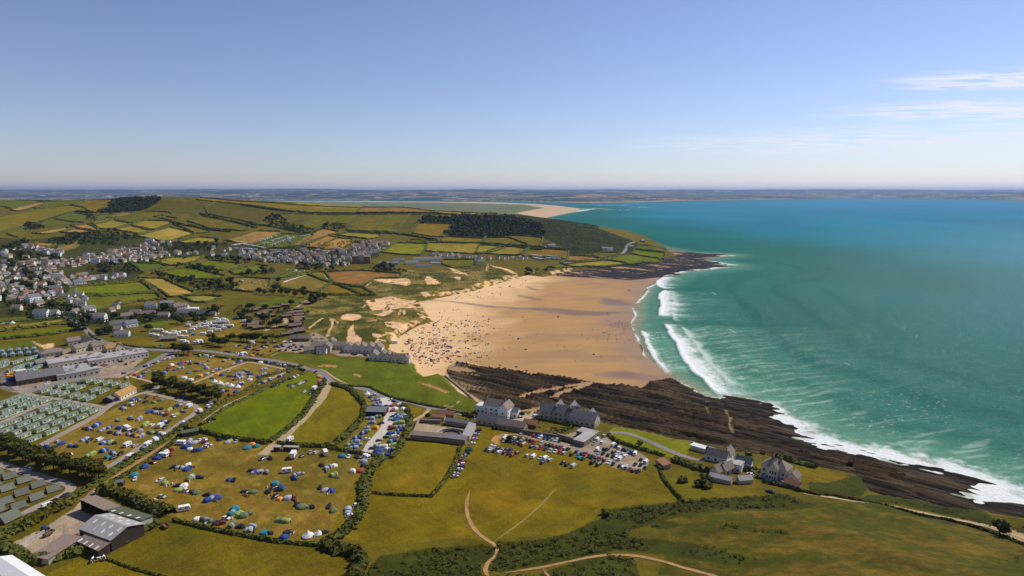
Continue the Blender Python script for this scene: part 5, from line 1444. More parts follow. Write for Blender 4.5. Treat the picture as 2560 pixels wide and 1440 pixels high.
HEDGES = [
 (PZ((6, [(690, 665), (900, 560), (1050, 455), (1400, 235), (1700, 35), (1850, -60)])), 2.2, 6, "leaf_hedge", "hedge bank beside the earth path between the two tent fields"),
 (PZ((6, [(1010, 560), (1300, 405), (1560, 240), (1740, 100), (1830, 0)])), 1.3, 4, "leaf_hedge", "low bank on the tent field side of the earth path"),
 (PZ((4, [(1850, 1120), (2000, 1060), (2220, 900), (2560, 735)]), (5, [(200, 660), (420, 600), (600, 560), (620, 535)])), 2.0, 4, "leaf_hedge", "hedge below the upper tent field, on the far side of the footpath"),
 (PZ((4, [(2010, 1135), (2260, 960), (2560, 820)]), (5, [(300, 735), (660, 610)])), 1.8, 3.5, "leaf_hedge", "hedge along the upper edge of the bright green field"),
 (PZ((4, [(1850, 1160), (2000, 1190), (2200, 1250), (2420, 1290)]), (5, [(0, 1275), (150, 1300), (290, 1315)])), 2.6, 4, "leaf_hedge", "thick dark hedge along the foot of the bright green field"),
 (PZ((5, [(300, 1300), (420, 1215), (540, 1115), (640, 1022), (720, 900), (770, 800), (835, 735), (840, 680)])), 2.0, 5.5, "leaf_hedge", "curved hedge between the bright green field and the stony track"),
 (PZ((5, [(915, 725), (1080, 762), (1180, 850), (1258, 955), (1235, 1045), (1180, 1110), (1100, 1192), (965, 1312)])), 2.6, 5.5, "leaf_hedge", "curved hedge between the dry field and the narrow tent strip"),
 (PZ((5, [(380, 1312), (500, 1332), (700, 1347), (900, 1352), (965, 1325)])), 2.2, 4, "leaf_hedge", "hedge along the foot of the dry curved field"),
 (PZ((5, [(880, 1358), (1000, 1385), (1160, 1412), (1300, 1432), (1400, 1450)])), 1.8, 3, "leaf_hedge", "hedge below the narrow tent strip"),
 (PZ((5, [(1625, 935), (1690, 1000), (1702, 1080), (1680, 1180), (1620, 1300), (1560, 1400), (1515, 1460)])), 2.2, 5, "leaf_hedge", "hedge on the seaward side of the narrow tent strip"),
 (PZ((7, [(1420, 260), (1295, 385), (1245, 500), (1232, 680), (1205, 820), (1085, 985), (900, 1085), (820, 1135)])), 2.4, 7, "leaf_hedge", "broad ragged hedge between the big tent field and the car field"),
 (PZ((6, [(1740, 890), (1900, 925), (2200, 995), (2560, 1065)]), (7, [(160, 1068), (400, 1108), (800, 1138)])), 1.6, 2.4, "leaf_hedge", "long dark hedge at the foot of the big tent field"),
 (PZ((7, [(820, 1142), (950, 1177), (1150, 1205), (1225, 1255), (1200, 1330), (1165, 1420), (1100, 1500)])), 4.0, 8, "leaf_gorse", "tall dark thicket hedge beside the near hillside"),
 (PZ((7, [(1330, 612), (1500, 632), (1700, 640), (1915, 648)])), 1.3, 2, "leaf_hedge", "straight hedge at the foot of the small olive field"),
 (PZ((7, [(1915, 645), (2000, 545), (2065, 470), (2140, 330), (2185, 240), (2200, 160)])), 1.6, 3, "leaf_hedge", "hedge beside the column of parked cars"),
 (PZ((5, [(915, 722), (1000, 735), (1120, 748), (1200, 742), (1320, 762)])), 1.5, 2.5, "leaf_hedge", "low hedge at the head of the dry curved field"),
 (PZ((5, [(1330, 772), (1420, 815), (1500, 858), (1650, 890), (1800, 925), (2040, 968)])), 1.5, 2.6, "leaf_hedge", "dark hedge between the lane and the clifftop green"),
 (PZ((5, [(2065, 982), (2200, 1012), (2320, 1032)])), 1.4, 2.4, "leaf_hedge", "short hedge beside the lane near the hotel"),
 (PZ((6, [(1000, 590), (1150, 605), (1280, 655), (1450, 725), (1580, 775), (1690, 830)])), 4.2, 8, "leaf_yellow", "tall yellow green hedge behind the farm barns"),
 (PZ((6, [(1290, 700), (1420, 745), (1560, 800), (1600, 840)])), 3.4, 5, "leaf_marram", "brownish hedge close behind the green-roofed barn"),
 (PZ((6, [(210, 985), (330, 910), (460, 830), (600, 760), (720, 695)])), 3.8, 7, "leaf_yellow", "yellow green hedge between the lodges and the farmyard"),
 (PZ((6, [(-100, 1120), (60, 1040), (200, 950)])), 3.2, 9, "leaf_hedge", "broad dark hedge beside the lodge road"),
 (PZ((6, [(30, 1150), (200, 1270), (330, 1340), (480, 1280), (700, 1215), (900, 1205), (1040, 1190), (1170, 1125), (1380, 1010), (1560, 910)])), 3.4, 7, "leaf_hedge", "bushy hedge wrapping the near side of the farmyard"),
 (PZ((6, [(1060, 1275), (1150, 1305), (1300, 1360), (1500, 1420), (1650, 1460)])), 0.9, 1.2, "leaf_hedge", "low fence hedge between the two cow pastures"),
 (PZ((8, [(1690, 512), (1740, 572), (1860, 612), (2000, 652), (2120, 690), (2230, 722)])), 2.0, 3.2, "leaf_hedge", "dark hedge between the car park and the seafront lawn"),
 (PZ((9, [(-60, 770), (0, 792), (160, 850), (320, 882)])), 3.0, 6, "leaf_hedge", "thick hedge beside the stone cottages"),
 (PZ((8, [(2172, 765), (2195, 850), (2222, 942), (2300, 1040), (2430, 1180)])), 1.6, 1.8, "leaf_hedge", "narrow dark hedge at the seaward end of the car field"),
 (PZ((8, [(970, 358), (1120, 380), (1300, 418), (1330, 442)])), 1.8, 2, "leaf_hedge", "clipped hedge round the kitchen garden"),
 (PZ((8, [(1180, 505), (1250, 470), (1322, 440)])), 1.8, 2, "leaf_hedge", "clipped hedge at the end of the kitchen garden"),
 (PZ((9, [(825, 715), (950, 730), (1050, 760), (1200, 800), (1360, 842)])), 2.4, 4, "leaf_hedge", "seaward hedge behind the cream gabled house"),
 (PZ((9, [(725, 905), (780, 880), (850, 872)])), 2.2, 4, "leaf_hedge", "short hedge beside the cream gabled house"),
 (PZ((9, [(890, 1005), (1000, 1015), (1100, 1040), (1190, 1075)])), 2.0, 2.6, "leaf_hedge", "hedge in front of the cream gabled house"),
 (PZ((9, [(560, 690), (620, 700), (690, 715)])), 1.8, 3, "leaf_hedge", "small hedge on the lawn above the reef"),
 (PZ((10, [(330, 592), (700, 662), (1000, 702), (1400, 800), (1900, 905), (2250, 1010), (2560, 1130), (2800, 1230)])), 1.2, 1.8, "leaf_gorse", "long low hedge bank below the coast path"),
 (PZ((1, [(690, 1118), (770, 1012), (1000, 992), (1400, 967)])), 3, 5, "leaf_hedge", "hedge along the head of the bright village field"),
 (PZ((1, [(880, 1112), (1020, 1128), (1250, 1108), (1450, 1097), (1545, 1075)])), 3, 5, "leaf_hedge", "hedge along the foot of the bright village field"),
 (PZ((1, [(1400, 965), (1480, 1010), (1560, 1085), (1600, 1120), (1640, 1160)])), 4, 8, "leaf_hedge", "bushy hedge between the bright and the straw village fields"),
 (PZ((4, [(-100, 205), (0, 192), (300, 160), (560, 130), (720, 112)])), 3.6, 10, "leaf_hedge", "broad hedge between the two strip fields"),
 (PZ((4, [(-100, 285), (60, 270), (400, 243), (700, 192), (860, 170)])), 3, 8, "leaf_hedge", "hedge along the foot of the bright strip field"),
 (PZ((4, [(890, 215), (940, 262), (1000, 285)])), 1.8, 3, "leaf_hedge", "short hedge on the bend of the village lane"),
 (PZ((4, [(1150, 300), (1250, 335), (1400, 358), (1700, 368)])), 1.8, 3, "leaf_hedge", "hedge beside the lane below the caravan field"),
 (PZ((4, [(1950, 425), (2250, 462), (2450, 492)]), (5, [(100, 482), (300, 510), (540, 548), (640, 590)])), 1.8, 3, "leaf_hedge", "hedge between the lane and the upper tent field"),
 (PZ((2, [(680, 895), (780, 940), (900, 985), (940, 1005)])), 3, 6, "leaf_hedge", "hedge bank at the head of the dry dune field"),
 (PZ((2, [(780, 1090), (850, 1030), (900, 1000)])), 2, 6, "leaf_hedge", "grassy hedge bank between the dune fields"),
 (PZ((2, [(860, 1115), (1000, 1118), (1200, 1110)])), 2, 4, "leaf_hedge", "hedge at the foot of the dune field"),
 (PZ((2, [(950, 1000), (1100, 1015), (1230, 1038), (1345, 1112)])), 2, 5, "leaf_hedge", "hedge on the seaward side of the dune track"),
 (PZ((1, [(-100, 1400), (0, 1392), (150, 1382), (280, 1365), (600, 1345)])), 2.5, 5, "leaf_hedge", "hedge above the strip field with the white tent"),
]
hs = 0
for px, h_, w_, mt, lb in HEDGES:
    hs += 1
    o = link_obj("hedge", hedge_mesh(place_xy(px), h_ * 0.85, w_ * 0.78, mt, hs)); reg(o, "hedge", "hedge", "", "hedges of the fields near the shore", lb)
# hedges round the far fields, one to a field
farh = [i for i, (f, pw) in enumerate(zip(FIELDS, POLYW)) if np.hypot(*pw.mean(0)) > 930]
FH_COL = dict(tan="straw-coloured", tan2="brown", straw="pale straw", yel="yellow green", olive="olive green", olive2="dull green", hill="rough", green="green", bright="bright green", mid="green", lime="lime green", dry="dry")
for i in farh:
    pw = POLYW[i]; ctr = pw.mean(0)
    grown = ctr + (pw - ctr) * (1 + 4.0 / np.maximum(np.hypot(*(pw - ctr).T), 1))[:, None]
    d = np.hypot(*ctr)
    if d > 2650: continue
    loop = np.concatenate([grown, grown[:1]])
    hs += 1
    o = link_obj("hedge", hedge_mesh(loop, 3.0, 4.2, "leaf_hedge", hs))
    zone = "on the left-hand down" if ctr[0] < -700 and d > 1500 else ("on the long down" if d > 1600 else ("on the headland" if ctr[0] > 100 else "beside the village"))
    reg(o, "hedge", f"dark hedge round a {FH_COL[FIELDS[i][0]]} field", zone, "hedges of the far fields")
# long wild hedgerows on the down
for px, lb in ((PZ((2, [(0, 208), (400, 270), (700, 290), (1150, 295), (1600, 292), (1900, 292), (2170, 308)])), "long dark hedge running along the shoulder of the down"),
               (PZ((2, [(0, 400), (300, 425), (600, 475), (700, 500), (820, 450)])), "wooded hedgerow at the foot of the down"),
               (PZ((2, [(1080, 478), (1400, 492), (1560, 500), (1700, 520), (1960, 562)])), "wooded hedgerow below the square down fields"),
               (PZ((3, [(0, 605), (250, 615), (560, 635), (880, 662)])), "hedge across the foot of the dark wood"),
               (PZ((1, [(2010, 305), (2200, 350), (2500, 425), (2560, 440)])), "wooded hedgerow slanting across the down"),
               (PZ((1, [(1700, 385), (1850, 415), (2100, 462), (2300, 480)])), "wooded hedgerow above the pale straw field"),
               (PZ((1, [(250, 440), (400, 388), (620, 318), (760, 278), (900, 290)])), "wooded hedgerow on the shoulder of the left-hand down")):
    hs += 1
    o = link_obj("hedge", hedge_mesh(place_xy(px), 4.5, 7, "leaf_wood", hs)); reg(o, "hedge", "hedge", "", "hedges of the far fields", lb)

# ------------------------------------------------------------------ trees
def crown_data(n, lobes, leaf, seed, core=True):
    r_ = np.random.default_rng(seed); V = []; F = []
    w = np.array([l[3] * l[4] * l[5] for l in lobes]) ** 0.67; w /= w.sum()
    which = r_.choice(len(lobes), n, p=w)
    u = r_.normal(size=(n, 3)); u /= np.linalg.norm(u, axis=1)[:, None]
    L = np.array(lobes)[which]
    rad = r_.uniform(0.72, 1.08, n) ** 0.7
    C0 = L[:, :3] + u * L[:, 3:6] * rad[:, None]
    nn = u + r_.normal(0, 0.55, (n, 3)); nn /= np.linalg.norm(nn, axis=1)[:, None]
    a = np.cross(nn, r_.normal(size=(n, 3))); a /= np.linalg.norm(a, axis=1)[:, None]; b_ = np.cross(nn, a)
    s_ = leaf * r_.uniform(0.6, 1.4, n)[:, None]
    q4 = np.stack([C0 + (a * x_ + b_ * y_) * s_ for x_, y_ in ((-1, -0.5), (0.6, -0.9), (1, 0.6), (-0.5, 0.9))], 1).reshape(-1, 3)
    V = q4; F = [tuple(range(i * 4, i * 4 + 4)) for i in range(n)]
    if core:
        for lx_, ly_, lz_, rx_, ry_, rz_ in lobes:
            o = len(V); vv = []
            for iz in range(1, 5):
                ph = math.pi * iz / 5
                for k in range(7):
                    th = 2 * math.pi * k / 7 + iz
                    j = r_.uniform(0.6, 0.92)
                    vv.append((lx_ + rx_ * j * math.sin(ph) * math.cos(th), ly_ + ry_ * j * math.sin(ph) * math.sin(th), lz_ + rz_ * j * math.cos(ph)))
            vv += [(lx_, ly_, lz_ + rz_ * 0.8), (lx_, ly_, lz_ - rz_ * 0.8)]
            V = np.concatenate([V, np.array(vv)])
            for iz in range(3):
                for k in range(7): F.append((o + iz * 7 + k, o + (iz + 1) * 7 + k, o + (iz + 1) * 7 + (k + 1) % 7, o + iz * 7 + (k + 1) % 7))
            for k in range(7):
                F.append((o + 28, o + k, o + (k + 1) % 7)); F.append((o + 29, o + 21 + (k + 1) % 7, o + 21 + k))
    return V, F
def lobes_for(kind, r_):
    if kind == "broad": return [(r_.uniform(-1.6, 1.6), r_.uniform(-1.6, 1.6), r_.uniform(3.6, 5.8), r_.uniform(1.7, 2.6), r_.uniform(1.7, 2.6), r_.uniform(1.3, 2.0)) for _ in range(6)]
    if kind == "cypress": return [(r_.uniform(-1.9, 1.9), r_.uniform(-1.9, 1.9), r_.uniform(3.6, 7.4), r_.uniform(1.5, 2.7), r_.uniform(1.5, 2.7), r_.uniform(0.6, 1.15)) for _ in range(9)]
    return [(r_.uniform(-1.2, 1.2), r_.uniform(-1.2, 1.2), r_.uniform(0.7, 1.6), r_.uniform(0.9, 1.5), r_.uniform(0.9, 1.5), r_.uniform(0.7, 1.1)) for _ in range(4)]
TREE = {}
def tree_mesh(kind, var, n, leaf, mat):
    key = (kind, var, n)
    if key not in TREE:
        r_ = np.random.default_rng(1000 + var * 13 + len(kind))
        V, F = crown_data(n, lobes_for(kind, r_), leaf, 500 + var, True)
        cm = mesh_np("crown", V, F, [MATS[mat]], smooth=False)
        t = Shape(); top = 4.4 if kind == "cypress" else 3.8
        t.cyl(0, 0, -0.5, top, 0.34, 0.16, "bark", 7)
        for k in range(4):
            a = 1.57 * k + 0.4; z = top * (0.55 + 0.12 * k); x2, y2 = 1.5 * math.cos(a), 1.5 * math.sin(a)
            t.add([(0.1, 0, z), (-0.05, 0.09, z), (-0.05, -0.09, z), (x2, y2, z + 1.2)], [(0, 1, 3), (1, 2, 3), (2, 0, 3)], "bark")
        TREE[key] = (cm, t.mesh("trunk"))
        if kind != "bush":
            tv = t.v; V2 = np.concatenate([V, np.array(tv)]); F2 = F + [tuple(i + len(V) for i in f) for f in t.f]
            TREE[key + ("one",)] = mesh_np("tree_whole", V2, F2, [MATS[mat], MATS["bark"]], [0] * len(F) + [1] * len(t.f), smooth=False)
    return TREE[key]
def tree(p, kind, where, group, scale=1.0, parts=True, look=None, label=None):
    var = random.randrange(5)
    n, leaf, mat = {"broad": (420, 0.42, "leaf_broad"), "cypress": (760, 0.36, "leaf_cypress"), "far": (150, 0.75, "leaf_wood"), "bush": (170, 0.34, "leaf_hedge")}[kind]
    k2 = "broad" if kind == "far" else kind
    cm, tm = tree_mesh(k2, var, n, leaf, mat) if kind != "far" else tree_mesh("broad", var + 20, n, leaf, mat)
    yaw = random.uniform(0, 6.28); sz = scale * random.uniform(0.85, 1.15)
    p = (p[0], p[1], p[2] - 0.2)
    if kind == "bush":
        o = link_obj("bush", cm, None, p, yaw, (sz, sz, sz * random.uniform(0.8, 1.1)))
        return reg(o, "bush", look or "round dark bush", where, group, label)
    if parts:
        o = bpy.data.objects.new("tree", None); coll.objects.link(o); o.location = p; o.rotation_euler = (0, 0, yaw); o.scale = (sz, sz, sz)
        link_obj("trunk", tm, o); link_obj("crown", cm, o)
    else:
        key = ("broad", var + 20, n, "one")
        o = link_obj("tree", TREE[key], None, p, yaw, (sz * random.uniform(0.85, 1.3), sz * random.uniform(0.85, 1.3), sz))
    return reg(o, "tree", look or {"broad": "dark leafy tree", "cypress": "wind-shaped cypress tree", "far": "dark green tree"}[kind], where, group, label)

CYP1 = [(20, 190), (90, 230), (160, 260), (230, 290), (300, 315), (380, 335), (460, 360), (540, 385), (620, 405), (700, 425), (780, 440), (860, 455), (930, 465), (990, 480), (-60, 170), (50, 170), (200, 235), (340, 290), (480, 330), (640, 370), (820, 410), (950, 440)]
for p in at(6, CYP1): tree(p, "cypress", "in the belt behind the A-frame lodges", "cypresses of the lower belt", 1.12)
CYP2 = [(1570, 750), (1640, 770), (1710, 790), (1780, 810), (1850, 825), (1920, 840), (1990, 855), (2060, 870), (2120, 885), (2180, 895), (1600, 720), (1740, 755), (1880, 795), (2020, 830), (2140, 865)]
for p in at(4, CYP2): tree(p, "cypress", "in the belt between the tent fields", "cypresses of the upper belt", 1.15)
for p in at(4, [(1785, 420), (1835, 425), (1885, 425), (1750, 400)]): tree(p, "cypress", "on the bend of the lane", "cypresses by the lane", 1.2)
for p in at(4, [(2130, 330), (2190, 340), (2250, 345), (2120, 310), (2290, 300)]): tree(p, "cypress", "above the lane by the caravans", "cypresses by the caravans", 1.15)
for p in at(4, [(2340, 285), (2410, 292), (2470, 296), (2530, 300)]) : tree(p, "cypress", "in the row above the roadside car park", "cypresses above the car park")
for p in at(5, [(40, 290), (110, 292), (180, 294), (250, 296), (320, 298), (390, 298)]): tree(p, "cypress", "in the row above the roadside car park", "cypresses above the car park", 1.05)
for p in at(4, [(1770, 115), (1830, 125), (1960, 115), (2030, 110), (1480, 190), (1040, 230), (1000, 250), (1090, 220), (720, 180), (780, 190), (840, 180)]): tree(p, "broad", "above the holiday park", "trees above the holiday park", 1.2)
for p in at(2, [(390, 985), (350, 1070), (330, 1110), (410, 1110), (480, 1115), (550, 1125), (640, 1075), (640, 1135), (720, 1150), (800, 1160), (710, 1195), (510, 1215), (190, 1100), (240, 1110), (840, 1150), (760, 1180)]): tree(p, "broad", "behind the dunes", "trees behind the dunes", 1.35)
for p in at(5, [(2260, 1080), (2300, 1085), (1880, 1070)]): tree(p, "broad", "by the walled stone yard", "trees by the stone yard", 0.7)
for p in at(8, [(690, 575), (820, 330)]): tree(p, "broad", "by the hotel car park", "trees by the hotel", 0.6)
tree(at(10, [(2310, 1045)])[0], "broad", "", None, 0.95, True, None, "dark round tree beside the coast path on the near hillside")
for p in at(9, [(700, 870), (250, 960), (260, 1040), (210, 1030)]): tree(p, "bush", "among the stone cottages", "bushes by the cottages", 1.5)
for p in at(11, [(1250, 840), (2010, 500), (2250, 545), (1600, 120)]): tree(p, "bush", "round the car field edge", "bushes of the car field", 1.3)
TREEPOLY = [  # zoom, polygon, number
 (1, [(500, 560), (800, 490), (1000, 480), (1200, 560), (1180, 620), (900, 600), (700, 625), (560, 590)], 13, "on the slope above the village"),
 (1, [(0, 650), (250, 560), (300, 600), (240, 650), (420, 730), (700, 780), (500, 795), (100, 730)], 13, "above the left-hand houses"),
 (1, [(820, 845), (1200, 790), (1400, 860), (1400, 905), (1100, 905), (820, 875)], 13, "in the middle of the village"),
 (1, [(60, 790), (260, 800), (400, 860), (200, 880), (60, 860)], 7, "among the left-hand houses"),
 (1, [(1440, 895), (1600, 910), (2000, 970), (2360, 990), (2340, 1080), (2000, 1090), (1900, 1030), (1640, 945)], 20, "round the pond"),
 (1, [(1740, 805), (1950, 815), (2250, 890), (2300, 925), (2200, 915), (1960, 855), (1740, 835)], 9, "between the bright fields"),
 (1, [(2080, 720), (2300, 740), (2550, 790), (2400, 805), (2080, 765)], 8, "below the white caravans"),
 (1, [(1060, 465), (1400, 545), (1300, 550), (1060, 490)], 5, "above the white houses"),
 (1, [(1750, 610), (2100, 590), (2250, 585), (2300, 620), (2050, 680), (1800, 645)], 7, "beside the far village houses"),
 (1, [(250, 385), (370, 390), (420, 450), (260, 470)], 5, "in a clump on the left-hand down"),
 (1, [(860, 285), (960, 290), (950, 365), (880, 345)], 4, "in the hillside clump"),
 (1, [(40, 1200), (600, 1200), (850, 1330), (1200, 1335), (1700, 1255), (2000, 1310), (2150, 1210), (2300, 1260), (2000, 1350), (1200, 1420), (200, 1310)], 21, "among the lower houses"),
 (1, [(0, 880), (600, 890), (640, 1000), (400, 1180), (0, 1180)], 15, "among the village gardens"),
 (2, [(250, 330), (420, 310), (440, 400), (640, 440), (730, 460), (700, 510), (560, 475), (250, 410)], 12, "at the foot of the down"),
 (2, [(820, 430), (900, 390), (1060, 400), (1090, 470), (830, 450)], 6, "in the copse on the down"),
 (2, [(1320, 795), (1500, 815), (1650, 885), (1450, 890), (1280, 860)], 9, "behind the dune edge"),
 (2, [(530, 790), (740, 815), (900, 850), (1000, 885), (880, 870), (560, 855)], 8, "beside the brown village blocks"),
 (2, [(60, 880), (320, 850), (310, 905), (50, 930)], 6, "above the tented meadow"),
 (2, [(0, 1230), (300, 1230), (500, 1250), (640, 1440), (0, 1440)], 9, "among the dark chalets"),
 (3, [(440, 870), (700, 850), (710, 900), (500, 905)], 4, "at the corner of the beach"),
]
def scatter(k, poly, n, seed):
    pw = place_xy(zp(k, poly)); r_ = np.random.default_rng(seed); out = []
    lo, hi = pw.min(0), pw.max(0)
    while len(out) < n:
        c = r_.uniform(lo, hi, (n * 4, 2)); c = c[inside(pw, c[:, 0], c[:, 1])]
        out += [tuple(x) for x in c]
    o = np.array(out[:n]); return np.column_stack([o, height(o[:, 0], o[:, 1])])
for i, (k, poly, n, wh) in enumerate(TREEPOLY):
    for p in scatter(k, poly, n, 40 + i): tree(p, "far", wh, "trees " + wh, random.uniform(0.9, 1.5), parts=False)
# woods that read as one mass
def wood(k, polys, spacing, label, seed, sz=(3.2, 5.2), mat="leaf_wood", leafn=26):
    avoid = [place_xy(q_) for q_ in SANDPATCH] if mat == 'leaf_marram' else []
    r_ = np.random.default_rng(seed); Vs = []; Fs = []; off = 0
    for poly in polys:
        pw = place_xy(zp(k, poly)) if k else poly
        lo, hi = pw.min(0), pw.max(0)
        n = int((hi - lo).prod() / spacing ** 2)
        c = r_.uniform(lo - 15, hi + 15, (int(n * 1.15), 2)); jx = 26 if spacing > 7.5 else 3
        c = c[inside(pw, c[:, 0] + jx * 2 * (fbm(c[:, 0] / 30, c[:, 1] / 30, 5, 3) - 0.5), c[:, 1] + jx * 2 * (fbm(c[:, 0] / 30, c[:, 1] / 30, 6, 3) - 0.5))]
        c = c[fbm(c[:, 0] / (spacing * 5), c[:, 1] / (spacing * 5), seed, 3) > (0.36 if mat == 'leaf_gorse' else 0.25)]
        for q_ in avoid: c = c[~inside(q_, c[:, 0], c[:, 1])]
        z = height(c[:, 0], c[:, 1]); n = len(c)
        s_ = r_.uniform(*sz, n)
        for L in range(leafn):
            u = r_.normal(size=(n, 3)); u[:, 2] = np.abs(u[:, 2]) * 0.9 + 0.05; u /= np.linalg.norm(u, axis=1)[:, None]
            C0 = np.column_stack([c, z + s_ * 0.55]) + u * s_[:, None] * np.array([0.9, 0.9, 0.55] if mat == 'leaf_gorse' else [0.8, 0.8, 0.75]) * r_.uniform(0.75, 1.05, n)[:, None]
            nn = (u * 0.45 + np.array([0, 0, 0.8]) if mat == 'leaf_gorse' else u) + r_.normal(0, 0.35, (n, 3)); nn /= np.linalg.norm(nn, axis=1)[:, None]
            a = np.cross(nn, r_.normal(size=(n, 3))); a /= np.linalg.norm(a, axis=1)[:, None]; b_ = np.cross(nn, a)
            lf = (s_ * r_.uniform(0.22, 0.42, n))[:, None]
            q4 = np.stack([C0 + (a * x_ + b_ * y_) * lf for x_, y_ in ((-1, -0.5), (0.6, -0.9), (1, 0.6), (-0.5, 0.9))], 1).reshape(-1, 3)
            Vs.append(q4); Fs.append(np.arange(n * 4).reshape(-1, 4) + off); off += n * 4
    me = mesh_np("wood", np.concatenate(Vs), np.concatenate(Fs), [MATS[mat]], smooth=False)
    return me
def stuff(name, me, label, cat):
    o = link_obj(name, me); set_props(o, label, cat, None, "stuff"); return o
for i, (k, poly, n, wh) in enumerate(TREEPOLY):
    if wh in ("among the dark chalets", "among the lower houses", "among the village gardens", "at the corner of the beach"): sp_, sz_ = 11, (2.2, 4.0)
    else: sp_, sz_ = 8.5, (2.6, 4.6)
    stuff("tree_mass", wood(k, [poly], sp_, "", 60 + i, sz_, "leaf_wood", 12), "mass of small dark trees " + wh, "trees")
stuff("garden_shrubs", wood(1, [[(-60, 880), (600, 885), (640, 1000), (600, 1110), (400, 1190), (-60, 1190)], [(780, 745), (1300, 625), (1760, 580), (2080, 705), (1480, 790), (800, 790)], [(280, 790), (860, 775), (880, 840), (320, 830)], [(2400, 665), (3400, 690), (3500, 830), (2400, 760)], [(2600, 640), (3900, 570), (3830, 720), (3500, 720)], [(60, 1190), (640, 1190), (900, 1330), (1700, 1250), (2100, 1330), (1200, 1430), (60, 1330)], [(600, 1300), (1000, 1300), (1300, 1420), (800, 1420)]], 8, "", 90, (1.6, 3.8), "leaf_wood", 9), "small garden trees and shrubs between the village houses", "shrubs")
stuff("woodland", wood(2, [[(1790, 392), (1860, 328), (2120, 338), (2140, 392), (2080, 402)], [(2060, 515), (2140, 380), (2180, 312), (2560, 320), (2740, 322), (3030, 420), (3030, 520), (2720, 515), (2450, 530)]], 8.0, "", 1, (4, 6.5), leafn=22), "dark dense woodland covering the end of the down", "woodland")
stuff("woodland", wood(1, [[(1000, 285), (1100, 200), (1200, 152), (1620, 142), (1560, 200), (1400, 268), (1180, 283)]], 8.5, "", 2, (4, 6.5), leafn=18), "dark dense woodland on the crest of the down", "woodland")
stuff("bracken", wood(3, [[(640, 430), (800, 350), (1200, 460), (1440, 560), (1400, 640), (1080, 700), (900, 700), (780, 590), (640, 540)]], 8, "", 3, (1.2, 2.4), "leaf_gorse", 10), "dark scrub and bracken on the seaward end of the down", "scrub")
stuff("gorse_scrub", wood(11, [[(1230, 850), (1270, 775), (1700, 735), (2040, 700), (2560, 655), (3000, 625), (3300, 720), (2900, 780), (2400, 780), (2000, 830), (1640, 900), (1500, 980), (1480, 1060), (1700, 1100), (1900, 1200), (1350, 1170), (900, 1270), (200, 1390), (70, 1370), (180, 1240), (190, 1120), (600, 1085), (850, 1035), (1060, 960)]], 1.9, "", 4, (0.6, 1.35), "leaf_gorse", 12), "dark green gorse and bramble scrub along the top of the near hillside", "scrub")
stuff("gorse_scrub", wood(11, [[(-1300, 1560), (-1000, 1250), (-600, 1185), (0, 1140), (180, 1155), (170, 1215), (0, 1320), (-10, 1420), (60, 1480), (620, 1440), (600, 1700), (-1200, 1700)], [(720, 1380), (1000, 1300), (1340, 1245), (1540, 1310), (1580, 1440), (1480, 1700), (760, 1700)]], 1.9, "", 5, (0.6, 1.4), "leaf_gorse", 12), "dark gorse scrub at the bottom edge beside the sandy path", "scrub")
stuff("gorse_scrub", wood(11, [[(1690, 960), (1760, 905), (1950, 895), (2000, 935), (1850, 985)], [(2140, 890), (2500, 920), (2900, 985), (3300, 1010), (3200, 1050), (2700, 1000), (2180, 930)], [(1820, 1060), (2000, 1035), (2170, 1080), (2100, 1095)], [(2300, 1150), (2560, 1180), (2900, 1290), (2560, 1340), (2000, 1230)]], 1.9, "", 6, (0.5, 1.1), "leaf_gorse", 11), "scattered dark gorse clumps on the open hillside", "scrub")
stuff("hillside_scrub", wood(10, [[(1200, 880), (1320, 900), (1300, 935), (1200, 910)], [(1400, 880), (1480, 890), (1460, 925), (1390, 900)], [(1050, 650), (1600, 700), (2300, 900), (2750, 1020), (2560, 950), (2000, 860), (1400, 740)], [(480, 560), (900, 590), (980, 640), (640, 640)], [(640, 460), (980, 480), (1000, 540), (760, 520)], [(2400, 1180), (2700, 1240), (2700, 1380), (2440, 1300)]], 2.4, "", 7, (0.4, 0.9), "leaf_gorse", 9), "low dark bracken on the slope above the reef", "scrub")
stuff("marram_grass", wood(2, [[(1250, 1000), (1700, 870), (1990, 875), (2340, 805), (2560, 815), (2760, 900), (2880, 930), (2560, 1005), (2200, 1100), (1800, 1125), (1400, 1105)], [(680, 1440), (700, 1180), (1000, 1090), (1500, 1180), (1800, 1200), (1900, 1340), (1650, 1480), (1500, 1600), (1060, 1640), (780, 1480)]], 6.5, "", 8, (0.6, 1.5), "leaf_marram", 7), "tufted marram grass over the dunes", "grass")
# ------------------------------------------------------------------ buildings
def foot(k, A, B, C_, lift):
    """Footprint from three roof corners seen at a height: centre, yaw, length (A-B), width (A-C)."""
    p = place(zp(k, [A, B, C_]), lift)[:, :2]
    a, b_, c = p
    L = math.hypot(*(b_ - a)); yaw = math.atan2(*(b_ - a)[::-1])
    n = np.array([-math.sin(yaw), math.cos(yaw)]); W = abs(float((c - a) @ n)); sg = 1 if (c - a) @ n > 0 else -1
    ctr = (a + b_) / 2 + n * sg * W / 2
    return (ctr[0], ctr[1], float(height(ctr[0], ctr[1]))), yaw, L, W, sg

def part_mesh(name, s, parent, smooth=False):
    return link_obj(name, s.mesh(name, smooth), parent)

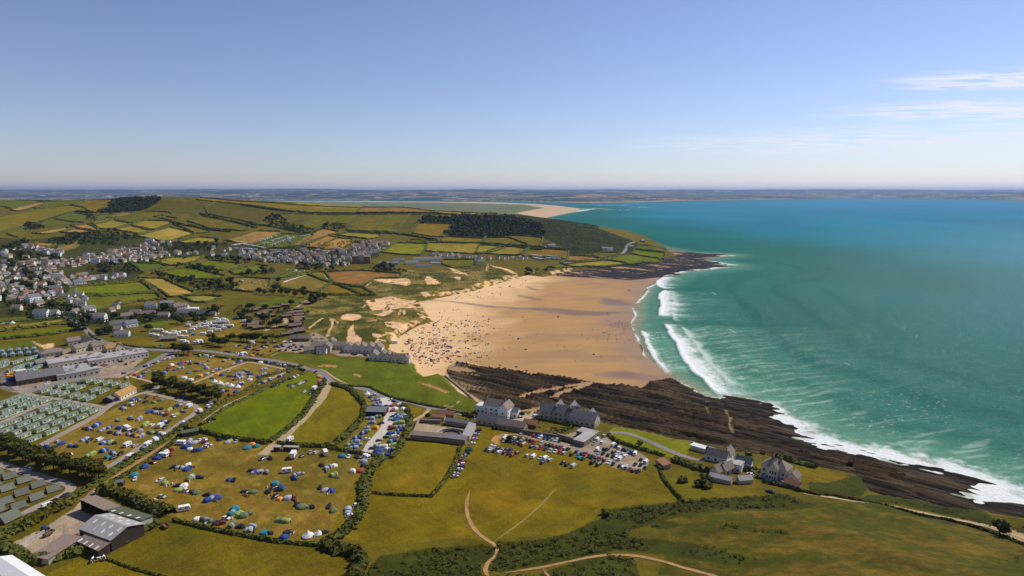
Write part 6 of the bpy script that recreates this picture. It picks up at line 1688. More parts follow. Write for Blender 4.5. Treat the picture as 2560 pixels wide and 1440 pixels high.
def barn(p, yaw, L, W, h_, rise, wall, roof, label, mono=0, lights=0, open_side=False, name="barn", noun="barn", seed=1):
    s = Shape()
    if mono:
        hi, lo = h_ + rise, h_
        z = {1: (lo, hi), -1: (hi, lo)}[mono]
        v = [(-L / 2, -W / 2, -1), (L / 2, -W / 2, -1), (L / 2, W / 2, -1), (-L / 2, W / 2, -1), (-L / 2, -W / 2, z[0]), (L / 2, -W / 2, z[0]), (L / 2, W / 2, z[1]), (-L / 2, W / 2, z[1])]
        f = [(0, 1, 5, 4), (1, 2, 6, 5), (2, 3, 7, 6), (3, 0, 4, 7)]
        if open_side: f = f[1:]
        s.add(v, f, wall)
    else: gable_walls(s, L, W, h_, h_ + rise, wall, -1)
    o = link_obj(name, s.mesh(name), None, p, yaw)
    r_ = Shape()
    if mono:
        o1, o2 = W / 2 + 0.4, W / 2 + 0.4
        v = [(-L / 2 - 0.4, -o1, z[0]), (L / 2 + 0.4, -o1, z[0]), (L / 2 + 0.4, o2, z[1]), (-L / 2 - 0.4, o2, z[1])]
        v += [(x, y, q_ + 0.16) for x, y, q_ in v]
        r_.add(v, [(3, 2, 1, 0), (4, 5, 6, 7), (0, 1, 5, 4), (1, 2, 6, 5), (2, 3, 7, 6), (3, 0, 4, 7)], roof)
    else: gable(r_, L, W, h_, h_ + rise, roof, 0.4, 0.16)
    ro = part_mesh("roof", r_, o)
    rr_ = random.Random(seed)
    for i in range(lights):
        sgn = rr_.choice((-1, 1)) if not mono else 1
        nc = max(1, lights // 4 if lights > 6 else lights); x = -L / 2 + (i % nc + 0.5) * L / nc + (0.8 if (i // nc) % 2 else -0.4); y = (-0.36, -0.16, 0.16, 0.36)[(i // nc) % 4] * W
        if mono: slope = (z[1] - z[0]) / (2 * o1); zz = (z[0] + z[1]) / 2 + slope * y
        else: slope = -math.copysign(rise / (W / 2), y); zz = h_ + rise + slope * y
        t = Shape(); a, b_ = 0.5, 0.9
        t.add([(-a, -b_, -b_ * slope + 0.2), (a, -b_, -b_ * slope + 0.2), (a, b_, b_ * slope + 0.2), (-a, b_, b_ * slope + 0.2), (-a, -b_, -b_ * slope + 0.1), (a, -b_, -b_ * slope + 0.1), (a, b_, b_ * slope + 0.1), (-a, b_, b_ * slope + 0.1)], [(0, 1, 2, 3), (4, 5, 1, 0), (5, 6, 2, 1), (6, 7, 3, 2), (7, 4, 0, 3)], "blind_white")
        link_obj("skylight", t.mesh("skylight"), ro, (x, y, zz))
    reg(o, noun, "barn", "", None, label)
    return o
P_, Y_, L_, W_2, S_ = foot(6, (790, 965), (1110, 1085), (1080, 795), 5); barn(P_, Y_, L_, W_2, 5, 2.4, "timber_dark", "sheet_grey", "large grey-roofed barn dotted with white skylights in the farmyard", lights=18)
P_, Y_, L_, W_2, S_ = foot(6, (765, 1070), (985, 1170), (835, 1000), 4); barn(P_, Y_, L_, W_2, 3.2, 1.2, "timber_dark", "sheet_brown", "lean-to with a brown sheet roof on the near side of the grey barn", mono=S_, lights=4)
P_, Y_, L_, W_2, S_ = foot(6, (1085, 787), (1412, 884), (1212, 738), 5.4); barn(P_, Y_, L_, W_2, 4.6, 0.9, "concrete_wall", "sheet_green", "long barn with a dark green roof and pale skylight strips", mono=-S_, lights=4)
P_, Y_, L_, W_2, S_ = foot(6, (805, 688), (1050, 790), (960, 632), 5); barn(P_, Y_, L_, W_2, 4.4, 1.1, "timber_dark", "sheet_brown", "open-fronted shed with a brown roof beside the yellow hedge", mono=-S_, open_side=True)
P_, Y_, L_, W_2, S_ = foot(6, (300, 1225), (480, 1255), (690, 1040), 3.2); barn(P_, Y_, L_, W_2, 2.8, 0.8, "concrete_wall", "sheet_brown", "low brown-roofed shed at the near end of the farmyard", mono=S_)
P_, Y_, L_, W_2, S_ = foot(6, (-120, 1335), (200, 1500), (95, 1242), 5); barn(P_, Y_, L_, W_2, 4.6, 1.4, "sheet_white", "sheet_white", "white-roofed shed at the bottom corner of the photo", lights=3)
# yard clutter: bunker walls and a trailer
def loose(name, s, p, yaw, noun, label, group=None):
    o = link_obj(name, s.mesh(name), None, tuple(p), yaw); reg(o, noun, noun, "", group, label); return o
yf = yaw_at(6, (200, 1180), (500, 1000))
for i, (xy, l_) in enumerate((((300, 1100), 14.0), ((230, 1155), 6.0))):
    s = Shape(); s.box(-l_ / 2, l_ / 2, -0.25, 0.25, -0.5, 1.6, "concrete_wall"); s.box(-l_ / 2, l_ / 2, -0.6, 0.6, -0.5, 0.15, "concrete_wall")
    loose("silage_wall", s, at(6, [xy])[0], yf, "wall", ["long concrete bunker wall in the farmyard", "short concrete bunker wall by the farmyard hedge"][i])
def trailer():
    s = Shape(); s.box(-2.2, 2.2, -1.0, 1.0, 0.7, 0.85, "timber")
    for a in ((-2.2, 2.2, -1.0, -0.92), (-2.2, 2.2, 0.92, 1.0), (-2.2, -2.12, -0.92, 0.92), (2.12, 2.2, -0.92, 0.92)): s.box(*a, 0.85, 1.5, "timber")
    s.box(2.2, 3.3, -0.06, 0.06, 0.6, 0.7, "galv"); s.cyl(-0.5, 0.4, -1.05, -0.85, 0.4, 0.4, "rubber", 9, 'y'); s.cyl(-0.5, 0.4, 0.85, 1.05, 0.4, 0.4, "rubber", 9, 'y'); return s
loose("farm_trailer", trailer(), at(6, [(490, 1030)])[0], yf, "trailer", "wooden farm trailer standing on the concrete yard")
loose("farm_trailer", trailer(), at(6, [(1655, 955)])[0], yf + 1.0, "trailer", "wooden trailer left on the grass behind the barns")
def cab():
    s = Shape(); s.prism([(-1.6, 0.6), (1.7, 0.6), (1.8, 1.3), (0.3, 1.45), (-1.5, 1.4)], -0.55, 0.55, "car_b"); s.box(-1.3, 0.1, -0.6, 0.6, 1.4, 2.5, "glass", (0.15, 0.1)); s.box(-1.2, 0.0, -0.55, 0.55, 2.5, 2.6, "car_b")
    for x, r_ in ((-0.9, 0.75), (1.2, 0.5)):
        for sg in (-1, 1): s.cyl(x, r_, sg * 0.8 - 0.2, sg * 0.8 + 0.2, r_, r_, "rubber", 12, 'y')
    return s
loose("tractor", cab(), at(6, [(450, 990)])[0], yf, "tractor", "blue tractor parked in the concrete farmyard")

# stone yard with the round pen
Pn = at(5, [(1710, 1265), (2265, 1322), (2335, 1180), (1790, 1105)])
def wing(k, a, b_, W, h_, rise, wall, roof, label, name="outbuilding", mono=0, noun="outbuilding", lights=0):
    p = at(k, [a, b_]); c = (p[0] + p[1]) / 2; d = p[1] - p[0]
    return barn((c[0], c[1], float(height(c[0], c[1]))), math.atan2(d[1], d[0]), math.hypot(d[0], d[1]), W, h_, rise, wall, roof, label, mono=mono, name=name, noun=noun, lights=lights)
wing(5, (1715, 1262), (2050, 1290), 4.0, 3.0, 1.0, "brown_stone", "slate_brown", "long dark stone shed along the near side of the walled yard", mono=1)
wing(5, (2055, 1292), (2262, 1318), 4.0, 3.1, 1.1, "brown_stone", "slate", "dark stone shed with slate roof at the near corner of the walled yard", mono=1)
wing(5, (2262, 1285), (2325, 1165), 4.2, 2.9, 1.0, "stone", "sheet_grey", "pale grey roofed shed along the seaward side of the walled yard", mono=1)
wing(5, (2070, 1115), (2335, 1155), 4.0, 2.9, 1.2, "brown_stone", "slate", "slate-roofed shed along the back of the walled yard")
wing(5, (1790, 1102), (2010, 1112), 0.7, 2.2, 0.2, "brown_stone", "brown_stone", "stone wall at the back of the walled yard", name="stone_wall", noun="wall")
wing(5, (1735, 1225), (1785, 1110), 0.7, 2.2, 0.2, "brown_stone", "brown_stone", "stone wall at the landward end of the walled yard", name="stone_wall", noun="wall")
wing(5, (1970, 1035), (2150, 1055), 5, 2.6, 1.8, "brown_stone", "tile_red", "red-brown roofed cottage behind the walled yard", name="cottage", noun="cottage")
wing(5, (1930, 1065), (2050, 1075), 4, 2.2, 1.0, "stone", "tile_red", "low tiled shed beside the cottage behind the walled yard")
s = Shape()
for r0, h0, m_ in ((7.2, 1.3, "concrete_wall"), (4.6, 1.1, "timber_dark")):
    n = 28; v = []
    for r_, z in ((r0, -0.3), (r0, h0), (r0 - 0.5, h0), (r0 - 0.5, -0.3)):
        v += [(r_ * math.cos(2 * math.pi * i / n) * 1.25, r_ * math.sin(2 * math.pi * i / n), z) for i in range(n)]
    s.add(v, [(j * n + i, j * n + (i + 1) % n, (j + 1) * n + (i + 1) % n, (j + 1) * n + i) for j in range(3) for i in range(n)], m_)
s.cyl(0, 0, -0.2, 0.12, 4.3, 4.3, "timber", 20)
loose("round_pen", s, at(5, [(2115, 1222)])[0], yaw_at(5, (1715, 1262), (2262, 1318)), "pen", "round walled pen inside the stone yard")

# hotel by the reef
yh = yaw_at(8, (430, 395), (830, 455))
def H_(k, xy, yaw, L, W, h_, rise, wall, roof, label, **kw):
    kw.setdefault("chim", 1); kw.setdefault("rows", 2)
    nm = kw.pop("name", "house"); noun = kw.pop("noun", "house")
    return house(at(k, [xy])[0], yaw, L, W, h_, rise, wall, roof, "", None, None, name=nm, noun=noun, label=label, **kw)
H_(8, (560, 300), yh, 15, 8, 7.2, 3.4, "white", "slate_brown", "white gabled hotel block with brown slates above the reef", chim=2, rows=2)
H_(8, (660, 330), yh + 1.57, 11, 7, 7.4, 3.4, "white", "slate_brown", "white hotel wing with its gable end to the car field", chim=1, rows=2)
H_(8, (730, 320), yh, 9, 6, 4.2, 2.2, "white", "slate", "small white extension on the seaward end of the hotel", chim=0, rows=1)
H_(8, (450, 275), yh, 10, 8, 5.0, 0.2, "white", "sheet_white", "white flat-roofed annex on the landward end of the hotel", chim=0, rows=1)
H_(8, (520, 400), yh, 19, 7, 3.6, 3.0, "stone", "slate", "long slate-roofed stone barn in front of the hotel", chim=0, rows=1, name="stone_barn", noun="barn")
H_(8, (720, 450), yh, 19, 7, 3.4, 2.8, "brown_stone", "slate_brown", "long brown stone barn nearest the car park lane", chim=0, rows=1, name="stone_barn", noun="barn")
H_(8, (910, 425), yh, 9, 6, 2.6, 2.2, "timber", "tile_red", "small tiled shed beside the kitchen garden", chim=0, rows=0, name="garden_shed", noun="shed")
y2 = yaw_at(8, (1090, 345), (1330, 375))
H_(8, (1200, 345), y2, 26, 9, 5.6, 4.2, "stone", "slate", "large slate-roofed stone house above the reef", chim=2, rows=2)
H_(8, (1180, 320), y2 + 1.57, 12, 7, 5.6, 4.4, "stone", "slate", "cross wing on the landward end of the large slate house", chim=0, rows=2)
H_(8, (1320, 335), y2 + 1.57, 13, 7, 5.8, 4.4, "stone", "slate", "cross wing on the seaward end of the large slate house", chim=0, rows=2)
y3 = yaw_at(8, (1350, 380), (1530, 415))
H_(8, (1445, 395), y3, 18, 9, 5.0, 3.8, "stone", "slate", "slate-roofed stone house at the seaward end of the row", chim=1, rows=2)
H_(8, (1500, 380), y3 + 1.57, 10, 6, 4.6, 3.6, "stone", "slate", "small slate gable at the tip of the seafront row", chim=0, rows=1)
# walled kitchen garden with the flat-roofed cafe
wing(8, (820, 490), (1180, 545), 0.6, 2.4, 0.15, "brown_stone", "brown_stone", "long stone wall at the back of the car park", name="stone_wall", noun="wall")
wing(8, (1180, 545), (1425, 612), 0.8, 3.2, 0.15, "brown_stone", "brown_stone", "high stone wall below the flat-roofed building", name="stone_wall", noun="wall")
P_, Y_, L_, W_2, S_ = foot(8, (1335, 545), (1425, 560), (1440, 440), 3.6); 
P_, Y_, L_, W_2, S_ = foot(8, (1440, 572), (1570, 490), (1350, 540), 3.6); house(P_, Y_, L_, W_2, 3.4, 0.2, "brown_stone", "flat_roof", "", None, None, chim=0, rows=1, label="flat grey-roofed stone building on the edge of the car park", name="cafe_building", noun="building")
P_, Y_, L_, W_2, S_ = foot(8, (1370, 470), (1430, 438), (1560, 488), 3.6); house(P_, Y_, max(L_, 7), max(W_2, 12), 3.6, 0.2, "brown_stone", "flat_roof", "", None, None, chim=0, rows=1, label="flat-roofed rear wing of the stone building by the garden", name="cafe_building", noun="building")
gb = np.random.default_rng(5)
for i in range(16):
    u, w_ = gb.random(2); xy = (985 + 300 * u - 40 * w_, 400 + 45 * u + 75 * w_)
    s = Shape(); l_ = gb.uniform(1.4, 3.0); s.box(-l_, l_, -0.7, 0.7, -0.2, 0.3, "timber"); s.box(-l_ * 0.95, l_ * 0.95, -0.62, 0.62, 0.3, gb.uniform(0.5, 0.9), ("leaf_hedge", "leaf_yellow", "leaf_broad")[i % 3], (0.25, 0.2))
    o = link_obj("garden_bed", s.mesh("garden_bed"), None, tuple(at(8, [xy])[0]), yh + (1.57 if i % 4 == 0 else 0)); reg(o, "garden bed", "planted garden bed", "in the walled kitchen garden", "garden beds")
# cottages and cream house on the seaward point
ym = yaw_at(9, (860, 930), (1080, 985))
def gables(o):
    s = Shape(); gable_walls(s, 5.0, 4.4, 7.0, 9.8, "render", -1.5); s.moved(0.5, -4.0, 0, math.pi / 2); part_mesh("front_gable", s, o)
    t = Shape(); gable(t, 6.0, 4.4, 7.0, 9.8, "slate_brown", 0.3, 0.18); t.moved(0.5, -3.6, 0, math.pi / 2); part_mesh("gable_roof", t, o)
    for i in range(3):
        for lv in range(2):
            w = Shape(); w.box(-0.36, 0.36, -0.05, 0.05, -0.8, 0.8, "glass"); link_obj("window", shared("tall_window", lambda: w), o, (-0.8 + i * 1.3, -6.52, 1.8 + 2.9 * lv))
H_(9, (960, 930), ym, 13, 8.5, 6.6, 3.8, "render", "slate_brown", "tall cream gabled house with three rows of windows on the point", chim=2, rows=2, hipd=True, extra=gables)
H_(9, (1135, 985), ym + 1.57, 5.5, 5, 4.0, 2.2, "render", "slate_brown", "small cream annex against the tall gabled house", chim=0, rows=1)
H_(9, (1120, 1030), ym, 7, 4.5, 2.2, 1.6, "stone", "tile_red", "brown-roofed outbuilding in front of the tall cream house", chim=0, rows=0, name="outbuilding", noun="outbuilding")
yc = yaw_at(9, (280, 760), (520, 800))
H_(9, (370, 760), yc, 12, 6.5, 3.6, 3.0, "white", "slate_brown", "brown-roofed cottage with a white flat dormer by the reef", chim=1, rows=1, name="cottage", noun="cottage")
H_(9, (480, 740), yc + 1.57, 9, 5, 3.6, 2.9, "white", "slate_brown", "brown-roofed cross wing of the dormer cottage", chim=1, rows=1, name="cottage", noun="cottage")
H_(9, (550, 860), yc, 8, 6.5, 4.4, 0.2, "white", "flat_roof", "white flat-roofed cottage in the middle of the cluster", chim=0, rows=2, name="cottage", noun="cottage")
H_(9, (640, 840), yc, 8, 5, 4.2, 2.6, "white", "slate", "white cottage with a dark slate roof beside the drive", chim=1, rows=2, name="cottage", noun="cottage")
H_(9, (390, 905), yc + 1.2, 9, 5, 3.2, 3.2, "stone", "slate_brown", "steep stone gable in the cottage cluster", chim=0, rows=1, name="cottage", noun="cottage")
H_(9, (460, 890), yc + 1.2, 8, 5, 3.2, 3.0, "stone", "slate_brown", "second steep stone gable in the cottage cluster", chim=1, rows=1, name="cottage", noun="cottage")
H_(9, (410, 975), yc, 11, 4.5, 2.5, 1.2, "stone", "sheet_grey", "low grey-roofed outbuilding on the near side of the cottages", chim=0, rows=0, name="outbuilding", noun="outbuilding")
H_(9, (640, 985), yc + 0.7, 7, 4.5, 2.4, 1.5, "stone", "concrete_wall", "pale-roofed outbuilding beside the parked cars at the cottages", chim=0, rows=0, name="outbuilding", noun="outbuilding")
H_(9, (230, 670), yaw_at(9, (150, 650), (310, 690)), 14, 5, 2.4, 0.2, "cream", "sheet_white", "white-roofed garden room on the seawall", chim=0, rows=0, name="garden_room", noun="building")
wing(8, (1740, 425), (2540, 602), 0.6, 1.2, 0.1, "brown_stone", "brown_stone", "dark sea wall between the lawn and the reef", name="sea_wall", noun="wall")
wing(8, (2195, 800), (2270, 850), 4, 2.4, 0.8, "stone", "tile_red", "pinkish-roofed hut at the end of the car field hedge", mono=1, name="hut", noun="hut")
wing(5, (2050, 640), (2250, 800), 0.6, 1.0, 0.1, "brown_stone", "brown_stone", "upper length of the dark sea wall beside the clifftop green", name="sea_wall", noun="wall")
wing(5, (2255, 803), (2465, 945), 0.6, 1.0, 0.1, "brown_stone", "brown_stone", "lower length of the dark sea wall beside the clifftop green", name="sea_wall", noun="wall")
# beach houses
yb = yaw_at(5, (1060, 395), (1460, 405))
for i, (x, y, L) in enumerate(((1095, 392, 9), (1165, 392, 9), (1232, 396, 9), (1308, 396, 10), (1385, 398, 11))):
    H_(5, (x, y), yb + 1.57, L, 9, 5.0, 3.6, "render", "slate_brown", ["cream beach house at the landward end of the terrace", "second cream beach house of the terrace", "cream beach house in the middle of the terrace", "fourth cream beach house of the terrace", "cream beach house nearest the sand in the terrace"][i], rows=2)
for i, (x, y, L, W, a) in enumerate(((1345, 468, 11, 8, 1.57), (1440, 470, 12, 9, 1.57), (1490, 475, 11, 9, 1.57), (1600, 492, 15, 7, 0), (1660, 498, 9, 7, 1.57))):
    H_(5, (x, y), yb + a, L, W, 4.4 - 0.5 * (i > 2), 3.4, "render", "slate_brown", ["first cream house below the beach terrace", "taller cream house above the crowded sand", "cream house with twin gables above the crowded sand", "long low cream house beside the clifftop green", "last cream house above the cove"][i], rows=1)
for i, (x, y, L, W, h_, m1, m2, a) in enumerate(((790, 380, 13, 10, 5.5, "stone", "slate_brown", 0), (870, 385, 10, 9, 5.0, "stone", "slate_brown", 1.57), (990, 365, 16, 9, 4.2, "cream", "slate_brown", 0), (920, 330, 9, 7, 4.5, "cream", "slate_brown", 1.57), (690, 400, 9, 7, 3.0, "stone", "slate_brown", 0.4), (820, 410, 9, 6, 3.0, "white", "slate", 0), (640, 285, 12, 7, 3.0, "timber", "slate_brown", 0), (560, 285, 10, 6, 3.0, "timber", "slate_brown", 0))):
    H_(5, (x, y), yb + a, L, W, h_, 2.8, m1, m2, ["large grey stone house beside the beach car park", "grey stone gable next to the beach car park", "long cream cafe with people outside behind the dunes", "cream gabled house at the back of the beach buildings", "low stone building at the corner of the beach car park", "small white building below the stone beach house", "first brown chalet above the beach car park", "second brown chalet above the beach car park"][i], rows=1, chim=1 if i < 4 else 0)
s = Shape(); s.box(-2.6, 2.6, -1.6, 1.6, 0, 2.6, "white"); s.box(-2.9, 2.9, -1.9, 1.9, 2.6, 2.8, "sheet_white")
loose("lifeguard_hut", s, at(5, [(1555, 312)])[0], yb, "hut", "white lifeguard hut on the sand below the dunes")
# holiday park buildings
yp = yaw_at(4, (560, 690), (900, 640))
PARK = [((1170, 470), 46, 20, 4.2, 0.2, "cream", "flat_roof", "large flat grey-roofed park building with roof vents", "building"), ((760, 510), 40, 16, 4.6, 0.2, "cream", "flat_roof", "flat grey-roofed park building in the middle of the complex", "building"),
        ((640, 620), 34, 18, 4.0, 0.2, "brown_stone", "flat_roof", "flat brownish park building beside the glazed hall", "building"), ((400, 680), 30, 15, 4.0, 4.2, "timber", "slate", "park hall with a large dark glazed roof", "hall"),
        ((880, 625), 15, 7, 4.6, 0.2, "cream", "flat_roof", "cream flat-roofed block at the front of the park complex", "building"), ((720, 655), 20, 8, 4.2, 0.2, "stone", "flat_roof", "long shopfront building along the park entrance road", "building"),
        ((510, 430), 17, 13, 3.4, 3.0, "stone", "slate_brown", "brown hip-roofed house at the edge of the park complex", "house"), ((520, 520), 22, 10, 3.2, 0.2, "brown_stone", "slate_brown", "dark flat-roofed shed behind the park complex", "building")]
for xy, L, W, h_, ri, wm, rm, lb, noun in PARK:
    o = H_(4, xy, yp, L, W, h_, ri, wm, rm, lb, chim=0, rows=1, hipd=(ri > 1 and noun == "house"), name={"hall": "park_hall", "house": "house"}.get(noun, "park_building"), noun=noun)
    if rm == "flat_roof":
        rr_ = random.Random(int(L * 7))
        for i in range(int(L * W / 55)):
            t = Shape(); a = rr_.uniform(0.5, 1.6); t.box(-a, a, -0.6, 0.6, 0, rr_.uniform(0.5, 1.2), rr_.choice(("blind_white", "galv", "slate")), (0.1, 0.1))
            link_obj("roof_vent", t.mesh("roof_vent"), o, (rr_.uniform(-L / 2 + 2, L / 2 - 2), rr_.uniform(-W / 2 + 1.5, W / 2 - 1.5), h_ + 0.3))
for i, (xy, L, W, a) in enumerate((((735, 325), 11, 8, 0), ((850, 320), 9, 7, 1.57), ((895, 335), 9, 7, 1.57), ((985, 370), 12, 8, 0), ((1130, 390), 14, 10, 0), ((1180, 385), 9, 8, 1.57), ((800, 395), 12, 7, 0.3), ((920, 365), 8, 6, 0))):
    H_(4, xy, yp + a + 0.2, L, W, 4.2, 3.2, "cream" if i % 2 else "stone", "slate_brown" if i != 4 else "tile_orange", ["stone house at the back of the park complex", "cream gable behind the park complex", "stone gable beside the cream park gable", "long brown-roofed house behind the park flat roofs", "orange-roofed house behind the flat park roofs", "cream gable attached to the orange-roofed house", "low brown-roofed house in the park complex", "small cream house among the park roofs"][i], rows=1)
s = Shape(); s.box(-3, 3, -3, 3, -1, 8.5, "white"); s.box(-3.2, 3.2, -3.2, 3.2, 8.5, 8.9, "sheet_white")
loose("slide_tower", s, at(4, [(218, 690)])[0], yp, "tower", "white stair tower beside the blue water slides")
s = Shape()
for j in range(3):
    n = 26; v = []
    for i in range(n):
        a = 2 * math.pi * i / n * 1.2 + j; z = 1.5 + j * 2.2 + 1.6 * i / n; cx_, cy_ = 4.2 * math.cos(a), 3.4 * math.sin(a)
        for k in range(6):
            b_ = 2 * math.pi * k / 6; rr_ = 0.75
            v.append((cx_ + rr_ * math.cos(b_) * math.cos(a), cy_ + rr_ * math.cos(b_) * math.sin(a), z + rr_ * math.sin(b_)))
    s.add(v, [(i * 6 + k, i * 6 + (k + 1) % 6, (i + 1) * 6 + (k + 1) % 6, (i + 1) * 6 + k) for i in range(n - 1) for k in range(6)], ("cloth_b", "cloth_b", "cloth_o")[j])
for i in range(5): s.cyl(4 * math.cos(i * 1.26), 3.3 * math.sin(i * 1.26), -0.5, 5 + i % 2, 0.15, 0.15, "galv", 6)
loose("water_slide", s, at(4, [(140, 710)])[0], yp, "water slide", "blue and orange coiled water slides beside the glazed hall")
# wash block and sheds in the camp
yw = yaw_at(4, (1150, 890), (1330, 800))
H_(4, (1235, 845), yw, 19, 8, 3.2, 2.6, "cream", "tile_orange", "cream wash block with a mottled orange roof among static caravans", chim=0, rows=1, name="wash_block", noun="building")
H_(4, (1110, 890), yw, 8, 7, 2.6, 1.6, "timber_dark", "slate", "dark shed at the end of the orange-roofed wash block", chim=0, rows=0, name="shed", noun="shed")
H_(5, (1375, 1015), yaw_at(5, (1320, 1010), (1440, 1015)), 13, 10, 3.0, 1.2, "timber_dark", "slate", "dark grey-roofed service building in the narrow tent strip", chim=0, rows=0, name="service_building", noun="building")
H_(4, (1900, 1230), yaw_at(4, (1830, 1240), (1960, 1220)), 9, 5, 2.8, 0.8, "sheet_green", "sheet_green", "dark green shed in the corner of the big tent field", chim=0, rows=0, name="shed", noun="shed")
H_(6, (1205, 535), 0.2, 3.4, 3, 2.4, 0.5, "timber_dark", "slate", "small black hut standing in the big tent field", chim=0, rows=0, name="hut", noun="hut")
for i, (x, L) in enumerate(((378, 4), (515, 9))):
    s = Shape(); s.box(-L / 2, L / 2, -1.2, 1.2, 0, 2.5, "timber"); s.box(-L / 2 - 0.1, L / 2 + 0.1, -1.3, 1.3, 2.5, 2.62, "concrete_wall")
    for q_ in range(int(L / 1.6)): s.box(-L / 2 + 0.5 + q_ * 1.6, -L / 2 + 1.5 + q_ * 1.6, -1.24, -1.19, 0.2, 2.0, "timber_dark")
    loose("camp_cabin", s, at(7, [(x, 185)])[0], yaw_at(7, (340, 175), (600, 190)), "cabin", ["short brown cabin by the tent field gate", "long brown cabin below the dry field hedge"][i])
# chalets
rc = random.Random(3)
CHAL = [(2, xy) for xy in ((580, 1262), (577, 1292), (573, 1322), (570, 1352), (566, 1386), (558, 1424), (230, 1305), (130, 1275), (270, 1285), (350, 1245), (210, 1255), (470, 1335), (170, 1395), (360, 1390), (130, 1440), (60, 1285), (300, 1330), (650, 1205), (440, 1225))] + \
       [(5, xy) for xy in ((185, 172), (130, 138), (130, 100), (585, 190), (450, 150), (545, 155), (570, 120), (470, 235), (530, 215), (360, 110), (220, 35), (50, 60), (580, 15), (585, 45), (590, 75), (480, 30), (560, 95), (590, 210))]
yk = yaw_at(2, (530, 1270), (630, 1262))
for k, xy in CHAL:
    house(at(k, [xy])[0], yk + rc.uniform(-0.12, 0.12), 12, 6, 2.6, 1.2, "timber_dark", "chalet_roof", "behind the beach car park", "dark wooden chalets", "dark brown wooden chalet", 0, 1, name="chalet", noun="chalet", parts=True)
# ---- static caravans
STATICS = [(170, 870), (262, 882), (350, 892), (448, 905), (55, 915), (125, 930), (222, 942), (315, 955), (-20, 965), (70, 1005), (155, 1020), (40, 1065), (575, 930), (665, 948), (755, 965), (848, 985), (938, 1005), (440, 985), (525, 1005), (615, 1030), (712, 1050), (810, 1070),
      (285, 1055), (375, 1078), (470, 1100), (568, 1120), (665, 1142), (135, 1115), (225, 1140), (318, 1165), (412, 1190), (512, 1215), (50, 1205), (135, 1235), (228, 1260), (330, 1290), (-10, 1165), (-40, 1260)]
yst = yaw_at(4, (105, 890), (235, 848))
for p in at(4, STATICS): static_caravan(p, yst + random.uniform(-0.03, 0.03), "in the front rows by the park road", "pale green static caravans")
for p in at(4, [(455, 800), (540, 815), (628, 832), (615, 748), (700, 758), (790, 773), (945, 796), (1030, 808), (735, 850), (815, 863), (895, 880), (895, 698), (980, 708), (1065, 722), (1150, 733), (1240, 748)]): static_caravan(p, yst + random.uniform(-0.05, 0.05), "in the upper rows near the wash block", "pale green static caravans")
yst2 = yaw_at(4, (20, 440), (30, 400))
for p in at(4, [(20, 412), (105, 402), (185, 394), (262, 388), (340, 384), (45, 445), (125, 440), (205, 432), (290, 426), (365, 418)]): static_caravan(p, yst2, "in the double row by the sand pit", "teal static caravans", True)
for i, p in enumerate(at(4, [(380, 455), (290, 480), (220, 495), (390, 505), (160, 515), (80, 530), (330, 535), (250, 545), (20, 555), (180, 570), (120, 595), (370, 565), (320, 595), (245, 615), (30, 515)])): static_caravan(p, yst + 0.1, "behind the glazed park hall", "static caravans behind the hall", i % 3 == 0)
# ---- A-frame lodges
yl = yaw_at(6, (35, 460), (165, 425))
for p in at(6, [(95, 460), (235, 500), (375, 545), (530, 590), (70, 580), (215, 625), (365, 670), (50, 715), (185, 760), (-30, 800), (-40, 430), (-70, 540)]): a_lodge(p, yl + random.uniform(-0.04, 0.04), "below the cypress belt", "A-frame lodges")
a_lodge(at(6, [(90, 880)])[0], yl + 0.35, "at the near end of the lodge road", "A-frame lodges", 1.35)
# ---- village houses, spread over the built-up ground
VIL = [(1, [(-60, 870), (600, 880), (640, 1000), (600, 1100), (400, 1180), (-60, 1180)], 62, "on the left-hand edge of the village", 0.5), (1, [(280, 790), (560, 760), (860, 780), (880, 830), (600, 830), (320, 820)], 14, "in the row under the wooded slope", 0.3),
       (1, [(240, 625), (400, 650), (660, 690), (600, 725), (400, 690), (260, 650)], 20, "in the white row below the brown knoll", 0.8), (1, [(780, 745), (1000, 690), (1300, 625), (1500, 590), (1760, 580), (1600, 690), (2000, 690), (2080, 705), (1700, 718), (1480, 775), (1000, 785), (800, 775)], 78, "in the heart of the village", 0.55),
       (1, [(700, 935), (1290, 912), (1280, 945), (800, 965)], 16, "above the bright village field", 0.5), (2, [(0, 665), (500, 680), (900, 700), (1100, 720), (1120, 825), (900, 830), (560, 800), (0, 745)], 82, "in the estate below the tan fields", 0.45),
       (2, [(1120, 640), (1300, 570), (1500, 590), (1430, 665), (1300, 725), (1110, 705)], 44, "in the close-packed estate by the lime field", 0.5), (2, [(1880, 700), (2100, 715), (2440, 740), (2440, 752), (2100, 735), (1880, 722)], 13, "in the row below the headland fields", 0.6), (3, [(40, 735), (460, 745), (450, 760), (40, 750)], 7, "in the row near the headland camp", 0.5)]
hv = random.Random(11)
nh = 0; MASS = Shape()
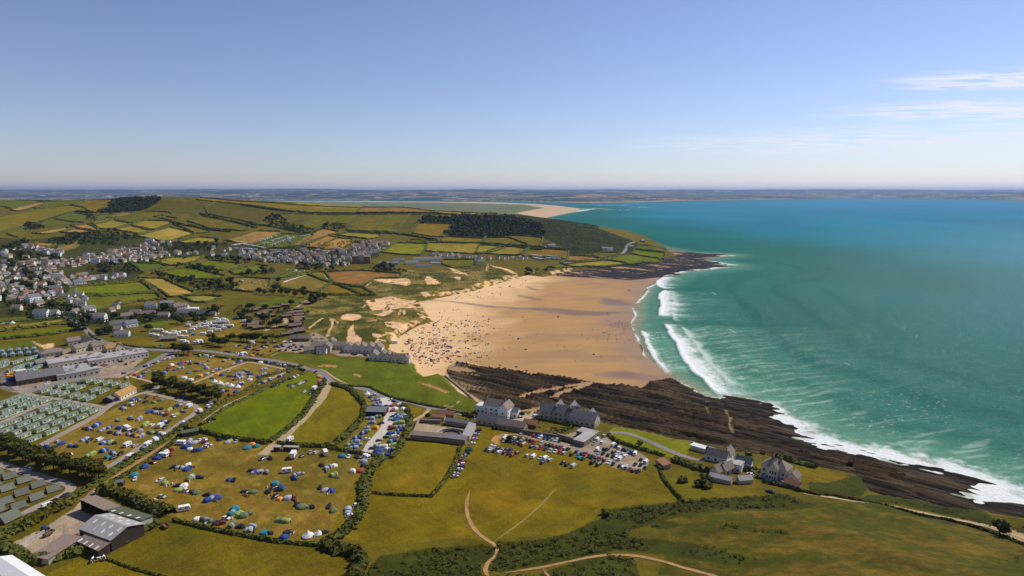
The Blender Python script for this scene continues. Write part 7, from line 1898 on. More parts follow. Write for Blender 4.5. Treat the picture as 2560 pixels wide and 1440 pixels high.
for i, (k, poly, n, wh, pw_) in enumerate(VIL):
    pts = scatter(k, poly, n * 5, 300 + i); kept = []
    for p in pts:
        if all((p[0] - q_[0]) ** 2 + (p[1] - q_[1]) ** 2 > 11 ** 2 for q_ in kept): kept.append(p)
        if len(kept) >= n: break
    base = hv.uniform(-0.5, 0.5); extra_ = []
    for p in pts[::-1]:
        if all((p[0] - q_[0]) ** 2 + (p[1] - q_[1]) ** 2 > 8.5 ** 2 for q_ in kept + extra_): extra_.append(p)
        if len(extra_) >= n * 0.3: break
    for p in kept + extra_:
        white = hv.random() < pw_
        wall = hv.choice(("white", "white", "cream")) if white else hv.choice(("render", "stone", "cream"))
        roof = hv.choice(("slate", "slate_brown", "slate_brown", "tile_red"))
        yaw = base + hv.choice((0, 1.57, 0.3, -0.25, 1.2)) + hv.uniform(-0.1, 0.1)
        L = hv.choice((7, 8.5, 10)); W = hv.choice((6, 6.5)); h_ = hv.choice((2.8, 4.4, 5.0)); ri = hv.choice((2.2, 2.8))
        lk = {"white": "white", "cream": "cream", "render": "buff", "stone": "stone"}[wall] + {"slate": " slate-roofed", "slate_brown": " brown-roofed", "tile_red": " red-roofed"}[roof] + " house"
        nh += 1
        if (math.hypot(p[0], p[1]) > 1180 and nh % 2) or any(p is q_ for q_ in extra_):
            for piece, c_, sn_ in ((gable_walls(Shape(), L, W, h_, h_ + ri, wall, -1.5), math.cos(yaw), math.sin(yaw)), (gable(Shape(), L, W, h_, h_ + ri, roof), math.cos(yaw), math.sin(yaw))):
                MASS.add([(p[0] + x * c_ - y * sn_, p[1] + x * sn_ + y * c_, p[2] + z) for x, y, z in piece.v], piece.f, piece.mats[0])
        else: house(p, yaw, L, W, h_, ri, wall, roof, wh, "village houses", lk, 1, 2, parts=False)
for k, poly, n in ((1, [(0, 650), (700, 700), (800, 800), (700, 920), (300, 900), (0, 860)], 34), (1, [(2000, 640), (2500, 640), (2560, 730), (2100, 720)], 14), (1, [(600, 1120), (1300, 1190), (2000, 1200), (1900, 1290), (1200, 1290), (700, 1250)], 14), (2, [(500, 640), (1000, 660), (1100, 700), (560, 690)], 16)):
    for p in scatter(k, poly, n, 700 + n):
        yaw = hv.uniform(0, 3); L, W, h_, ri = hv.choice((7, 8.5, 10)), 6, hv.choice((2.8, 4.4)), 2.4; c_, sn_ = math.cos(yaw), math.sin(yaw)
        for piece in (gable_walls(Shape(), L, W, h_, h_ + ri, hv.choice(("white", "white", "cream", "render")), -1.5), gable(Shape(), L, W, h_, h_ + ri, hv.choice(("slate", "slate_brown", "tile_red")))):
            MASS.add([(p[0] + x * c_ - y * sn_, p[1] + x * sn_ + y * c_, p[2] + z) for x, y, z in piece.v], piece.f, piece.mats[0])
set_props(link_obj("distant_houses", MASS.mesh("distant_houses")), "mass of small distant village houses", "houses", None, "stuff")
IND = [((420, 1330), 15, 8, 6.5, "white", "slate", 0.1), ((535, 1325), 12, 8, 5.5, "white", "slate", 0.1), ((800, 1230), 13, 8, 5.5, "white", "slate", 0.4), ((755, 1312), 9, 7, 5, "white", "slate_brown", 1.5), ((885, 1285), 14, 8, 5.5, "white", "slate", 1.2), ((965, 1375), 20, 9, 7, "white", "slate_brown", 0.2), ((170, 1262), 10, 7, 4, "render", "slate_brown", 0.2), ((390, 1222), 10, 7, 5, "cream", "slate_brown", 1.3),
       ((340, 1180), 14, 8, 7.5, "white", "slate", 1.2), ((1510, 1238), 14, 8, 4.5, "white", "slate_brown", 0.4), ((1670, 1225), 15, 9, 5, "white", "slate", 0.7), ((1800, 1262), 16, 8, 6, "cream", "slate_brown", 0.9), ((1270, 1340), 12, 8, 3.4, "cream", "slate_brown", 0.6), ((1355, 1305), 12, 7, 3.2, "white", "slate_brown", 0.2), ((1470, 1315), 18, 8, 3.0, "stone", "slate_brown", 0.3), ((1640, 1328), 12, 7, 3, "white", "slate_brown", 0.2), ((1190, 1425), 16, 9, 4, "render", "slate", 0.5), ((1310, 1425), 12, 8, 4.5, "white", "slate", 0.9), ((1930, 1295), 12, 10, 7, "white", "sheet_white", 0.1), ((1835, 1305), 16, 7, 3, "white", "slate", 0.1), ((2080, 1300), 26, 6, 2.8, "stone", "slate", 0.05), ((2050, 1318), 26, 6, 2.8, "stone", "slate", 0.05),
       ((800, 1012), 16, 9, 6, "white", "slate", 0.9), ((575, 965), 13, 9, 6, "white", "slate", 0.7), ((560, 1075), 14, 9, 6, "white", "slate", 0.5), ((300, 1105), 12, 8, 6.5, "cream", "slate_brown", 1.2), ((790, 1128), 11, 8, 4, "white", "slate", 0.3), ((700, 1140), 14, 7, 3, "white", "slate", 0.2), ((640, 1145), 12, 7, 3.4, "white", "slate", 0.3), ((955, 790), 13, 9, 6, "white", "slate", 0.4), ((1150, 785), 12, 8, 5, "white", "slate", 0.9), ((1500, 590), 16, 10, 7, "white", "slate", 0.2), ((310, 815), 12, 8, 5, "white", "tile_red", 0.2), ((1640, 715), 12, 9, 6.5, "white", "slate", 0.3)]
for (xy, L, W, h_, wm, rm, a) in IND:
    house(at(1, [xy])[0], a, L, W, h_, 0.2 if rm == "sheet_white" else 3.0, wm, rm, "standing apart on the near side of the village", "larger village houses", {"white": "white", "cream": "cream", "render": "buff", "stone": "stone"}[wm] + {"slate": " slate-roofed", "slate_brown": " brown-roofed", "tile_red": " red-roofed", "sheet_white": " flat-roofed"}[rm] + f" house", 1 if rm != "sheet_white" else 0, 2, parts=True)
for i, (k, xy, L, W, h_, wm, rm, lb) in enumerate(((4, (1160, 200), 11, 8, 4, "cream", "slate_brown", "cream bungalow below the village lane"), (4, (1225, 240), 13, 8, 3.6, "white", "slate", "white glass-sided house below the village lane"), (4, (1690, 285), 15, 7, 2.8, "timber", "slate_brown", "brown pavilion at the corner of the caravan field"),
        (3, (715, 635), 18, 9, 6, "white", "slate", "large white house on the headland slope"), (3, (680, 640), 16, 7, 3, "white", "slate", "low white wing beside the large headland house"), (3, (1240, 665), 12, 9, 6, "stone", "slate", "grey stone house with tall chimneys on the headland"), (3, (1295, 665), 14, 8, 5, "white", "slate", "white house beside the grey headland house"), (3, (1510, 640), 13, 8, 4.5, "stone", "slate", "dark house on the bend of the headland road"), (3, (1625, 582), 11, 8, 4.5, "brown_stone", "slate", "dark lookout house on the crest of the headland"),
        (2, (1870, 765), 58, 11, 5, "white", "slate_brown", "long white holiday camp block with brown roof"), (2, (1720, 800), 26, 12, 4.5, "white", "slate_brown", "white holiday camp block with red-brown roof"), (2, (1440, 800), 22, 14, 3.5, "stone", "slate", "dark flat camp roof beside the white block"), (2, (1530, 805), 22, 14, 3.5, "stone", "slate", "second dark camp roof beside the white block"), (2, (1590, 770), 24, 9, 3.5, "white", "slate", "low white camp building with a slate roof"), (2, (1840, 830), 30, 8, 3, "white", "slate", "front chalet row of the white holiday camp"), (2, (1960, 800), 20, 5, 3, "white", "sheet_white", "white sloping roof beside the holiday camp"),
        (2, (1160, 790), 13, 16, 15, "tile_red", "slate_brown", "brown brick block of flats nearest the dunes"), (2, (1215, 785), 11, 14, 17, "cream", "slate_brown", "cream block of flats between the brown ones"), (2, (1275, 790), 13, 16, 14, "tile_red", "slate_brown", "brown brick block of flats by the trees"), (2, (1210, 720), 14, 10, 6, "tile_red", "slate_brown", "brown brick house behind the flats"), (2, (1030, 700), 16, 9, 6, "white", "slate", "white house with a green-blue roof by the tan field"), (2, (2405, 785), 14, 9, 4, "white", "slate", "white house with a curved roof above the dunes"), (2, (2110, 745), 12, 8, 4, "white", "slate", "white house standing alone below the headland row"))):
    house(at(k, [xy])[0], {2: 0.15, 3: 0.3, 4: 0.3}[k], L, W, h_, 0.2 if rm == "sheet_white" else 2.6, wm, rm, "", None, None, 1 if L < 20 else 0, 2, parts=True, label=lb, name="house" if L < 20 else "camp_building", noun="house" if L < 20 else "building")
# ------------------------------------------------------------------ tents, cars and caravans
cr = random.Random(21)
def put(k, rows, where, grp, yaws=None, parts=True):
    """rows: 'x,y,code' words; code = kind letter + colour letter"""
    items = [w.split(",") for w in rows.split()]
    pts = at(k, [(float(a), float(b_)) for a, b_, _ in items])
    for (a, b_, code), p in zip(items, pts):
        kd, c = code[0], code[1]
        yaw = (cr.choice(yaws) if yaws else cr.uniform(0, 6.28)) + cr.uniform(-0.15, 0.15)
        if kd == 'c': car(p, yaw + cr.choice((0, math.pi)), c, None, parts, where, grp + ", cars")
        elif kd == 'V': car(p, yaw, c, "van", parts, where, grp + ", vans")
        elif kd == 'v': caravan(p, yaw, where, grp + ", caravans", "white", parts)
        elif kd == 'm': motorhome(p, yaw, where, grp + ", motorhomes") if cr.random() < 0.55 else car(p, yaw, "w", "van", parts, where, grp + ", vans")
        elif kd == 'd': dome_tent(p, yaw, c, where, grp + ", tents", cr.uniform(0.85, 1.15))
        elif kd == 'u': tunnel_tent(p, yaw, c, where, grp + ", tents", cr.uniform(0.8, 1.05))
        if kd in 'du': o = THINGS[-1][0]; o.scale = (o.scale[0] * cr.uniform(0.8, 1.3), o.scale[1] * cr.uniform(0.8, 1.2), o.scale[2] * cr.uniform(0.8, 1.1))
        if kd == 'B': bell_tent(p, yaw, c, where, grp + ", tents")
        elif kd == 'S': bell_tent(p, yaw, c, where, grp + ", tents", 0.75)
E6 = "1340,440,dt 1350,478,cw 1450,355,db 1525,312,cr 1570,272,db 1635,248,vw 1700,236,cr 1660,208,dw 1715,181,cr 1810,124,vw 1860,158,db 1900,178,dw 1990,184,db 1940,194,ck 2050,158,cw 2085,136,cw 2035,108,cr 1935,114,ds 1895,97,us 1990,93,cw 2040,80,cw 2190,82,ck 2275,108,ds 2300,92,dl 2360,102,cs 2510,135,do 2470,162,dt 1735,357,ck 1800,364,us 1880,334,dw 1870,380,db 1605,493,cw 1650,520,dl 1780,586,dl 1835,550,dw 1865,594,cw 1925,604,cr 1960,613,dg 1775,545,ck 1905,465,ug 1995,462,ck 1620,655,cs 1840,786,vw 2070,637,ck 2105,682,ub 2160,665,db 2290,484,db 2340,488,ck 2320,815,ut 2350,775,dt 2395,832,dl 2432,847,dg 2500,818,dg 1970,882,dw 2060,890,ug 2175,914,ck 2215,922,cr 2260,872,cw 2315,940,ug 2400,957,ck 2505,970,us 1195,598,Sw 1300,645,Sw 1425,668,Sw 1545,705,Sw"
put(6, E6, "in the big near tent field", "big near tent field", parts=True)
E7 = "120,394,ck 170,408,us 265,410,ug 465,404,vw 545,458,ub 605,428,cs 345,522,dt 330,568,ck 415,558,db 390,588,ck 280,603,ck 130,608,dg 45,606,ck 355,653,ck 395,678,do 475,670,ds 545,668,cr 570,728,ck 620,756,dg 720,753,ck 890,752,ck 935,793,dg 1080,798,us 1165,738,cw 1095,843,cw 430,895,ul 290,1022,ck 245,1022,dt 480,1012,ck 440,1060,db 680,1048,Bw 785,1025,Sw 850,1012,ck 15,948,ck 105,970,us 815,335,ck 880,364,us 940,343,dw 935,434,ul 1125,399,dw 1205,398,dr 800,563,ck 850,589,ds 910,594,db 1235,300,ds 1265,264,vw 1240,340,ck 1020,249,dt 1085,253,cw 1170,258,ck 855,226,mw 705,212,cs 760,212,cs 620,248,ck 305,268,ck 225,277,cb 120,134,do 165,148,dt 500,90,vw"
put(7, E7, "in the big near tent field", "big near tent field", parts=True)
def lorry():
    s = Shape(); s.box(-3.8, 1.9, -1.2, 1.2, 1.0, 3.6, "white"); s.prism([(2.0, 0.5), (3.9, 0.5), (3.9, 1.5), (3.6, 2.6), (2.0, 2.7)], -1.15, 1.15, "white"); s.box(-3.8, 3.8, -1.0, 1.0, 0.55, 1.0, "car_g")
    return s
o = link_obj("box_lorry", lorry().mesh("box_lorry"), None, tuple(at(7, [(535, 250)])[0]), yaw_at(7, (520, 280), (560, 210)))
g_ = Shape(); g_.add([(3.95, -1, 1.55), (3.95, 1, 1.55), (3.66, 1, 2.5), (3.66, -1, 2.5)], [(0, 1, 2, 3)], "glass"); part_mesh("windscreen", g_, o)
for x_ in (-2.6, -1.4, 2.9):
    for y_ in (-1.0, 1.0): link_obj("wheel", MESH["wheel"], o, (x_, y_, 0.45), 0, 1.4)
reg(o, "lorry", "lorry", "", None, "white box lorry parked below the brown cabins")
B4 = "470,1350,ub 550,1358,ck 575,1303,cw 617,1320,db 708,1345,ub 757,1348,ck 845,1282,us 900,1288,ck 998,1284,mw 1045,1310,ub 1145,1314,ck 1105,1312,dl 1275,1342,vw 1350,1343,cs 1038,1395,ub 1130,1416,us 1205,1423,ck 905,1438,ul 680,1450,uw 425,1408,ds 965,1139,ub 890,1176,us 845,1168,cr 1020,1185,us 1092,1160,ub 1100,1208,ck 1190,1164,db 1175,1222,us 1275,1179,mw 1287,1230,us 1340,1189,ck 1405,1194,ds 1412,1246,us 1370,1249,do 1330,1238,ck 1513,1211,ul 1563,1213,ck 1605,1149,vw 1650,1158,cb 1640,1104,us 1690,1108,ck 1455,1130,ul 1520,1138,cw 1395,1076,us 1310,1070,ug 1180,1090,ug 1690,985,ul 1735,1048,cw 1675,1024,dr 1655,1038,ck 1617,1020,us 1547,1006,us 1490,1004,db 1553,972,ck 1610,972,ck 1760,1028,dl 1830,1000,ub 1892,954,vw 1790,935,us 1755,958,ck 1318,934,mw 1227,970,us 1240,942,ck 1390,885,us 1328,883,ub 1460,903,ck 1465,858,ck 1560,858,cr 1540,910,ul 1605,884,dg 1840,858,ub 1770,867,ck 1590,812,cb 2108,920,mw 2085,955,mw 2005,1004,vw 1840,1124,mw 1560,1295,vw 1625,1229,uw 1588,1243,cb 1480,1338,vw 1440,1374,us 2135,1073,ck 2095,1098,ck"
put(4, B4, "in the lower camping field by the park road", "lower camping field", [yaw_at(4, (1240, 1360), (1310, 1320)), yaw_at(4, (1000, 1160), (1060, 1200))], parts=True)
put(6, "1300,264,vw 1270,292,cr 1212,322,dt 1070,260,dt 1135,268,ck", "beside the hedge of the lower camping field", "lower camping field")
C4 = "1410,650,ub 1345,633,dr 1440,613,dg 1240,618,ck 1270,670,mw 1475,597,cs 1560,609,mw 1645,614,ub 1690,564,dr 1750,550,do 1715,533,dw 1810,565,us 1745,584,db 1660,592,ck 1800,524,db 1830,503,dr 1885,504,us 1900,523,ck 1960,518,ck 2010,520,ub 2040,528,cw 1720,455,us 1690,469,us 1625,487,cs 1780,442,cs 1900,433,dr 2000,444,ul 2060,449,mw 2125,454,us 2215,454,ul 2090,489,ug 1575,504,ul 1535,522,ck 1470,544,ub 2300,477,cs 2070,565,us 1980,594,ug 2180,579,us 2130,597,cw 2285,597,cs 2070,624,us 1975,653,ck 1885,614,dt 1905,684,dw 1840,664,dw 2000,643,do 2120,669,db 2145,705,Bw 2197,719,Bw 2310,745,Bw 2377,756,Bw 2255,734,uw 2388,729,db 2420,720,ub 2220,634,db 2170,628,do 2290,647,ck 2350,649,us 2380,624,us 2345,683,ck 2410,664,us 2500,625,db 2480,599,ug 2500,653,cw 2495,684,dw 2225,783,ck 2220,804,us 2280,793,ck 2360,804,db 2300,833,dr 2400,499,ub 2430,487,ck 2240,494,ug 2330,522,cs"
put(4, C4, "in the upper tent field", "upper tent field", None, parts=False)
put(5, "60,594,ug 100,625,db 190,655,ub 240,629,us 240,579,us 375,577,cs 400,645,ub 300,680,mw 230,709,us 130,745,ul 20,624,us 10,725,mw 205,509,dw 300,519,ub 390,534,us 450,544,mw 525,572,ck 575,568,dg 490,603,dg", "at the seaward end of the upper tent field", "upper tent field", None, parts=False)
put(5, "510,672,ck 545,657,cw 580,642,cw 603,630,cs 490,737,ck 530,752,cs 565,728,ck 600,722,cw 622,711,cs 650,697,ck 440,699,ck 325,752,ck 350,742,ck 378,731,ck 215,797,ck 645,802,cw 755,607,ck 800,695,dp 790,650,do 792,722,ck 777,742,ck 745,773,vw 727,797,ck 705,817,ck", "in the head of the bright green field", "bright field car park", [yaw_at(5, (480, 745), (520, 725))])
D5 = "1270,826,Bw 1300,856,db 1340,832,cw 1360,884,us 1315,893,cs 1390,919,ub 1335,939,us 1385,944,us 1305,1070,us 1380,1055,ug 1320,1115,us 1410,1122,ck 1360,1165,do 1270,1164,us 1265,1194,ul 1235,1220,ub 1170,1270,ub 1270,1278,cw 1150,1305,us 1100,1335,ug 1180,1335,us 1140,1360,us 1100,1399,us 1210,1413,cs 1540,895,db 1510,883,cw 1525,944,dr 1600,935,mw 1550,974,dw 1630,976,dw 1530,998,cr 1460,948,db 1570,1025,dt 1615,1045,us 1580,1064,us 1555,1085,db 1660,1069,dt 1525,1052,ck 1510,1083,cs 1590,1115,ul 1505,1154,dr 1570,1155,ug 1625,1155,us 1500,1177,ck 1590,1190,ub 1495,1219,db 1560,1220,ub 1550,1255,mw 1460,1258,ck 1520,1300,ub 1520,1335,ul 1390,1293,ck 1430,1350,uw 1375,1345,ug 1320,1373,ck 1470,1375,dw 1525,1380,us 1385,1394,db 1440,1440,ub 1370,1429,db 1500,1413,ck"
put(5, D5, "in the narrow tent strip by the concrete road", "narrow tent strip", [yaw_at(5, (1180, 1270), (1260, 1265)), yaw_at(5, (1180, 1270), (1260, 1265)) + 0.3], parts=True)
# the hotel car park
yr = yaw_at(8, (485, 650), (530, 622)); yl2 = yaw_at(8, (300, 606), (355, 597))
put(8, "385,468,ck 370,497,cb 365,512,cs 345,537,cr 345,557,cs 325,602,cw 290,652,ck 290,668,cn 265,702,ck 245,727,cs 225,772,ck 225,788,cr 215,812,cw 205,838,ck 195,862,cw 160,888,ck 155,905,cs 150,932,cs", "in the single column beside the walled yard", "column of parked cars", [yl2])
put(8, "820,497,cs 905,512,ck 940,522,cr 975,528,cb 1005,538,cw 1045,548,cb 1085,553,ck 1125,561,cs 1165,565,cw 1200,575,ck", "against the stone garden wall", "cars along the garden wall", [yr])
put(8, "660,528,cw 650,553,Vw 645,573,cs 745,545,cw 790,555,ck 825,563,cs 870,571,ck 910,575,ck 940,591,cr 1015,603,cs 1075,611,ck 1110,618,ck 1140,630,cr 1180,638,ck 1210,643,cr 1245,653,cs 1280,658,ck", "in the second row of the hotel car park", "second row of parked cars", [yr])
put(8, "680,573,ck 720,583,ck 760,595,cb 800,603,ck 840,613,Vo 920,633,cb 965,641,cs 1005,646,cr 1050,658,ck 1105,675,cs 1155,681,cw 1195,688,cr 1240,698,cs 1315,713,ck", "in the third row of the hotel car park", "third row of parked cars", [yr])
put(8, "470,663,ck 510,634,cw 505,671,cs 540,643,cs 580,651,ck 545,675,ck 590,688,cw 620,668,cs 645,693,cr 660,668,ck 690,703,ck 700,670,ck 722,721,cr 775,693,cn 875,721,cs 935,733,Vw 1000,748,cs 1055,750,Vw 1025,793,cb 1100,768,cs 1225,798,ck 1268,813,ck 1335,828,Vs", "on the grass below the hotel car park", "cars parked on the grass", [yr])
put(8, "1545,548,Vw 1575,563,Vw 1640,523,cs 1540,603,cs 1620,591,cw 1365,683,cb 1420,703,ck 1455,708,cr 1375,728,ct 1400,748,ct 1430,758,ck 1490,728,ck 1520,738,ck 1560,748,ck 1600,758,cr 1575,663,Vw 1590,693,cs 1640,658,ck 1672,664,ck 1630,703,ck 1680,718,ck 1735,688,ck 1780,703,cw 1730,733,ck 1760,748,cw 1800,756,Vw 1850,728,cw 1820,716,cs 1640,773,ck 1690,793,cw 1730,808,ck 1525,793,Vk 1590,812,Vn 1735,618,Vw 1792,644,cw 1762,632,ck 1830,663,ck 1862,671,ck 1905,690,cb 1928,700,cb 1952,705,Vw 1800,828,ck 1830,842,cw 1865,843,Vs 1897,863,cr 1935,875,ck 1982,883,ck 1950,813,cn 2005,818,ck 2050,843,cn 2062,788,Vw 2010,763,ck", "at the seaward end of the hotel car park", "seaward end of the hotel car park", [yr])
put(8, "950,320,cw 985,273,cr 380,333,cb 555,448,ck 962,295,cb", "beside the hotel buildings", "cars by the hotel", [yr])
put(9, "700,910,cw 830,935,cs 1030,995,cw 1055,1005,cw 900,975,cs 900,1085,ck", "at the cottages on the point", "cars by the cottages", [yaw_at(9, (1000, 985), (1060, 1000))])
put(6, "250,372,cw 290,382,cw 650,645,ck 545,697,ck 475,742,Vw 310,838,ck", "on the lodge road", "cars by the lodges", [yaw_at(6, (500, 692), (700, 612))])
put(4, "470,722,cw 365,752,cs 850,560,cs 900,555,ck 935,580,cb 1015,580,cs 950,535,ck 1030,535,cr 1060,540,cr 1100,550,cs 880,570,cw 1260,525,ck 1330,500,cs 1210,500,ck 700,410,cr 620,430,ck 570,450,ck 455,1112,cw 590,480,cr 960,575,cb 800,715,cb", "round the holiday park buildings", "cars at the holiday park", None, parts=False)
# roadside and beach car parks
put(5, "60,363,ck 90,343,ck 120,315,mw 80,378,cs 180,388,cr 200,373,cs 230,343,cr 250,358,cw 270,338,ck 350,353,cb 370,343,ck 410,333,ck 430,348,cb 490,358,cb 500,338,cw 520,348,cr 540,333,cb 560,353,ck 625,353,ck 630,333,cs 310,393,cr 660,378,cw 590,383,ck 540,388,ck 460,383,ck 400,388,ck 290,302,cw 330,300,cw 440,300,cw 470,304,cw 500,300,cw 770,265,cw 820,270,co 740,235,cr 40,428,vw 120,443,do 140,413,ck 180,423,ck 220,433,ck 100,355,cs 150,340,ck 215,355,ck 385,355,ck 505,365,cs 1150,430,ck 1130,425,ck 1260,440,ck 1250,432,ck", "in the beach car park", "beach car park", None, parts=False)
put(4, "2400,303,ck 2390,343,ck 2430,313,ck 2480,353,ck 2460,368,ck 2520,315,mw 2540,383,ck 2260,403,ck 2300,408,ck 2370,418,cw 2430,430,mw 2360,345,cw", "beside the lane at the beach car park", "beach car park", None, parts=False)
# the white caravan field
CV = "1555,193 1602,194 1520,238 1560,248 1602,258 1650,218 1682,228 1708,236 1740,213 1777,218 1840,208 1920,188 1800,258 1855,263 1830,303 1862,318 1880,143 1900,123 1980,153 2002,168 2040,108 2010,133 2090,123 2104,143 2130,183 2160,78 2182,93 2230,83 2255,94 2220,113 2210,153 2260,148 2310,148 2180,193 2100,208 2030,228 2240,173 2062,138 2130,113 2180,114 2265,114 2440,103 2485,105 1750,235 1940,170 2060,160 2150,150 2000,310 1960,320 1985,300"
for w_ in CV.split():
    x, y = map(float, w_.split(","))
    caravan(at(4, [(x, y)])[0], 0.15 + cr.choice((0, 0.2, 3.1)) + cr.uniform(-0.15, 0.15), "in the white caravan field", "white caravans in the caravan field", "white", False, 1.1)
put(4, "1905,208,dt 1935,230,db 2350,68,dt 1620,205,ck 1700,200,ck 1790,240,ck 1870,255,ck 2050,130,ck 2120,150,ck 2200,125,ck 2290,160,ck 2050,210,ck 1615,335,dt", "in the white caravan field", "caravan field", None, False)
# far camps: white vans in rows
def row(k, a, b_, n, where, grp, cols="wws", noun="caravan"):
    for i in range(n):
        t = (i + 0.5) / n; xy = (a[0] + (b_[0] - a[0]) * t, a[1] + (b_[1] - a[1]) * t)
        p = at(k, [xy])[0]
        if cr.random() < 0.75: caravan(p, 0.2 + cr.uniform(-0.2, 0.2), where, grp, "white", False, 1.35)
        else: car(p, 0.2 + cr.uniform(-0.3, 0.3), cr.choice("wskb"), "van", False, where, grp)
for a, b_, n in (((160, 590), (400, 505), 11), ((215, 608), (480, 525), 9), ((300, 622), (540, 535), 9), ((20, 605), (250, 650), 12), ((-80, 620), (60, 600), 8), ((480, 530), (500, 600), 5), ((600, 530), (720, 512), 5), ((-60, 650), (170, 660), 9)):
    row(2, a, b_, n, "in the far camp under the tan fields", "far caravan rows")
for a, b_, n in (((500, 640), (700, 640), 0), ((510, 715), (630, 735), 9), ((520, 740), (640, 765), 9), ((650, 725), (760, 735), 8), ((660, 750), (800, 755), 8)):
    row(3, a, b_, n, "in the headland camp", "headland camp caravans")
for a, b_, n in (((300, 670), (520, 670), 10), ((330, 690), (500, 690), 8)): row(2, a, b_, n, "in the static rows under the far camp", "far static rows")
put(2, "20,970,dw 120,985,db 190,970,cw 250,1015,ds 100,1035,cw 20,1055,ds 200,1000,do 265,965,cs 60,960,cw 155,1025,cs 285,975,ck 480,870,vw 540,885,vw 600,880,dy 640,870,dy 560,870,vw 620,890,cw 480,955,cw 450,965,cw", "in the meadow by the pond", "pond meadow camp", None, False)
put(1, "125,1395,Bw 30,1400,cw 80,1398,cs", "on the strip field", "strip field camp", None, False)
# cows in the near pasture
def cow():
    s = Shape(); v = []; N = 8
    secs = [(-1.15, 1.05, 0.22, 0.30), (-1.0, 1.0, 0.34, 0.42), (-0.4, 0.95, 0.40, 0.44), (0.3, 0.95, 0.40, 0.44), (0.8, 1.02, 0.34, 0.42), (1.05, 1.12, 0.2, 0.28), (1.35, 1.2, 0.14, 0.18), (1.5, 1.15, 0.15, 0.17), (1.75, 1.0, 0.09, 0.1)]
    for x, z, ry, rz in secs:
        for i in range(N):
            a = 2 * math.pi * i / N; v.append((x, ry * math.cos(a), z + rz * math.sin(a)))
    f = [(i * N + j, i * N + (j + 1) % N, (i + 1) * N + (j + 1) % N, (i + 1) * N + j) for i in range(len(secs) - 1) for j in range(N)]
    f = [tuple(reversed(q_)) for q_ in f] + [tuple(range(N)), tuple(range(len(secs) * N - 1, (len(secs) - 1) * N - 1, -1))]
    s.add(v, f, "white")
    kb = s.mi("car_k")
    for i in range(len(f) - 2):
        if (i // 8) in (0, 1, 4, 6, 7) and (i % 8) not in (5, 6) or (i * 7 % 11) < 2: s.m[i] = kb
    for x in (-0.85, 0.75):
        for sg in (-1, 1): s.cyl(x, sg * 0.22, 0, 0.5, 0.06, 0.07, "white", 6); s.cyl(x + (-0.06 if x < 0 else 0.03), sg * 0.22, 0.5, 0.8, 0.07, 0.13, "white", 6)
    for sg in (-1, 1): s.add([(1.42, sg * 0.12, 1.28), (1.48, sg * 0.32, 1.3), (1.36, sg * 0.2, 1.22)], [(0, 1, 2)], "car_k")
    s.cyl(-1.18, 0, 0.45, 1.15, 0.03, 0.03, "car_k", 5)
    return s
cm_ = cow().mesh("cow", True)
for i, (xy, a, lb) in enumerate((((925, 1300), 1.9, "dark cow at the landward end of the group by the farmyard hedge"), ((985, 1290), 0.4, "middle black and white cow by the farmyard hedge"), ((1045, 1278), 2.4, "black and white cow nearest the fence hedge"))):
    reg(link_obj("cow", cm_, None, tuple(at(6, [xy])[0]), a, 1.25), "cow", "cow", "", "cows", lb)
# ------------------------------------------------------------------ people and beach gear
for k_, v_ in dict(skin=(0.42, 0.24, 0.16), skin2=(0.30, 0.16, 0.10), hair=(0.05, 0.03, 0.02), wet=(0.02, 0.022, 0.028)).items(): paint("body_" + k_, v_, 0.7, 0.1)
def person_mesh(pose, top, low, skin="body_skin"):
    key = f"person|{pose}{top}{low}"
    if key in MESH: return MESH[key]
    J, rad, E, V, F = POSES[pose]
    mats = [MATS[top], MATS[low], MATS[skin], MATS["body_hair"]]; fm = []
    seg = {("pel", "che"): 0, ("che", "nec"): 0, ("nec", "hea"): 2, ("pel", "kL"): 1, ("pel", "kR"): 1}
    for f in F:
        c = V[list(f)].mean(0); best = None
        for a, b_ in E:
            A, B = np.array(J[a]), np.array(J[b_]); t = np.clip((c - A) @ (B - A) / ((B - A) @ (B - A)), 0, 1); d = np.linalg.norm(c - A - t * (B - A)) / (rad[a] + rad[b_])
            if best is None or d < best[0]: best = (d, (a, b_), t)
        m_ = seg.get(best[1], 2)
        if best[1] == ("nec", "hea"):
            m_ = 3 if best[2] > 0.75 and (c[0] < J["hea"][0] + 0.03 or c[2] > J["hea"][2] + 0.05) else 2
        if best[1] in (("che", "sL"), ("che", "sR"), ("sL", "eL"), ("sR", "eR")) and best[2] < 0.6: m_ = 0
        if low == "body_wet": m_ = 0 if m_ != 3 and best[1][1] not in ("hea", "hL", "hR", "tL", "tR") else m_
        fm.append(m_)
    MESH[key] = mesh_np("person", V, F, mats, fm, smooth=True)
    return MESH[key]
br = random.Random(5)
TOPS = [("cloth_b", "blue"), ("cloth_r", "red"), ("cloth_w", "white"), ("cloth_k", "black"), ("cloth_t", "turquoise"), ("cloth_p", "pink"), ("body_skin", "bare-chested")]
LOWS = [("cloth_b", "blue shorts"), ("cloth_k", "black shorts"), ("cloth_r", "red shorts")]
def person(p, pose, where, grp, wetsuit=False):
    if wetsuit: me = person_mesh(pose, "body_wet", "body_wet"); look = "person in a black wetsuit"
    else:
        t, tn = br.choice(TOPS[:7]); l, ln = br.choice(LOWS); me = person_mesh(pose, t, l)
        look = f"person in {ln}" if tn == "bare-chested" else f"person in {tn} top and {ln}"
    look += {"stand": " standing", "walk": " walking", "sit": " sitting", "lie": " lying down"}[pose]
    o = link_obj("person", me, None, (p[0], p[1], p[2] - 0.01), br.uniform(0, 6.28), 1.0 if pose != "stand" else br.uniform(0.85, 1.05))
    return reg(o, "person", look, where, grp)
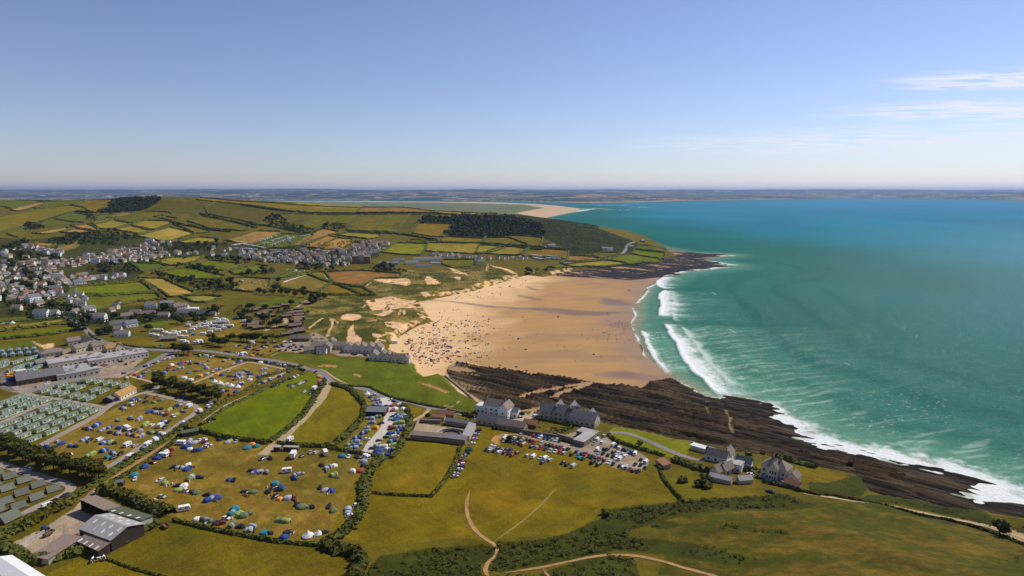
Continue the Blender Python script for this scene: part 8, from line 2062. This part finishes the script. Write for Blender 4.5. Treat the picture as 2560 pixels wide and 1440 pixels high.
def pop_tent(p, c, where):
    def b_():
        s = Shape(); v = []; N = 7
        for x, r_ in ((-1.1, 0.25), (-0.6, 0.85), (0.1, 1.0), (0.75, 0.95)):
            for i in range(N): a = math.pi * i / (N - 1); v.append((x, -1.15 * r_ * math.cos(a), 1.25 * r_ * math.sin(a)))
        f = [tuple(reversed((i * N + j, i * N + j + 1, i * N + N + j + 1, i * N + N + j))) for i in range(3) for j in range(N - 1)] + [tuple(range(N))]
        s.add(v, f, "cloth_" + c); s.add([(0.7, -1.05, 0.03), (1.5, -1.05, 0.03), (1.5, 1.05, 0.03), (0.7, 1.05, 0.03)], [(0, 1, 2, 3)], "cloth_s"); return s
    o = link_obj("beach_tent", shared("beach_tent|" + c, b_), None, tuple(p), br.uniform(0, 6.28), br.uniform(0.9, 1.3)); return reg(o, "beach tent", f"{TNAME[c]} pop-up beach tent", where, "beach tents")
def windbreak(p, c, where):
    def b_():
        s = Shape()
        for i in range(6):
            x = -2.4 + i * 0.8; z_ = 0.25 * math.sin(i * 1.2)
            s.box(x, x + 0.78, -0.02 + z_, 0.02 + z_, 0.1, 1.15, ("cloth_" + c, "cloth_w", "cloth_" + c, "cloth_y")[i % 4]); s.cyl(x, z_, 0, 1.35, 0.03, 0.03, "timber", 5)
        return s
    o = link_obj("windbreak", shared("windbreak|" + c, b_), None, tuple(p), br.uniform(0, 6.28)); return reg(o, "windbreak", f"{TNAME[c]} striped windbreak", where, "windbreaks")
def parasol(p, c, where):
    def b_():
        s = Shape(); s.cyl(0, 0, 0, 2.1, 0.03, 0.03, "galv", 5); s.cyl(0, 0, 1.75, 2.2, 1.2, 0.05, "cloth_" + c, 10); return s
    o = link_obj("parasol", shared("parasol|" + c, b_), None, tuple(p)); return reg(o, "parasol", f"{TNAME[c]} beach parasol", where, "parasols")
dense = [(20, 800), (200, 690), (450, 620), (700, 640), (880, 780), (880, 960), (700, 1090), (480, 1120), (280, 1160), (160, 1060), (0, 950)]
core = [(60, 850), (300, 780), (520, 830), (520, 1000), (420, 1090), (220, 1080), (60, 960)]
for i, p in enumerate(np.concatenate([scatter(12, dense, 85, 1), scatter(12, core, 75, 2)])):
    person(p, br.choice(("sit", "sit", "stand", "stand", "lie", "walk")), "on the crowded sand", "crowd on the upper sand")
W1 = "on the crowded sand"
for i, p in enumerate(np.concatenate([scatter(12, dense, 34, 3), scatter(12, core, 36, 4)])):
    (pop_tent if i % 2 else windbreak)(p, br.choice("bbtsglrwo"), W1)
for p in scatter(12, dense, 10, 5): parasol(p, br.choice("brtyw"), W1)
mid = [(900, 560), (2000, 620), (2050, 1000), (1500, 1150), (800, 1120), (860, 800)]
for p in scatter(12, mid, 42, 6): person(p, br.choice(("stand", "walk", "walk", "sit")), "on the open sand", "people on the open sand")
for i, p in enumerate(scatter(12, mid, 7, 7)): pop_tent(p, br.choice("btpy"), "out on the open sand")
edge = [(2060, 480), (2200, 640), (2320, 740), (2420, 900), (2200, 880), (2080, 860), (2050, 650)]
for p in scatter(12, edge, 52, 8): person(p, br.choice(("stand", "walk")), "at the water's edge", "people at the water's edge", br.random() < 0.5)
surfz = plane_poly(P1(14, (360, 90), (480, 130), (600, 100), (690, 200), (640, 260), (500, 150)), 0)
r_ = np.random.default_rng(9); c = r_.uniform(surfz.min(0), surfz.max(0), (200, 2)); c = c[inside(surfz, c[:, 0], c[:, 1])][:26]
for p in c: person((p[0], p[1], -0.65), "stand", "wading in the surf", "bathers in the surf", br.random() < 0.7)
up = [(500, 430), (700, 380), (1000, 300), (1280, 190), (1330, 220), (1150, 330), (900, 440), (700, 470)]
for p in scatter(12, up, 22, 10): person(p, br.choice(("stand", "sit", "walk")), "under the far dunes", "people under the far dunes")
for i, p in enumerate(scatter(12, up, 7, 11)): (pop_tent if i % 2 else windbreak)(p, br.choice("brt"), "under the far dunes")
for p in at(12, [(320, 1100), (690, 1105), (750, 1095), (900, 1108), (1000, 1096), (1165, 1112), (1240, 1205), (1110, 1145), (1265, 1148), (1070, 1145)]): pop_tent(p, br.choice("tbly"), "beside the near rocks")
for i, p in enumerate(np.concatenate([at(7, [(200, 425), (300, 540), (560, 700), (640, 770), (860, 395), (960, 460), (500, 1040), (330, 640), (900, 610), (60, 640), (150, 985), (720, 1060)]), at(6, [(1690, 540), (1820, 610), (1930, 480), (2140, 690), (2350, 850), (2090, 905), (1910, 355), (1760, 375)]), at(4, [(930, 1180), (1230, 1185), (1430, 1150), (1080, 1330), (880, 1300), (1560, 1025), (1350, 905)])])): windbreak(p, 'brgots'[i % 6], 'pitched beside the camping tents')
# the rest of the crowd, past what can be told apart
cw = Shape(); cwr = np.random.default_rng(77)
widep = [(0, 780), (260, 560), (700, 520), (1000, 700), (1050, 900), (900, 1080), (480, 1130), (270, 1160), (150, 1060), (0, 950)]
cpts = np.concatenate([scatter(12, widep, 170, 20), scatter(12, dense, 170, 21), scatter(12, core, 120, 22), scatter(12, up, 45, 23)])
for p in cpts:
    t_, l_ = br.choice(TOPS)[0], br.choice(LOWS)[0]; J, rad, E, V, F = POSES[br.choice(("sit", "stand", "lie", "sit"))]
    a = cwr.uniform(0, 6.28); c_, s_ = math.cos(a), math.sin(a)
    cw.add([(p[0] + x * c_ - y * s_, p[1] + x * s_ + y * c_, p[2] + z) for x, y, z in V], F, br.choice((t_, l_, "body_skin", "cloth_k")))
    if cwr.random() < 0.45:
        c2 = "cloth_" + br.choice("bbkrtwps"); x0, y0 = p[0] + 0.9, p[1] + 0.3; hh = float(cwr.choice([0.05, 0.9, 1.1]))
        cw.add([(x0 - 1.1 * c_, y0 - 1.1 * s_, p[2]), (x0 + 1.1 * c_, y0 + 1.1 * s_, p[2]), (x0 + 1.0 * c_ - 0.7 * s_, y0 + 1.0 * s_ + 0.7 * c_, p[2] + hh), (x0 - 1.0 * c_ - 0.7 * s_, y0 - 1.0 * s_ + 0.7 * c_, p[2] + hh), (x0 - 1.4 * s_, y0 + 1.4 * c_, p[2])], [(0, 1, 2, 3), (3, 2, 4), (0, 3, 4), (2, 1, 4)], c2)
set_props(link_obj("beach_crowd", cw.mesh("beach_crowd")), "dense crowd of bathers, towels and windbreaks on the upper sand", "crowd", None, "stuff")
def jeep(c):
    s, g = car_shape(4.8, 1.9, 1.9, "car_" + c, "estate"); return s, g
for (k, xy, c, lb) in ((12, (2045, 770), "w", "white lifeguard truck parked on the wet sand"), (12, (2290, 345), "s", "silver lifeguard truck on the far wet sand")):
    o = car(at(k, [xy])[0], 0.2, c, "estate", True, "", None); THINGS[-1] = (o, "truck", "truck", "", None, lb); o.name = "lifeguard_truck"; o["category"] = "truck"
# ------------------------------------------------------------------ labels: each says which one
ORD = ["leftmost", "second from left", "third from left", "fourth from left", "fifth from left", "sixth from left", "seventh from left", "eighth from left", "ninth from left", "tenth from left", "eleventh from left", "twelfth from left",
       "thirteenth from left", "fourteenth from left", "fifteenth from left", "sixteenth from left", "seventeenth from left", "eighteenth from left", "nineteenth from left", "twentieth from left"]
def ordinal(i, n):
    if i == n - 1: return "rightmost"
    if i < 20: return ORD[i]
    j = n - 1 - i
    if j < 20: return ORD[j].replace("left", "right")
    tens = {2: "twenty", 3: "thirty", 4: "forty"}[i // 10 if i // 10 < 5 else 4]
    return f"{tens}-{['first', 'second', 'third', 'fourth', 'fifth', 'sixth', 'seventh', 'eighth', 'ninth', 'tenth'][i % 10]} from left"
bucket = {}
for o, noun, look, where, grp, label in THINGS:
    if grp: o["group"] = grp
    if label: o["label"] = label
    else: bucket.setdefault((look, where), []).append(o)
for (look, where), os_ in bucket.items():
    os_.sort(key=lambda o: (o.matrix_basis.translation.x if o.type != 'EMPTY' else o.location.x) / max(o.location.y, 1))
    n = len(os_)
    for i, o in enumerate(os_):
        base = f"{look} {where}".strip()
        o["label"] = base if n == 1 else f"{base}, {ordinal(i, n)}"
print("THINGS", len(THINGS), "OBJECTS", len(bpy.data.objects))
# ------------------------------------------------------------------ haze
hm = bpy.data.materials.new("haze_air"); hm.use_nodes = True
hnt = hm.node_tree
for n in list(hnt.nodes):
    if n.type != 'OUTPUT_MATERIAL': hnt.nodes.remove(n)
hv = hnt.nodes.new("ShaderNodeVolumePrincipled")
hv.inputs["Color"].default_value = (0.36, 0.56, 1.0, 1)
hv.inputs["Density"].default_value = 2.6e-5
hv.inputs["Anisotropy"].default_value = 0.3
hnt.links.new(hv.outputs[0], [n for n in hnt.nodes if n.type == 'OUTPUT_MATERIAL'][0].inputs["Volume"])
X0, X1, Y0, Y1, Z0, Z1 = -75000, 75000, -1500, 75000, -14.0, 480.0
hb = [(x, y, z) for z in (Z0, Z1) for y in (Y0, Y1) for x in (X0, X1)]
hf = [(0, 2, 3, 1), (4, 5, 7, 6), (0, 1, 5, 4), (2, 6, 7, 3), (0, 4, 6, 2), (1, 3, 7, 5)]
hme = mesh_np("haze", hb, hf, [hm], smooth=False)
set_props(link_obj("haze", hme), "thin blue sea haze over the far coast", "haze", None, "stuff")
